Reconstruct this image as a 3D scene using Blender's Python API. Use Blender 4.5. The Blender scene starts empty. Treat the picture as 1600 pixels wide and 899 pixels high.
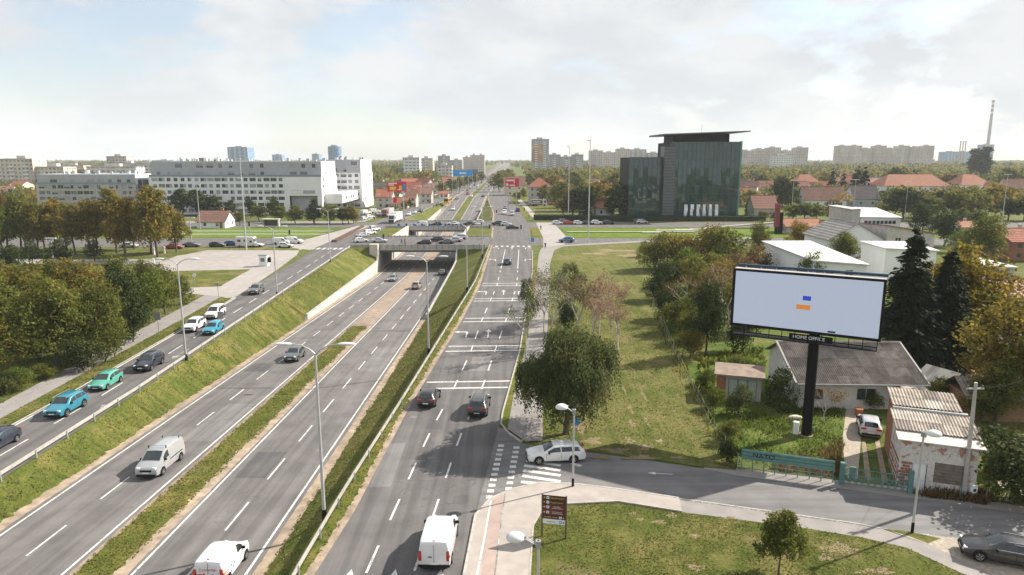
import bpy, math, random
import numpy as np
from mathutils import Vector, Matrix
R = math.radians
scene = bpy.context.scene
COL = scene.collection
# ------------------------------------------------------------------ camera
CAM_H, FOC, HOR = 24.0, 1067.0, 247.0
TH = math.atan((449.5 - HOR) / FOC)
cd = bpy.data.cameras.new('camera'); cam = bpy.data.objects.new('camera', cd); COL.objects.link(cam)
cd.sensor_width = 36.0; cd.lens = 36.0 * FOC / 1600.0
cd.clip_start = 0.5; cd.clip_end = 20000
cam.location = (0, 0, CAM_H); cam.rotation_euler = (math.pi / 2 - TH, 0, 0)
scene.camera = cam
# ------------------------------------------------------------------ sky and sun
SUN_EL, SUN_AZ = R(37), R(64)
world = bpy.data.worlds.new('World'); scene.world = world; world.use_nodes = True
nt = world.node_tree; nt.nodes.clear(); N = nt.nodes.new; LK = nt.links.new
out = N('ShaderNodeOutputWorld'); bg = N('ShaderNodeBackground'); bg.inputs[1].default_value = 0.096
sky = N('ShaderNodeTexSky'); sky.sky_type = 'NISHITA'; sky.sun_disc = False
sky.sun_elevation = SUN_EL; sky.sun_rotation = SUN_AZ; sky.air_density = 1.0; sky.dust_density = 1.0; sky.ozone_density = 1.0
tc = N('ShaderNodeTexCoord'); sep = N('ShaderNodeSeparateXYZ'); LK(tc.outputs['Generated'], sep.inputs[0])
def wmath(op, a, b=None):
    m = N('ShaderNodeMath'); m.operation = op
    for i, v in enumerate((a, b)):
        if v is None: continue
        if isinstance(v, (int, float)): m.inputs[i].default_value = v
        else: LK(v, m.inputs[i])
    return m.outputs[0]
cmb = N('ShaderNodeMapping'); cmb.inputs['Scale'].default_value = (1.0, 1.0, 2.2); LK(tc.outputs['Generated'], cmb.inputs[0])
n1 = N('ShaderNodeTexNoise'); n1.inputs['Scale'].default_value = 4.6; n1.inputs['Detail'].default_value = 10; n1.inputs['Roughness'].default_value = .56
n1.inputs['Distortion'].default_value = .1
LK(cmb.outputs[0], n1.inputs['Vector'])
cov = N('ShaderNodeValToRGB'); cov.color_ramp.elements[0].position = .40; cov.color_ramp.elements[1].position = .50
cov.color_ramp.elements[0].color = (.38, .38, .38, 1)
LK(n1.outputs['Fac'], cov.inputs[0])
mp = N('ShaderNodeMapping'); mp.inputs['Location'].default_value = (.05, .03, .09); LK(cmb.outputs[0], mp.inputs[0])
n2 = N('ShaderNodeTexNoise'); n2.inputs['Scale'].default_value = 5.2; n2.inputs['Detail'].default_value = 9; n2.inputs['Roughness'].default_value = .56
LK(mp.outputs[0], n2.inputs['Vector'])
shd = N('ShaderNodeValToRGB'); shd.color_ramp.elements[0].position = .42; shd.color_ramp.elements[1].position = .55
shd.color_ramp.elements[0].color = (4.1, 4.28, 4.5, 1); shd.color_ramp.elements[1].color = (4.8, 4.9, 5.0, 1)
LK(n2.outputs['Fac'], shd.inputs[0])
mx = N('ShaderNodeMix'); mx.data_type = 'RGBA'
LK(cov.outputs[0], mx.inputs['Factor']); LK(sky.outputs[0], mx.inputs['A']); LK(shd.outputs[0], mx.inputs['B'])
LK(mx.outputs['Result'], bg.inputs[0]); LK(bg.outputs[0], out.inputs[0])
sd = bpy.data.lights.new('sun', 'SUN'); sd.energy = 5.0; sd.angle = R(0.6); sd.color = (1.0, .93, .83)
sun = bpy.data.objects.new('sun', sd); COL.objects.link(sun)
SUNV = Vector((math.sin(SUN_AZ) * math.cos(SUN_EL), math.cos(SUN_AZ) * math.cos(SUN_EL), math.sin(SUN_EL)))
sun.rotation_euler = (-SUNV).to_track_quat('-Z', 'Y').to_euler(); sun.location = SUNV * 300
# ------------------------------------------------------------------ exposure
scene.view_settings.view_transform = 'Standard'; scene.view_settings.look = 'None'
scene.view_settings.gamma = 1.0; scene.view_settings.use_curve_mapping = False
scene.view_settings.exposure = 0.88
scene.cycles.max_bounces = 6; scene.cycles.diffuse_bounces = 2; scene.cycles.glossy_bounces = 3
scene.cycles.transmission_bounces = 3; scene.cycles.volume_bounces = 1; scene.cycles.transparent_max_bounces = 8
scene.cycles.use_denoising = True; scene.cycles.caustics_reflective = False; scene.cycles.caustics_refractive = False
# ------------------------------------------------------------------ picking points on the ground from the photograph
CT, ST = math.cos(TH), math.sin(TH)
def ray(px, py):
    v = (449.5 - py) / FOC
    return (px - 800) / FOC, CT + ST * v, -ST + CT * v
def G(px, py, z=0.0):
    a, b, c = ray(px, py); t = (z - CAM_H) / c; return a * t, b * t
def AY(px, py, Y):
    a, b, c = ray(px, py); t = Y / b; return a * t, CAM_H + c * t
def GP(pts, z=0.0): return [G(x, y, z) for x, y in pts]
def ze(Y):            # expressway level: dips under the two bridges and climbs back
    if Y < 5.4: return 0.0
    if Y < 175: return .2 - .037 * Y
    if Y < 250: return -6.275
    return min(0.0, -6.275 + (Y - 250) * .037)
# ------------------------------------------------------------------ objects
def link(o, parent=None):
    COL.objects.link(o)
    if parent is not None: o.parent = parent
    return o
def tag(o, label=None, cat=None, group=None, kind=None):
    if label: o['label'] = label
    if cat: o['category'] = cat
    if group: o['group'] = group
    if kind: o['kind'] = kind
    return o
def empty(name, loc=(0, 0, 0), rz=0.0, label=None, cat=None, group=None):
    o = bpy.data.objects.new(name, None); link(o); o.location = loc; o.rotation_euler = (0, 0, rz)
    o.empty_display_size = .3
    return tag(o, label, cat, group)
def mobj(name, me, parent=None, loc=None, rot=None):
    o = bpy.data.objects.new(name, me); link(o, parent)
    if loc is not None: o.location = loc
    if rot is not None: o.rotation_euler = rot
    return o
class MB:
    def __init__(s): s.v = []; s.f = []; s.m = []
    def add(s, vs, fs, m=0):
        b = len(s.v); s.v.extend(vs)
        for f in fs: s.f.append([i + b for i in f]); s.m.append(m)
        return s
    def quad(s, a, b, c, d, m=0): return s.add([a, b, c, d], [(0, 1, 2, 3)], m)
    def box(s, x0, x1, y0, y1, z0, z1, m=0):
        return s.add([(x0,y0,z0),(x1,y0,z0),(x1,y1,z0),(x0,y1,z0),(x0,y0,z1),(x1,y0,z1),(x1,y1,z1),(x0,y1,z1)],
                     [(0,3,2,1),(4,5,6,7),(0,1,5,4),(1,2,6,5),(2,3,7,6),(3,0,4,7)], m)
    def bevbox(s, x0, x1, y0, y1, z0, z1, b, m=0):
        # box with chamfered vertical and top edges
        def ring(z, i): return [(x0+b+i,y0+i,z),(x1-b-i,y0+i,z),(x1-i,y0+b+i,z),(x1-i,y1-b-i,z),(x1-b-i,y1-i,z),(x0+b+i,y1-i,z),(x0+i,y1-b-i,z),(x0+i,y0+b+i,z)]
        return s.loft([ring(z0, 0), ring(z1 - b, 0), ring(z1, b * .7)], True, True, m)
    def obox(s, a, b, w, z0, z1, m=0):   # upright slab along the ground line a-b
        ax, ay = a[0], a[1]; bx, by = b[0], b[1]
        dx, dy = bx - ax, by - ay; l = math.hypot(dx, dy) or 1; nx, ny = -dy / l * w / 2, dx / l * w / 2
        za, zb = (z0, z0) if not isinstance(z0, tuple) else z0
        ta, tb = (z1, z1) if not isinstance(z1, tuple) else z1
        return s.add([(ax-nx,ay-ny,za),(bx-nx,by-ny,zb),(bx+nx,by+ny,zb),(ax+nx,ay+ny,za),(ax-nx,ay-ny,ta),(bx-nx,by-ny,tb),(bx+nx,by+ny,tb),(ax+nx,ay+ny,ta)],
                     [(0,3,2,1),(4,5,6,7),(0,1,5,4),(1,2,6,5),(2,3,7,6),(3,0,4,7)], m)
    def prism(s, poly, z0, z1, m=0, mside=None):
        n = len(poly)
        ar = sum(poly[i][0]*poly[(i+1)%n][1]-poly[(i+1)%n][0]*poly[i][1] for i in range(n))
        if ar < 0: poly = poly[::-1]
        b = len(s.v)
        s.v.extend([(p[0], p[1], z0) for p in poly] + [(p[0], p[1], z1) for p in poly])
        s.f.append([b + n + i for i in range(n)]); s.m.append(m)
        s.f.append([b + i for i in reversed(range(n))]); s.m.append(m)
        for i in range(n):
            j = (i + 1) % n
            s.f.append([b+i, b+j, b+n+j, b+n+i]); s.m.append(m if mside is None else mside)
        return s
    def loft(s, rings, cap0=True, cap1=True, m=0):
        n = len(rings[0]); b = len(s.v)
        for r in rings: s.v.extend(r)
        for k in range(len(rings) - 1):
            for i in range(n):
                j = (i + 1) % n
                s.f.append([b+k*n+i, b+k*n+j, b+(k+1)*n+j, b+(k+1)*n+i]); s.m.append(m)
        if cap0: s.f.append([b + i for i in reversed(range(n))]); s.m.append(m)
        if cap1: s.f.append([b + (len(rings)-1)*n + i for i in range(n)]); s.m.append(m)
        return s
    def tube(s, pts, rad, n=6, m=0, caps=True):
        pts = [Vector(p) for p in pts]
        if not isinstance(rad, (list, tuple)): rad = [rad] * len(pts)
        rings = []
        for i, p in enumerate(pts):
            d = (pts[min(i+1, len(pts)-1)] - pts[max(i-1, 0)]).normalized()
            a = Vector((0,0,1)) if abs(d.z) < .9 else Vector((1,0,0))
            u = d.cross(a).normalized(); w = d.cross(u).normalized()
            rings.append([tuple(p + (u*math.cos(t) - w*math.sin(t)) * rad[i]) for t in [2*math.pi*k/n for k in range(n)]])
        return s.loft(rings, caps, caps, m)
    def cyl(s, c, r, z0, z1, n=12, m=0, r1=None):
        r1 = r if r1 is None else r1
        return s.loft([[(c[0]+q*math.cos(2*math.pi*k/n), c[1]+q*math.sin(2*math.pi*k/n), z) for k in range(n)] for q, z in ((r, z0), (r1, z1))], True, True, m)
    def ball(s, c, rx, ry, rz, n=10, k=6, m=0):
        rings = []
        for i in range(1, k):
            t = math.pi * i / k - math.pi / 2
            rings.append([(c[0]+rx*math.cos(t)*math.cos(2*math.pi*j/n), c[1]+ry*math.cos(t)*math.sin(2*math.pi*j/n), c[2]+rz*math.sin(t)) for j in range(n)])
        return s.loft(rings, True, True, m)
    def mesh(s, name, mats, smooth=None):
        me = bpy.data.meshes.new(name); me.from_pydata(s.v, [], s.f)
        for m in (mats if isinstance(mats, (list, tuple)) else [mats]): me.materials.append(m)
        me.polygons.foreach_set('material_index', s.m)
        if smooth:
            me.polygons.foreach_set('use_smooth', [True] * len(s.f)); me.set_sharp_from_angle(angle=R(smooth))
        me.update(); return me
    def build(s, name, mats, parent=None, smooth=None, loc=None, rot=None):
        return mobj(name, s.mesh(name, mats, smooth), parent, loc, rot)
def copy_tree(o, parent=None):
    c = o.copy(); COL.objects.link(c); c.parent = parent
    for ch in o.children: copy_tree(ch, c)
    return c
def mesh_np(name, v, f, mats, attr=None, matidx=None, smooth=False):
    me = bpy.data.meshes.new(name); k = f.shape[1]
    me.vertices.add(len(v)); me.vertices.foreach_set('co', np.asarray(v, np.float32).ravel())
    me.loops.add(f.size); me.loops.foreach_set('vertex_index', np.asarray(f, np.int32).ravel())
    me.polygons.add(len(f)); me.polygons.foreach_set('loop_start', np.arange(0, f.size, k, dtype=np.int32))
    for m in (mats if isinstance(mats, (list, tuple)) else [mats]): me.materials.append(m)
    if matidx is not None: me.polygons.foreach_set('material_index', np.asarray(matidx, np.int32))
    if attr is not None:
        a = me.attributes.new('leafvar', 'FLOAT', 'FACE'); a.data.foreach_set('value', np.asarray(attr, np.float32))
    me.update(calc_edges=True); return me
_txt = {}
def text_mesh(s, size, mat, extrude=.004):
    k = (s, size, mat.name)
    if k in _txt: return _txt[k]
    cu = bpy.data.curves.new('lettering', 'FONT'); cu.body = s; cu.size = size; cu.extrude = extrude; cu.align_x = 'CENTER'; cu.align_y = 'CENTER'
    o = bpy.data.objects.new('lettering', cu); COL.objects.link(o)
    bpy.context.view_layer.update()
    me = bpy.data.meshes.new_from_object(o.evaluated_get(bpy.context.evaluated_depsgraph_get()))
    me.materials.clear(); me.materials.append(mat); me.name = 'lettering'
    bpy.data.objects.remove(o); _txt[k] = me; return me
# ------------------------------------------------------------------ materials
def newmat(name):
    m = bpy.data.materials.new(name); m.use_nodes = True
    return m, m.node_tree, m.node_tree.nodes['Principled BSDF']
def noise(t, vec, scale, detail=4, rough=.55):
    n = t.nodes.new('ShaderNodeTexNoise'); n.inputs['Scale'].default_value = scale; n.inputs['Detail'].default_value = detail
    n.inputs['Roughness'].default_value = rough; t.links.new(vec, n.inputs['Vector']); return n.outputs['Fac']
def ramp(t, fac, p0, p1, c0=(0,0,0,1), c1=(1,1,1,1)):
    r = t.nodes.new('ShaderNodeValToRGB'); e = r.color_ramp.elements
    e[0].position = p0; e[1].position = p1; e[0].color = c0; e[1].color = c1; t.links.new(fac, r.inputs[0]); return r.outputs[0]
def mixc(t, fac, a, b, mode='MIX'):
    m = t.nodes.new('ShaderNodeMix'); m.data_type = 'RGBA'; m.blend_type = mode
    for v, i in ((fac, 'Factor'), (a, 'A'), (b, 'B')):
        if isinstance(v, (int, float)): m.inputs[i].default_value = v
        elif isinstance(v, tuple): m.inputs[i].default_value = (*v[:3], 1)
        else: t.links.new(v, m.inputs[i])
    return m.outputs['Result']
def wpos(t, sc=(1, 1, 1)):
    g = t.nodes.new('ShaderNodeNewGeometry'); mp = t.nodes.new('ShaderNodeMapping'); mp.inputs['Scale'].default_value = sc
    t.links.new(g.outputs['Position'], mp.inputs[0]); return mp.outputs[0]
def bump(t, b, fac, st, dist=.05):
    n = t.nodes.new('ShaderNodeBump'); n.inputs['Strength'].default_value = st; n.inputs['Distance'].default_value = dist
    t.links.new(fac, n.inputs['Height']); t.links.new(n.outputs[0], b.inputs['Normal'])
def sc3(c, k): return tuple(min(1, x * k) for x in c)
ORD = ['first', 'second', 'third', 'fourth', 'fifth', 'sixth', 'seventh', 'eighth', 'ninth', 'tenth', 'eleventh', 'twelfth', 'thirteenth', 'fourteenth', 'fifteenth', 'sixteenth', 'seventeenth', 'eighteenth', 'nineteenth', 'twentieth']
def number_labels(objs, key, fmt):
    # label like things by their order from left to right in the view
    d = {}
    for o in objs: d.setdefault(o['label'], []).append(o)
    for lb, l in d.items():
        if len(l) > 1:
            for i, o in enumerate(sorted(l, key=key)): o['label'] = fmt(ORD[i], lb)
_mats = {}
def plain(name, c, rough=.7, var=.12, scale=3.0, metal=0.0, spec=.4, bmp=0.0, coat=0.0):
    if name in _mats: return _mats[name]
    m, t, b = newmat(name); p = wpos(t)
    b.inputs['Roughness'].default_value = rough; b.inputs['Metallic'].default_value = metal; b.inputs['Specular IOR Level'].default_value = spec
    if coat: b.inputs['Coat Weight'].default_value = coat; b.inputs['Coat Roughness'].default_value = .05
    if var:
        f = noise(t, p, scale, 5); f2 = noise(t, p, scale * .13, 3)
        a = mixc(t, ramp(t, f, .3, .7), sc3(c, 1 - var), sc3(c, 1 + var))
        t.links.new(mixc(t, ramp(t, f2, .35, .65), a, mixc(t, 1.0, a, (1 - var * .8,) * 3, 'MULTIPLY')), b.inputs['Base Color'])
        if bmp: bump(t, b, f, bmp)
    else: b.inputs['Base Color'].default_value = (*c, 1)
    _mats[name] = m; return m
def asphalt(name, c, dark=.8, streak=(1.6, .035, 1), crack=True):
    m, t, b = newmat(name); p = wpos(t)
    fine = noise(t, p, 14, 6, .7); mid = noise(t, p, .35, 5); st = noise(t, wpos(t, streak), .9, 4)
    col = mixc(t, ramp(t, mid, .3, .7), sc3(c, dark), sc3(c, 1.12))
    col = mixc(t, ramp(t, st, .38, .62), col, mixc(t, 1.0, col, (.73, .73, .75), 'MULTIPLY'))
    col = mixc(t, ramp(t, fine, .25, .75), mixc(t, 1.0, col, (.8, .8, .8), 'MULTIPLY'), col)
    if crack:
        v = t.nodes.new('ShaderNodeTexVoronoi'); v.feature = 'DISTANCE_TO_EDGE'; v.inputs['Scale'].default_value = .15
        d = t.nodes.new('ShaderNodeMix'); d.data_type = 'VECTOR'; d.inputs['Factor'].default_value = .12
        nn = t.nodes.new('ShaderNodeTexNoise'); nn.inputs['Scale'].default_value = .5; t.links.new(p, nn.inputs['Vector'])
        ad = t.nodes.new('ShaderNodeVectorMath'); ad.operation = 'MULTIPLY_ADD'; ad.inputs[1].default_value = (5, 5, 5)
        t.links.new(nn.outputs['Color'], ad.inputs[0]); t.links.new(p, ad.inputs[2]); t.links.new(ad.outputs[0], v.inputs['Vector'])
        gate = ramp(t, noise(t, p, .04, 2), .42, .5)
        cr = ramp(t, v.outputs['Distance'], .002, .006, (1, 1, 1, 1), (0, 0, 0, 1))
        k = t.nodes.new('ShaderNodeMath'); k.operation = 'MULTIPLY'; t.links.new(cr, k.inputs[0]); t.links.new(gate, k.inputs[1])
        col = mixc(t, k.outputs[0], col, sc3(c, .55))
    t.links.new(col, b.inputs['Base Color']); b.inputs['Roughness'].default_value = .88; b.inputs['Specular IOR Level'].default_value = .25
    bump(t, b, fine, .25, .02); return m
def grass(name, c1, c2, dry, dirt, dirt_amt=.64, big=.05, stripes=0.0):
    m, t, b = newmat(name); p = wpos(t)
    f0 = noise(t, p, big, 4); f1 = noise(t, p, .45, 6, .65); f2 = noise(t, p, 3.2, 8, .8); f3 = noise(t, p, .16, 5, .6)
    col = mixc(t, ramp(t, f1, .35, .66), c1, c2)
    col = mixc(t, ramp(t, f0, .42, .62), col, mixc(t, ramp(t, f1, .4, .6), col, dry))
    col = mixc(t, ramp(t, f3, dirt_amt, dirt_amt + .07), col, mixc(t, ramp(t, f2, .42, .58), dirt, col))
    if stripes:
        w = noise(t, wpos(t, (1.3, .02, 1)), 1.0, 3)
        col = mixc(t, ramp(t, w, .40, .60), col, mixc(t, stripes, col, dry))
    col = mixc(t, ramp(t, f2, .28, .72), mixc(t, 1.0, col, (.42, .45, .40), 'MULTIPLY'), mixc(t, 1.0, col, (1.28, 1.28, 1.15), 'MULTIPLY'))
    t.links.new(col, b.inputs['Base Color']); b.inputs['Roughness'].default_value = .95; b.inputs['Specular IOR Level'].default_value = .1
    bump(t, b, f2, .9, .12); return m
def worn_paint(name, c=(.60, .585, .55), under=(.13, .128, .125), amt=.62):
    m, t, b = newmat(name); p = wpos(t)
    f = noise(t, p, 7, 6, .75); g = noise(t, p, .6, 3)
    k = t.nodes.new('ShaderNodeMath'); k.operation = 'MULTIPLY_ADD'; k.inputs[1].default_value = .35; t.links.new(g, k.inputs[0]); t.links.new(f, k.inputs[2])
    t.links.new(mixc(t, ramp(t, k.outputs[0], amt + .08, amt + .2), c, under), b.inputs['Base Color']); b.inputs['Roughness'].default_value = .8; return m
def leafmat(name, dark, light, autumn, amt=.3, trans=.5):
    m, t, b = newmat(name)
    a = t.nodes.new('ShaderNodeAttribute'); a.attribute_name = 'leafvar'
    oi = t.nodes.new('ShaderNodeObjectInfo'); p = wpos(t)
    n = noise(t, p, .35, 3)
    col = mixc(t, ramp(t, a.outputs['Fac'], .1, .9), dark, light)
    k = t.nodes.new('ShaderNodeMath'); k.operation = 'MULTIPLY_ADD'; k.inputs[1].default_value = .28; t.links.new(oi.outputs['Random'], k.inputs[0]); t.links.new(n, k.inputs[2])
    col = mixc(t, ramp(t, k.outputs[0], .72 - amt * .5, .98 - amt * .5), col, mixc(t, ramp(t, a.outputs['Fac'], .2, .8), col, autumn))
    t.links.new(col, b.inputs['Base Color']); b.inputs['Roughness'].default_value = .7; b.inputs['Specular IOR Level'].default_value = .06
    tr = t.nodes.new('ShaderNodeBsdfTranslucent'); t.links.new(col, tr.inputs[0])
    ms = t.nodes.new('ShaderNodeMixShader'); ms.inputs[0].default_value = trans
    t.links.new(b.outputs[0], ms.inputs[1]); t.links.new(tr.outputs[0], ms.inputs[2])
    t.links.new(ms.outputs[0], t.nodes['Material Output'].inputs['Surface']); return m
def glass(name, c, rough=.06, spec=.6):
    if name in _mats: return _mats[name]
    m, t, b = newmat(name); b.inputs['Base Color'].default_value = (*c, 1); b.inputs['Roughness'].default_value = rough
    b.inputs['Specular IOR Level'].default_value = spec; _mats[name] = m; return m
def emit(name, c, s):
    m, t, b = newmat(name); b.inputs['Base Color'].default_value = (0.02, .02, .02, 1)
    b.inputs['Emission Color'].default_value = (*c, 1); b.inputs['Emission Strength'].default_value = s; return m
_paint = {}
def paint(c):
    k = tuple(round(x, 3) for x in c)
    if k in _paint: return _paint[k]
    m, t, b = newmat('car_paint'); p = wpos(t)
    d = noise(t, p, 2.5, 4)
    t.links.new(mixc(t, ramp(t, d, .3, .8), c, mixc(t, .10, c, (.25, .22, .18))), b.inputs['Base Color'])
    b.inputs['Roughness'].default_value = .35; b.inputs['Coat Weight'].default_value = .8; b.inputs['Coat Roughness'].default_value = .06
    b.inputs['Metallic'].default_value = 0.0 if min(c) > .6 else .25
    _paint[k] = m; return m
M = dict(
    asphalt=asphalt('asphalt', (.188, .176, .169)), asphalt2=asphalt('asphalt_service', (.166, .156, .151)),
    asphalt_side=asphalt('asphalt_side', (.22, .21, .205), streak=(.05, 1.2, 1)),
    ground=grass('rough_grass', (.085, .115, .028), (.13, .15, .045), (.20, .17, .075), (.23, .175, .11), .66, .02),
    lawn=grass('lawn_grass', (.078, .100, .020), (.125, .135, .034), (.21, .175, .07), (.27, .20, .13), .545, .11),
    field=grass('field_grass', (.082, .105, .022), (.125, .138, .038), (.21, .18, .075), (.26, .19, .12), .565, .07, .40),
    bank=grass('bank_grass', (.082, .104, .022), (.128, .138, .034), (.20, .172, .06), (.25, .19, .11), .63, .13),
    bank_dry=grass('bank_grass_dry', (.092, .115, .02), (.14, .148, .034), (.22, .18, .06), (.26, .20, .12), .64, .07),
    tram=grass('tram_grass', (.095, .16, .018), (.13, .19, .028), (.17, .20, .03), (.2, .2, .08), .8, .04),
    garden=grass('garden_weeds', (.065, .11, .02), (.13, .17, .035), (.20, .18, .07), (.24, .17, .10), .62, .16),
    dirt=plain('sandy_dirt', (.34, .27, .20), .95, .3, 1.2, spec=.1, bmp=.5), gravel=plain('gravel', (.40, .345, .28), .95, .22, 4, spec=.1, bmp=.6),
    leaflitter=plain('leaf_litter', (.42, .24, .11), .95, .35, 1.5, spec=.1, bmp=.6),
    pale=plain('pale_asphalt', (.34, .31, .29), .9, .12, .6, spec=.2, bmp=.2), path=plain('footpath_asphalt', (.27, .25, .235), .9, .12, .8, spec=.2, bmp=.2),
    pave=plain('pavement_concrete', (.37, .33, .295), .9, .12, .9, spec=.2, bmp=.2), red=plain('red_cycle_surface', (.37, .285, .25), .9, .12, 1.2, spec=.2, bmp=.2),
    kerb=plain('kerb_stone', (.42, .39, .35), .85, .15, 2, spec=.2), conc=plain('concrete', (.42, .40, .37), .85, .16, .7, spec=.2, bmp=.2),
    conc_w=plain('pale_concrete', (.58, .53, .46), .85, .18, .9, spec=.2, bmp=.2), conc_d=plain('dark_concrete', (.20, .19, .18), .9, .2, .8, spec=.2, bmp=.2),
    white=worn_paint('road_paint'), white_old=worn_paint('old_road_paint', (.52, .51, .48), (.15, .146, .14), .48),
    galv=plain('galvanised_steel', (.46, .47, .47), .45, .1, 2, .6), rail=plain('guardrail_steel', (.52, .50, .46), .5, .14, 2, .35),
    pole=plain('lamp_post_grey', (.50, .50, .50), .5, .06, 2, .4), lampw=plain('lamp_head', (.66, .66, .66), .4, .05, 2), black=plain('black_steel', (.010, .010, .011), .6, .1, 3, spec=.12),
    blacktrim=plain('black_plastic', (.014, .014, .015), .7, 0, spec=.15), tyre=plain('tyre_rubber', (.016, .016, .016), .95, 0, spec=.1), rim=plain('wheel_rim', (.42, .42, .43), .35, 0, metal=.8),
    chrome=plain('bright_trim', (.7, .7, .7), .2, 0, metal=.9),
    cglass=glass('car_glass', (.02, .028, .03), .04, .8), hlight=glass('headlight_glass', (.62, .64, .66), .1, .8), tlight=glass('taillight_red', (.36, .012, .015), .15),
    orange=glass('indicator_amber', (.6, .2, .02), .2), plate=plain('number_plate', (.75, .75, .74), .5, 0), wglass=glass('window_glass', (.035, .045, .055), .05, .8),
    wglass2=glass('window_glass_pale', (.16, .18, .20), .1, .7), wframe=plain('window_frame_white', (.68, .68, .67), .5, 0), shutter=plain('roller_shutter', (.36, .36, .365), .6, .06, 3),
    bark=plain('bark', (.12, .10, .08), .95, .3, 5, spec=.1, bmp=.6), birchbark=plain('pale_bark', (.50, .47, .43), .9, .25, 4, spec=.1, bmp=.4),
    wall_w=plain('white_render', (.81, .81, .805), .85, .05, .4, spec=.2), wall_g=plain('grey_render', (.42, .435, .455), .85, .08, .5, spec=.2),
    wall_c=plain('cream_render', (.62, .55, .43), .85, .08, .5, spec=.2), wall_gr=plain('old_grey_render', (.48, .455, .425), .9, .16, .8, spec=.2),
    tile_r=plain('red_roof_tile', (.34, .135, .09), .85, .22, 1.4, spec=.2), tile_b=plain('brown_roof_tile', (.27, .155, .12), .85, .25, 1.4, spec=.2), tile_d=plain('dark_roof_tile', (.12, .10, .10), .8, .2, 1.5, spec=.2),
    metal_w=plain('white_sheet_roof', (.56, .55, .53), .55, .08, .4), eternit=plain('fibre_cement_sheet', (.27, .235, .205), .95, .3, 1.6, spec=.15), eternit2=plain('weathered_sheet', (.40, .35, .295), .95, .3, 1.4, spec=.15),
    brick=plain('old_brick', (.33, .15, .10), .9, .25, 4, spec=.15), wood=plain('brown_boards', (.27, .17, .10), .85, .2, 3, spec=.2), green_m=plain('green_painted_metal', (.10, .22, .20), .55, .18, 2),
    signbrown=plain('sign_brown', (.05, .025, .02), .5, 0), signmaroon=plain('sign_maroon', (.13, .025, .025), .5, 0), signwhite=plain('sign_white', (.75, .77, .8), .5, 0), signyellow=plain('sign_yellow', (.75, .52, .03), .5, 0),
    signblue=plain('sign_blue', (.03, .22, .60), .45, 0), signred=plain('sign_red', (.60, .02, .03), .45, 0), grey_back=plain('sign_back', (.30, .30, .31), .5, 0), silver=plain('silver_plate', (.45, .46, .48), .4, .05, metal=.4),
)
# ------------------------------------------------------------------ lines of the road corridor (x as a function of y)
def LN(*p):
    ys = [q[0] for q in p]; xs = [q[1] for q in p]
    return lambda Y: float(np.interp(Y, ys, xs))
X_pathL = LN((-40,-49.5),(64,-50.8),(99.5,-53.2),(122,-54.9)); X_pathR = LN((-40,-46.6),(60,-47.9),(99.5,-49.9),(118,-51.2))
X_srvL = LN((-40,-45),(57,-45.6),(68,-45.8),(104,-47.6),(117,-48.5),(187,-53),(262,-52.5),(310,-51),(415,-46),(460,-45))
X_srvR = LN((-40,-38.6),(48,-38.9),(67.5,-39.1),(106,-40.7),(175,-43.7),(187,-44),(245,-44),(310,-41),(415,-37.2),(460,-36.6))
X_raR = LN((-40,-13.5),(36,-12.6),(46,-12.2),(62.7,-11.1),(131,-7.2),(191,-6.1),(240,-7.5),(300,-8.5),(390,-13.5),(430,-15.2))
X_rL = LN((-40,-12.4),(36,-11.6),(43.5,-10.9),(64.7,-10),(99,-7.6),(129,-6.1),(192,-5.4),(240,-6.5),(300,-7.7),(390,-13),(430,-15))
X_rR = LN((-40,-3.4),(36,-2.8),(43,-2.5),(59.7,-1.1),(69.8,-.2),(83.4,1),(145,4.4),(178,5.4),(240,6),(267,5.5),(390,0),(500,-4.5))
LL, LC, LR_, RL, RC, RR = -35.0, -31.4, -27.7, -23.4, -19.9, -16.4
WL, WR = LL - 1.3, RR + 1.2           # toes of the banks / faces of the retaining walls
YS = sorted(set([-60,-40,-20,0,10] + [20 + .5*i for i in range(224)] + [132 + 3*i for i in range(45)] + [266 + 8*i for i in range(22)] + [175,187,207,238,250,262,420,440,500,600,800,1100,1600,2500,4000,6500]))
_rj = random.Random(5); _jt = {}
def jit(Y, k, amp):
    a = _jt.setdefault(k, [_rj.random() * 6.28 for _ in range(4)])
    return amp * (math.sin(Y*.9+a[0])*.2 + math.sin(Y*2.3+a[1])*.3 + math.sin(Y*.27+a[2])*.25 + math.sin(Y*3.9+a[3])*.4 + math.sin(Y*43.7+a[1])*.45)
def wall_h(Y):         # height of the retaining walls above the carriageway
    if Y < 118: return 0
    if Y < 186: return .8 + (Y - 118) * 2.3 / 68
    if Y < 264: return -ze(Y)
    if Y < 372: return min(-ze(Y), 3.0 - (Y - 264) * 2.6 / 108)
    return 0
def strip(name, fa, fb, mat, y0=-60, y1=6500, kind='structure', parent=None, dz=0.0):
    ys = [y for y in YS if y0 <= y <= y1]
    v = []; f = []
    for Y in ys:
        a = fa(Y); b = fb(Y); v += [(a[0], Y, a[1] + dz), (b[0], Y, b[1] + dz)]
    for i in range(len(ys) - 1): f.append((2*i, 2*i+1, 2*i+3, 2*i+2))
    me = bpy.data.meshes.new(name); me.from_pydata(v, [], f); me.materials.append(mat)
    o = mobj(name, me, parent)
    if parent is None: o['kind'] = kind
    return o
def sheet(name, pts, z, mat, parent=None, kind='structure'):
    n = len(pts); ar = sum(pts[i][0]*pts[(i+1)%n][1]-pts[(i+1)%n][0]*pts[i][1] for i in range(n))
    if ar < 0: pts = pts[::-1]
    me = bpy.data.meshes.new(name); me.from_pydata([(p[0], p[1], z) for p in pts], [], [tuple(range(n))]); me.materials.append(mat)
    o = mobj(name, me, parent)
    if parent is None and kind: o['kind'] = kind
    return o
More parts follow.
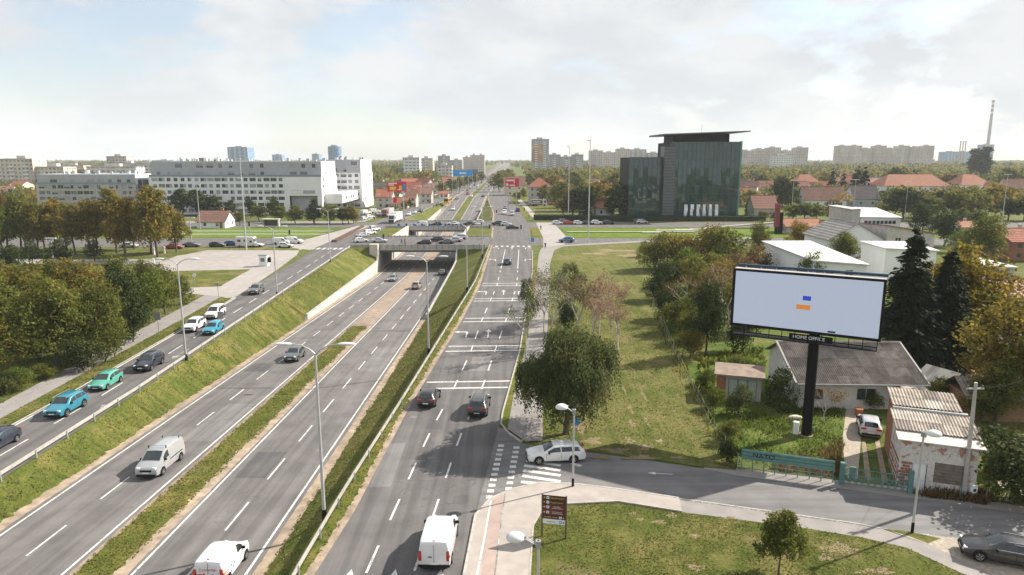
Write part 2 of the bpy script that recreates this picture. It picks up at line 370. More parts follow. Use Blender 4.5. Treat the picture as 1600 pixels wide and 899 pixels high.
def raised(name, pts, z0, z1, mat, mside=None):
    o = MB().prism(pts, z0, z1, 0, 1).build(name, [mat, mside or mat]); o['kind'] = 'structure'; return o
# the ground: one sheet either side of the sunken expressway, out to the horizon
v = []; f = []
for Y in YS:
    v += [(-7000, Y, 0), (-300, Y, 0), (X_srvL(Y), Y, 0), (X_rR(Y), Y, 0), (300, Y, 0), (7000, Y, 0)]
for i in range(len(YS) - 1):
    for k in (0, 1, 3, 4): f.append((6*i+k, 6*i+k+1, 6*i+6+k+1, 6*i+6+k))
b = len(v); v += [(-7000,-60,0),(7000,-60,0),(7000,-400,0),(-7000,-400,0)]; f.append((b, b+3, b+2, b+1))
me = bpy.data.meshes.new('ground'); me.from_pydata(v, [], f); me.materials.append(M['ground']); mobj('ground', me)['kind'] = 'structure'
# service roads
srv_l = strip('service_road_west', lambda Y: (X_srvL(Y), 0), lambda Y: (X_srvR(Y), 0), M['asphalt2'])
srv_r = strip('service_road_east', lambda Y: (X_rL(Y), 0), lambda Y: (X_rR(Y), 0), M['asphalt2'])
# grass banks down to the carriageways
def bl_bot(Y):
    h = wall_h(Y)
    if h > 0: return (WL - .3, ze(Y) + h)
    return (WL + jit(Y, 'bl', .3), ze(Y) + .02)
def br_bot(Y):
    h = wall_h(Y)
    if h > 0: return (WR + .3, ze(Y) + h)
    return (WR + jit(Y, 'br', .12), ze(Y) + .02)
strip('grass_bank_west', lambda Y: (X_srvR(Y), 0), lambda Y: ((X_srvR(Y)*.9 + bl_bot(Y)[0]*.1), -.02 if ze(Y) < -.3 else 0), M['bank'])
strip('grass_slope_west', lambda Y: ((X_srvR(Y)*.9 + bl_bot(Y)[0]*.1), -.02 if ze(Y) < -.3 else 0), bl_bot, M['bank'])
strip('grass_slope_east', br_bot, lambda Y: (X_raR(Y), -.01 if ze(Y) < -.3 else 0), M['bank'])
strip('verge_grass_east', lambda Y: (X_raR(Y), 0), lambda Y: (X_rL(Y) - .55 + jit(Y, 've', .14), 0), M['bank_dry'])
strip('verge_kerb_dirt_east', lambda Y: (X_rL(Y) - .55 + jit(Y, 've', .14), 0), lambda Y: (X_rL(Y), 0), M['dirt'])
# carriageways with their sandy shoulders and the median
strip('dirt_shoulder_west', lambda Y: (WL + (jit(Y, 'bl', .3) if wall_h(Y) == 0 else 0), ze(Y) + .02), lambda Y: (LL - .45 + jit(Y, 'dw', .08), ze(Y)), M['dirt'])
exl = strip('expressway_south', lambda Y: (LL - .45 + jit(Y, 'dw', .08), ze(Y)), lambda Y: (LR_ + .35 + jit(Y, 'm0', .05), ze(Y)), M['asphalt'])
ml0 = lambda Y: (LR_ + .35 + jit(Y, 'm0', .05), ze(Y)); ml1 = lambda Y: (LR_ + .75 + jit(Y, 'm1', .12), ze(Y) + .05)
mr1 = lambda Y: (RL - 1.15 + jit(Y, 'm2', .2), ze(Y) + .05); mr0 = lambda Y: (RL - .3 + jit(Y, 'm3', .05), ze(Y))
strip('median_dirt_west', ml0, ml1, M['dirt'], -60, 112.8); strip('median_grass', ml1, mr1, M['bank_dry'], -60, 112.8); strip('median_dirt_east', mr1, mr0, M['dirt'], -60, 112.8)
strip('median_paving', ml0, mr0, plain('brown_median_paving', (.31, .245, .195), .95, .2, .9, spec=.1, bmp=.3), 112.8, 290)
strip('median_grass_far', ml0, mr0, M['bank'], 290, 6500)
exr = strip('expressway_north', mr0, lambda Y: (RR + .4 + jit(Y, 'e0', .04), ze(Y)), M['asphalt'])
strip('dirt_shoulder_east', lambda Y: (RR + .4 + jit(Y, 'e0', .04), ze(Y)), lambda Y: (WR + (jit(Y, 'br', .12) if wall_h(Y) == 0 else 0), ze(Y) + .02), M['dirt'])
# ------------------------------------------------------------------ painted lines
def line(parent, fx, y0, y1, w, mat=None, name='edge_line', zf=ze, step=None):
    ys = [y0] + [y for y in YS if y0 < y < y1] + [y1] if step is None else [y0, y1]
    v = []; f = []
    for Y in ys: x = fx(Y); z = zf(Y) + .012; v += [(x - w/2, Y, z), (x + w/2, Y, z)]
    for i in range(len(ys) - 1): f.append((2*i, 2*i+1, 2*i+3, 2*i+2))
    me = bpy.data.meshes.new(name); me.from_pydata(v, [], f); me.materials.append(mat or M['white']); return mobj(name, me, parent)
def dashes(parent, fx, y0, y1, per, ln, w=.145, zf=ze, skip=()):
    Y = y0
    while Y < y1:
        if not any(a < Y < b for a, b in skip): line(parent, fx, Y, Y + ln, w, None, 'lane_dash', zf, 1)
        Y += per
Z0 = lambda Y: 0.0
K = lambda c: (lambda Y: c)
for x, p in ((LL, exl), (LR_, exl), (RL, exr), (RR, exr)): line(p, K(x), -60, 2500, .16)
dashes(exl, K(LC), -.1, 420, 8.05, 4.0); dashes(exr, K(RC), 1.9, 420, 8.3, 4.3)
X_ls = lambda Y: (X_srvL(Y) * .46 + X_srvR(Y) * .54)
line(srv_l, lambda Y: X_srvL(Y) + .25, -60, 117, .2, None, 'edge_line', Z0); line(srv_l, lambda Y: X_srvR(Y) - .45, 262, 440, .18, None, 'edge_line', Z0)
dashes(srv_l, lambda Y: X_ls(Y) if Y < 130 else X_srvL(Y)*.42 + X_srvR(Y)*.58, -1.5, 176, 7.6, 4.1, .16, Z0); dashes(srv_l, X_ls, 266, 400, 9, 4, .16, Z0)
x1f = LN((-40,-9.4),(36,-8.6),(56,-7.4),(70,-6.1),(83,-5.2),(99,-4.6),(128,-2.9),(180,-1.8)); x2f = LN((-40,-6.4),(36,-5.8),(56,-4.6),(70,-3.1),(83,-2.2),(99,-1.0),(128,.9),(180,1.8))
dashes(srv_r, x1f, -5.3, 64, 5.95, 2.9, .15, Z0); dashes(srv_r, x2f, -5.1, 62, 5.95, 2.7, .15, Z0)
for a, b in ((74.5, 80), (88.5, 94.5), (104, 109.5), (119, 123.5), (133.5, 138.5), (143, 147)):
    for xf in (x1f, x2f): line(srv_r, xf, a + .8, b - .8, .16, None, 'lane_dash', Z0, 1)
for a in (149,):
    for xf in (x1f, x2f): line(srv_r, xf, a, 181, .16, None, 'lane_line', Z0)
def xline(Y, tilt=.4, w=.22):
    a, b = X_rL(Y) + .3, X_rR(Y) - .1
    return MB().quad((a, Y - w, .013), (b, Y - w + tilt, .013), (b, Y + w + tilt, .013), (a, Y + w, .013)).build('rumble_line', M['white'], srv_r)
for Y in (69.0, 71.1, 83.2, 85.5, 99, 101.2, 114, 116, 128.2, 130.6): xline(Y, .45, .17)
for Y in (69.0, 83.2, 99, 114, 128.2):
    for xf in (x1f, x2f): line(srv_r, lambda q: xf(q) , Y - .2, Y + 2.9, .16, None, 'lane_dash', lambda q: .004, 1)
def arrow(parent, x, y, s, kind, flip=1, ang=0, mat=None):
    sh = {'up': [[(-.08,0),(.08,0),(.08,2.6),(-.08,2.6)], [(-.42,2.6),(.42,2.6),(0,3.8)]],
          'turn': [[(-.09,0),(.09,0),(.09,2.4),(-.09,2.4)], [(-.09,2.4),(1.0,2.4),(1.0,2.75),(-.09,2.75)], [(1.0,2.0),(1.55,2.57),(1.0,3.15)]]}[kind]
    mb = MB(); c, q = math.cos(ang), math.sin(ang)
    for pl in sh:
        pts = [(px * s * flip, py * s) for px, py in pl]
        if flip < 0: pts = pts[::-1]
        mb.add([(x + a*c - b*q, y + a*q + b*c, .014) for a, b in pts], [tuple(range(len(pts)))])
    return mb.build('lane_arrow', mat or M['white'], parent)
for Y in (90, 119.5):
    arrow(srv_r, (X_rL(Y) + x1f(Y)) / 2 + .3, Y, 1.15, 'turn', -1); arrow(srv_r, (x1f(Y) + x2f(Y)) / 2, Y, 1.15, 'up'); arrow(srv_r, (x2f(Y) + X_rR(Y)) / 2 - .5, Y, 1.15, 'turn', 1) if Y > 100 else None
for Y in (160, 181.5):
    arrow(srv_r, (X_rL(Y) + x1f(Y)) / 2, Y, 1.1, 'turn', -1); arrow(srv_r, (x1f(Y) + x2f(Y)) / 2, Y, 1.1, 'up'); arrow(srv_r, (x2f(Y) + X_rR(Y)) / 2, Y, 1.1, 'turn', 1)
for x in (-9.6, -7.0, -4.3): arrow(srv_r, x + .1, 33.1, .95, 'up')
for p in ((150, 632), (262, 556)):
    x, y = G(*p); arrow(srv_l, x + 1.2, y + 3, 1.2, 'up', 1, math.pi, M['white_old'])
# ------------------------------------------------------------------ the side street and its pavements
KERB = GP([(725,899),(743,806),(766,781),(800,766),(843,756),(900,758),(959,765),(1061,780)])
K2 = GP([(1061,780),(1100,785),(1333,818),(1376,826)])
ST_UP = GP([(781,655),(790,675),(815,693),(850,700),(910,706),(1000,718),(1100,733),(1153,744),(1293,761),(1432,780),(1600,803),(1800,838),(2400,960)])
street = sheet('side_street', [(X_rR(60) - .02, 60)] + ST_UP[1:] + GP([(2400,1090),(1800,892),(1600,856),(1516,843),(1409,830),(1333,818)]) + K2[1::-1] + KERB[:0:-1] + [(X_rR(42) - .02, 42)], .008, M['asphalt_side'])
GE_ = GP([(828,899),(833,823),(843,805),(886,789),(966,785),(1066,801)]); GE2 = GP([(1066,801),(1100,805),(1260,826),(1346,840),(1416,856),(1509,899)])
raised('corner_pavement', [(-3.9, -20), (-2.8, 36.1)] + KERB[1:] + GE_[::-1] + [(1.1, 36), (0.8, -20)], -.1, .11, M['pave'], M['kerb'])
sheet('footpath_south', K2 + GP([(1459,855),(1549,899),(1640,960)]) + GP([(1570,945)]) + GE2[::-1], .016, M['path'])
def kerbline(name, pts, w, z1, parent=None, mat=None):
    mb = MB()
    for i in range(len(pts) - 1):
        a, b = Vector(pts[i]), Vector(pts[i+1]); n = max(1, int((b - a).length / 1.0))
        for k in range(n):
            p, q = a.lerp(b, (k + .015) / n), a.lerp(b, (k + .985) / n); mb.obox(p, q, w, -.05, z1)
    o = mb.build(name, mat or M['kerb'], parent)
    if parent is None: o['kind'] = 'structure'
    return o
kerbline('kerb_corner', [(-3.9, -20), (-2.8, 36.1)] + KERB[1:], .16, .125); kerbline('kerb_lawn', [(1.0, 20)] + GE_, .1, .13)
kerbline('kerb_footpath', K2, .12, .05)
LAWN = sheet('lawn_south', [(1.06, -30), (1.1, 36)] + GE_[1:] + GE2[1:] + GP([(1600, 960)]) + [(30, -30)], .012, M['lawn'])
# red cycle track and lines on the corner pavement
sheet('cycle_track', [(-1.6, 20)] + GP([(752,899),(757,862),(767,785),(788,772),(777,862),(774,899)], .11) + [(-.75, 20)], .116, M['red'])
def ribbon(name, pts, w, z, mat, parent=None):
    mb = MB(); n = len(pts)
    for i, p in enumerate(pts):
        d = Vector(pts[min(i+1, n-1)]) - Vector(pts[max(i-1, 0)]); d.normalize(); mb.v += [(p[0] - d.y*w/2, p[1] + d.x*w/2, z), (p[0] + d.y*w/2, p[1] - d.x*w/2, z)]
    for i in range(n - 1): mb.f.append([2*i, 2*i+1, 2*i+3, 2*i+2]); mb.m.append(0)
    o = mb.build(name, mat, parent)
    if parent is None: o['kind'] = 'structure'
    return o
ribbon('cycle_line', [(-1.75, 20)] + GP([(745,899),(757,840),(767,783)], .11), .12, .121, M['white']); ribbon('cycle_line', [(-.65, 20)] + GP([(773,899),(780,840),(789,772)], .11), .09, .121, M['white_old'])
# crossing: two rows of blocks and the zebra
for col, n in (((766.5,777), (781,700), 11), ((796,765), (806,702), 9)), :
    pass
def blocks(a, b, n, w, d):
    for i in range(n):
        t = i / (n - 1); x, y = G(a[0] + (b[0]-a[0])*t, a[1] + (b[1]-a[1])*t); yy = y
        MB().quad((x - w/2, yy - d/2, .022), (x + w/2, yy - d/2, .022), (x + w/2, yy + d/2, .022), (x - w/2, yy + d/2, .022)).build('crossing_block', M['white'], street)
P0, P1 = G(764.5,777), G(783,697)
def blocks_w(P0, P1, n, w, d):
    for i in range(n):
        t = i / (n - 1); x = P0[0] + (P1[0]-P0[0])*t; y = P0[1] + (P1[1]-P0[1])*t
        MB().quad((x - w/2, y - d/2, .022), (x + w/2, y - d/2, .022), (x + w/2, y + d/2, .022), (x - w/2, y + d/2, .022)).build('crossing_block', M['white'], street)
blocks_w(P0, P1, 11, .5, .46); blocks_w(G(795,764), G(807,700), 9, .5, .46)
for (ax, ay), (bx, by) in (((814,753.5),(850,757)), ((816,744),(876,753)), ((817,735.5),(876,743.5)), ((819,728),(876,735.5)), ((822,720),(876,728)), ((826,713),(876,721)), ((893,724),(908,729))):
    a, b = G(ax, ay), G(bx, by); ribbon('zebra_bar', [a, b], .42, .022, M['white'], street)
ribbon('street_edge_line', GP([(1063,781),(1100,786),(1333,819),(1409,831),(1516,844)]), .12, .024, M['white_old'], street)
arrow(street, *G(1052,741.5), .52, 'up', 1, math.pi/2 - .12, M['white'])
sheet('asphalt_patch', GP([(1062,750),(1150,745),(1178,793),(1085,779)]), .013, asphalt('asphalt_patch', (.215, .205, .20), streak=(.05, 1.2, 1)), street)
_pm = [asphalt('asphalt_repair_dark', (.135, .13, .128)), asphalt('asphalt_repair_pale', (.225, .215, .208))]
for par, x0, x1, y0, y1, k in ((exr, RL+.6, RC-.3, 52, 57.5, 0), (exl, LC+.4, LR_-.5, 60, 71, 1), (exl, LL+.5, LC-.3, 84, 88, 0), (exr, RC+.3, RR-.4, 84, 97, 1), (exr, RL+.4, RR-.3, 108, 108.8, 0), (exl, LL+.3, LR_-.3, 76.5, 77.1, 0), (exl, LL+.3, LR_-.3, 103, 103.5, 0)):
    v = []; ys = np.linspace(y0, y1, 4)
    for Y in ys: v += [(x0 + jit(Y, 'pt', .05), Y, ze(Y) + .006), (x1 + jit(Y, 'pu', .05), Y, ze(Y) + .006)]
    me = bpy.data.meshes.new('asphalt_repair'); me.from_pydata(v, [], [(2*i, 2*i+1, 2*i+3, 2*i+2) for i in range(3)]); me.materials.append(_pm[k]); mobj('asphalt_repair', me, par)
for x0, x1, y0, y1, k in ((-8.2, -6.4, 58, 63, 0), (-5, -2.6, 75, 81, 1), (-10.6, -9.1, 47, 55, 1), (-4.3, -3.2, 44.5, 45.8, 0), (-2.6, 1.5, 104, 107, 0)): sheet('asphalt_repair', [(x0, y0), (x1 + .1, y0 + .1), (x1, y1), (x0 + .15, y1 - .1)], .007, _pm[k], srv_r)
for x0, x1, y0, y1, k in ((-44.6, -42.6, 60, 68, 1), (-42, -40.2, 84, 92, 0)): sheet('asphalt_repair', [(x0, y0), (x1, y0), (x1, y1), (x0, y1)], .007, _pm[k], srv_l)
for par, x, Y, z in ((srv_r, -6.6, 52, 0), (srv_r, -3.9, 38.5, 0), (srv_r, -9.3, 61, 0), (srv_l, -44.6, 78, 0), (exl, LL+1.2, 66, ze(66)), (exr, RR-1, 58, ze(58)), (exr, RR-.9, 92, ze(92))): MB().cyl((0, 0), .34, -.02, .012, 14).build('manhole_cover', M['conc_d'], par, None, (x, Y, z))
# north pavement by the gardens, dirt pull-in, verge triangle
sheet('pavement_north', ST_UP[6:12] + GP([(1800,825),(1600,793),(1500,774),(1420,764),(1293,749),(1153,733),(1100,728)]), .02, M['path'])
sheet('dirt_pull_in', GP([(1388,829),(1409,831),(1516,844),(1600,857),(1800,893),(1900,990),(1640,960),(1549,899),(1459,855)]), .02, M['gravel'])
sheet('verge_triangle', GP([(1378,826.5),(1420,831),(1470,842),(1450,850),(1420,838)]), .026, M['lawn'])
# verge and footpath along the east side of the service road
VG = GP([(793,672),(805,607),(824,532),(834,468),(840,414),(842,397)])
sheet('verge_east', [(X_rR(Y) + .02, Y) for Y in (58.5, 62, 70, 83, 100, 120, 145, 165, 172)] + VG[::-1], .10, M['bank_dry'])
kerbline('kerb_east', GP([(815,692),(795,678),(783,664)]) + [(X_rR(Y), Y) for Y in (62, 70, 83, 100, 120, 145, 165, 178)], .16, .13)
PR = GP([(848,690),(848,640),(853,560),(858,470),(859,414),(866,392),(880,386),(1000,379.5),(1180,374)])
sheet('footpath_east', VG[:-1] + GP([(842,397),(846,388),(880,383),(1000,377),(1180,371)]) + PR[::-1] + GP([(822,692)]), .105, M['path'])
ribbon('path_line', GP([(816,690),(822,640),(832,560),(843,470)], .105), .1, .115, M['white_old'])
sheet('mown_field', PR[:8] + GP([(1000,381),(1000,400),(1012,440),(1060,560),(1112,660),(1150,735),(1100,731),(1000,716),(910,704),(850,698)]), .05, M['field'])
GARD = sheet('garden_ground', GP([(1012,440),(1060,560),(1112,660),(1150,730),(1293,748),(1420,763),(1500,772),(1620,790),(1900,835),(1800,500),(1500,440),(1190,420)]), .04, M['garden'])
sheet('driveway', GP([(1322,748),(1340,749),(1345,690),(1338,640),(1322,640),(1316,690)]), .06, M['gravel'])
for a in ([(1352,752),(1362,752),(1352,690),(1346,690)], [(1378,754),(1388,755),(1374,690),(1367,690)]): sheet('wheel_track', GP(a), .06, M['dirt'])
sheet('leaf_litter_yard', GP([(1462,560),(1500,545),(1520,535),(1552,560),(1545,585),(1500,590),(1460,590)]), .06, M['leaflitter'])
sheet('yard_track', GP([(1460,590),(1545,586),(1620,600),(1620,640),(1540,625),(1440,612)]), .055, M['path'])
for a in ([(1524,670),(1532,668),(1560,720),(1583,786),(1570,784),(1548,725)], [(1545,668),(1552,668),(1575,710),(1600,775),(1590,778),(1566,715)]): sheet('wheel_track', GP(a), .06, M['gravel'])
_rb = random.Random(21)
def bare_patch(px, py, rx, ry, z, mat='dirt'):
    x, y = G(px, py); n = 22; ph = [_rb.uniform(0, 6.28) for _ in range(4)]
    pts = [(x + rx*math.cos(t)*k, y + ry*math.sin(t)*k) for t in [2*math.pi*i/n for i in range(n)] for k in [1 + .28*math.sin(3*t + ph[0]) + .2*math.sin(5*t + ph[1]) + .16*math.sin(8*t + ph[2]) + _rb.uniform(-.12, .12)]]
    sheet('bare_patch', pts, z, M[mat])
M['bare'] = grass('bare_soil', (.24, .185, .12), (.30, .23, .155), (.22, .19, .09), (.30, .24, .16), .5, .4)
for px, py, rx, ry in ((912,640,.5,1.8),(905,668,.7,1.2),(985,640,.16,1.3),(988,664,.22,.9),(984,690,.3,.8),(1010,660,.15,1.1),(1008,700,.5,.5),(962,705,.9,.5),(1000,716,1.2,.4),(925,690,.7,.7),(1060,716,.6,.25),(975,610,.12,1.2),(1006,620,.12,1.4),(990,580,.12,1.0),(940,716,.7,.3),(1030,690,.3,.4)): bare_patch(px, py, rx*1.1, ry, .056, 'bare')
for px, py, rx, ry in ((1312,858,1.1,.55),(1290,872,.45,.3),(1050,806,.35,.3),(1030,816,.45,.25),(1140,810,.5,.2),(1085,838,.35,.25),(1088,888,.5,.35),(1370,893,1.0,.3),(990,803,.3,.2),(1000,812,.25,.2)): bare_patch(px, py, rx, ry, .018, 'bare')
for px, py, rx, ry in ((960,392,5,2.5),(930,397,3,2),(985,400,2.5,3)): bare_patch(px, py, rx, ry, .056, 'bare')
# ------------------------------------------------------------------ the cross avenue with its tram lawn
def avenue(name, x0, x1, y0, y1, mat, z=.012): return sheet(name, [(x0, y0), (x1, y0), (x1, y1), (x0, y1)], z, mat)
av = [avenue('avenue_near_west', -900, WL - .2, 186, 207, M['asphalt2']), avenue('avenue_near_east', WR + .2, 900, 190, 207, M['asphalt2']),
      avenue('avenue_far_west', -900, WL - .2, 240, 258, M['asphalt2']), avenue('avenue_far_east', WR + .2, 900, 240, 258, M['asphalt2'])]
avenue('tram_lawn_west', -900, -62, 208.5, 238, M['tram'], .02); avenue('tram_lawn_east', 17, 900, 209, 237.5, M['tram'], .02)
for y in (216, 219, 226, 229): avenue('tram_rail_west', -900, -60, y, y + .8, M['conc'], .05)
avenue('tram_platform', 18, 60, 222.5, 224.5, M['pave'], .25)
MB().box(48, 62, 226, 227.6, 0, .45).build('kerb_platform', M['conc_w'])['kind'] = 'structure'
avenue('avenue_path_west', -900, -60, 258, 262, M['pale'], .018)
sheet('plaza_path_east', [(8.5, 183), (14, 186), (17, 207), (15.5, 258), (9, 258), (9.5, 207)], .022, M['pale'])
raised('traffic_island', [(6.4, 211), (9.0, 211), (9.2, 234), (6.6, 234)], -.1, .12, M['bank_dry'], M['kerb'])
raised('traffic_island', [(8, 262), (20, 262), (13, 273), (8, 270)], -.1, .12, M['bank_dry'], M['kerb'])
for i in range(7): avenue('crossing_block', -4.6 + i * 1.5, -3.9 + i * 1.5, 186.5, 188.5, M['white'], .02)
for i in range(9): avenue('crossing_block', -57 + i * 1.5, -56.2 + i * 1.5, 181, 184, M['white'], .02)
sheet('pale_car_park', GP([(235,416),(300,391),(468,391.5),(463,400),(400,421),(262,424)]), .014, M['pale'])
sheet('car_park_apron', GP([(285,458),(290,450),(345,448),(383,421),(463,399),(440,417),(400,444),(362,468),(345,464)]), .028, M['pale'])
sheet('grass_triangle', GP([(276,425),(392,421),(345,447),(288,450)]), .03, M['lawn'])
sheet('footpath_west', [(X_pathL(Y), Y) for Y in (-40, 0, 30, 64, 80, 99, 122)] + [(X_pathR(Y), Y) for Y in (118, 99, 80, 60, 30, 0, -40)], .02, M['path'])
ribbon('path_line', [((X_pathL(Y) + X_pathR(Y)) / 2 - .3, Y) for Y in (-40, 0, 30, 64, 80, 99, 118)], .1, .03, M['white_old'])
sheet('verge_west', [(X_pathR(Y) + .1, Y) for Y in (-40, 0, 30, 60, 80, 99, 116)] + [(X_srvL(Y) - .35 + jit(Y, 'vw', .1), Y) for Y in [117 - 1.5*i for i in range(60)] + [0, -40]], .03, M['bank'])
kerbline('kerb_west', [(X_srvL(Y) - .1, Y) for Y in (-20, 20, 57, 68, 85, 104, 117)], .15, .05)
sheet('park_path', GP([(-200,404),(250,406),(262,410),(250,414),(-200,410)]), .02, M['pale'])
sheet('park_lawn', GP([(170,396),(330,390),(290,398),(240,404),(165,404)]), .016, M['lawn'])
raised('brown_hedge', GP([(518,378),(522,376.5),(566,354),(569,355),(526,378.5)]), -.1, .5, plain('brown_hedge_leaf', (.12, .065, .045), .95, .4, 3, bmp=.8))  # thin brown hedge, built as a plain raised block
sheet('paved_corner', GP([(440,386),(480,374),(560,353),(580,353),(515,378),(485,391)]), .03, M['pale'])
strip('far_footpath_west', lambda Y: (X_srvL(Y) - 7, .02), lambda Y: (X_srvL(Y) - 4, .02), M['pale'], 262, 1000)
strip('far_verge_west', lambda Y: (X_srvL(Y) - 4, .02), lambda Y: (X_srvL(Y) - .2, .02), M['bank'], 262, 1000)
strip('far_verge_east', lambda Y: (X_rR(Y) + .2, .02), lambda Y: (X_rR(Y) + 3.5, .02), M['bank_dry'], 275, 1000)
strip('far_footpath_east', lambda Y: (X_rR(Y) + 3.5, .02), lambda Y: (X_rR(Y) + 6, .02), M['pale'], 275, 1000)
# ------------------------------------------------------------------ retaining walls, bridges, guard rails
def ret_wall(label, x, side, y0, y1, step=4.0):
    root = empty('retaining_wall', (x, y0, ze(y0)), 0, label, 'wall')
    y = y0
    while y < y1 - .1:
        e = min(y + step, y1)
        a, b = ze(y) - ze(y0), ze(e) - ze(y0)
        MB().obox((0, y - y0 + .03), (0, e - y0 - .03), .34, (a - .4, b - .4), (a + wall_h(y), b + wall_h(e))).build('wall_panel', M['conc_w'], root)
        MB().obox((0, y - y0), (0, e - y0), .42, (a + wall_h(y), b + wall_h(e)), (a + wall_h(y) + .12, b + wall_h(e) + .12)).build('coping', M['conc'], root)
        y = e
    return root
ret_wall('pale concrete retaining wall rising beside the left carriageway towards the bridge', WL - .1, -1, 118, 186)
ret_wall('low concrete retaining wall below the right grass bank at the underpass', WR + .1, 1, 118, 186)
ret_wall('pale retaining wall beyond the far bridge along the left carriageway', WL - .1, -1, 264, 350, 8)
ret_wall('retaining wall beyond the far bridge along the right carriageway', WR + .1, 1, 264, 350, 8)
def bridge(label, y0, y1, gap_label):
    root = empty('road_bridge', ((WL + WR) / 2, (y0 + y1) / 2, 0), 0, label, 'bridge')
    cx, cy = (WL + WR) / 2, (y0 + y1) / 2; hw, hd = (WR - WL) / 2, (y1 - y0) / 2
    MB().box(-hw - 6.5, hw + 6.5, -hd + 1.2, hd - 1.2, -1.0, .02).build('deck', [M['asphalt2']], root)
    for s in (-1, 1):
        yy = s * (hd - .6)
        MB().box(-hw - 8, hw + 8, yy - .6, yy + .6, -.55, .16).box(-hw - 8, hw + 8, yy + s*.3 - .3, yy + s*.3 + .3, -.85, -.55).build('edge_beam', M['conc'], root)
        n = 22
        for i in range(n):
            a = -hw - 8 + (2*hw + 16) * i / n; b = a + (2*hw + 16) / n
            MB().box(a + .04, b - .04, yy + s*.48, yy + s*.62, -.32, .72).build('parapet_panel', M['conc'], root)
            if i: MB().box(a - .07, a + .07, yy + s*.4, yy + s*.68, -.45, .95).build('parapet_post', M['conc_d'], root)
    for s in (-1, 1):
        MB().box(s*(hw + 1.6) - 1.55, s*(hw + 1.6) + 1.55, -hd + .7, hd - .7, -7.0, -1.0).build('abutment', M['conc_d' if s > 0 else 'conc'], root)
    for i in range(7): MB().box(-hw - .5, hw + .5, -hd + 1.5 + i*(2*hd - 3)/6 - .35, -hd + 1.5 + i*(2*hd - 3)/6 + .35, -1.5, -1.0).build('girder', M['conc_d'], root)
    MB().box(-.35, .35, -hd + 2, hd - 2, -6.5, -1.5).build('pier', M['conc'], root) if False else None
    return root
bridge('near concrete road bridge with panelled parapet over the sunken expressway', 185.5, 207.5, '')
bridge('far concrete road bridge over the sunken expressway behind the traffic', 238.5, 260, '')
for x, s in ((WL, -1), (WR, 1)):
    MB().box(x + s*.05 - .3, x + s*.05 + .3, 207.2, 238.8, -7, .7).build('opening_wall', M['conc_w' if s < 0 else 'conc'])
    o = bpy.context.scene.objects[-1] if False else None
for o in list(COL.objects):
    if o.name.startswith('opening_wall'): tag(o, 'concrete wall lining the gap between the two bridges, ' + ('left side' if o.name == 'opening_wall' else 'right side'), 'wall')
MB().box(-38.6, -36.4, 183.6, 185.4, -3.5, 1.0).build('bridge_pillar', M['conc_w'])
tag(COL.objects['bridge_pillar'], 'pale concrete block at the left end of the near bridge parapet', 'pillar')
# wing slopes at the bridge ends
def guardrail(label, fx, y0, y1, post=4.0, zf=Z0, w=.0):
    root = empty('guardrail', (fx(y0), y0, 0), 0, label, 'guardrail')
    X0 = fx(y0)
    ys = np.arange(y0, y1, post)
    for y in ys:
        MB().box(-.06, .06, -.06, .06, -.1, .72).build('post', M['galv'], root, loc=(fx(y) - X0, y - y0, zf(y)))
    for y in ys:
        e = min(y + post, y1); a = (fx(y) - X0, y - y0); b = (fx(e) - X0, e - y0)
        mb = MB(); prof = [(-.03,.42),(-.11,.47),(-.11,.53),(-.04,.58),(-.11,.63),(-.11,.69),(-.03,.74),(.0,.74),(.0,.42)]
        mb.loft([[(p[0] + q, p[1], z) for q, z in prof] for p in (a, b)]).build('rail_beam', M['rail'], root)
    return root
guardrail('steel guard rail between the left service road and the grass bank', lambda Y: X_srvR(Y) + .25, -20, 183)
guardrail('steel guard rail along the top of the right grass bank', lambda Y: X_raR(Y) + .15, -20, 186)
# ------------------------------------------------------------------ street lamps
def lamp_double(px, py, label, h=12.1, z=None, both=True, group='double arm street lamps', yaw=0):
    x, y = G(px, py) if z is None else G(px, py, z)
    root = empty('street_lamp', (x, y, z or 0), yaw, label, 'street lamp', group)
    MB().tube([(0,0,-.3),(0,0,1.2),(0,0,h-.4)], [.13,.12,.07], 10).build('pole', M['pole'], root, 40)
    MB().cyl((0,0), .17, -.6, .75, 10).build('pole_base', M['black'], root)
    for s in ((-1, 1) if both else (-1,)):
        pts = [(0,0,h-.45),(s*.35,0,h-.1),(s*.9,0,h+.18),(s*1.6,0,h+.27)]
        MB().tube(pts, [.06,.05,.045,.04], 8).build('arm', M['pole'], root, 40)
        hd = MB(); hd.ball((s*2.05,0,h+.27), .62, .2, .11, 10, 6).build('lamp_head', M['lampw'], root, 50)
    return root
lamp_double(507, 812, 'tall double arm street lamp on the bank beside the white printed van', z=-.2)
lamp_double(670, 553, 'double arm street lamp on the right bank, second from the camera', z=-.2)
lamp_double(730, 455, 'double arm street lamp on the right bank beside the underpass mouth', z=0)
lamp_double(754, 402, 'double arm street lamp at the right end of the near bridge', z=0)
lamp_double(291, 563, 'double arm street lamp behind the guard rail near the white cars', z=0)
lamp_double(433, 463, 'double arm street lamp on the left bank beside the grey car', z=0)
lamp_double(516, 409, 'double arm street lamp at the left corner of the near bridge', z=0)
for i, Y in enumerate((268, 305, 342, 380, 420, 462, 505, 550, 600, 660, 720)):
    for x, s in ((X_srvR(Y) + .8, -1), (X_rL(Y) - 1 if Y < 400 else RR + 1.5, 1)):
        o = lamp_double(600, 400, ORD[i] + ' street lamp of the ' + ('left' if s < 0 else 'right') + ' row along the far road, counted from the bridge', 11.5, None); o.location = (x, Y, 0)
for i, Y in enumerate((272, 300, 330, 365, 400, 440, 480, 530)):
    o = lamp_double(600, 400, ORD[i] + ' single arm lamp along the far left footpath from the avenue', 9.5, None, False, 'single arm lamps on the far left footpath'); o.location = (X_srvL(Y) - 2.5, Y, 0); o.rotation_euler[2] = math.pi
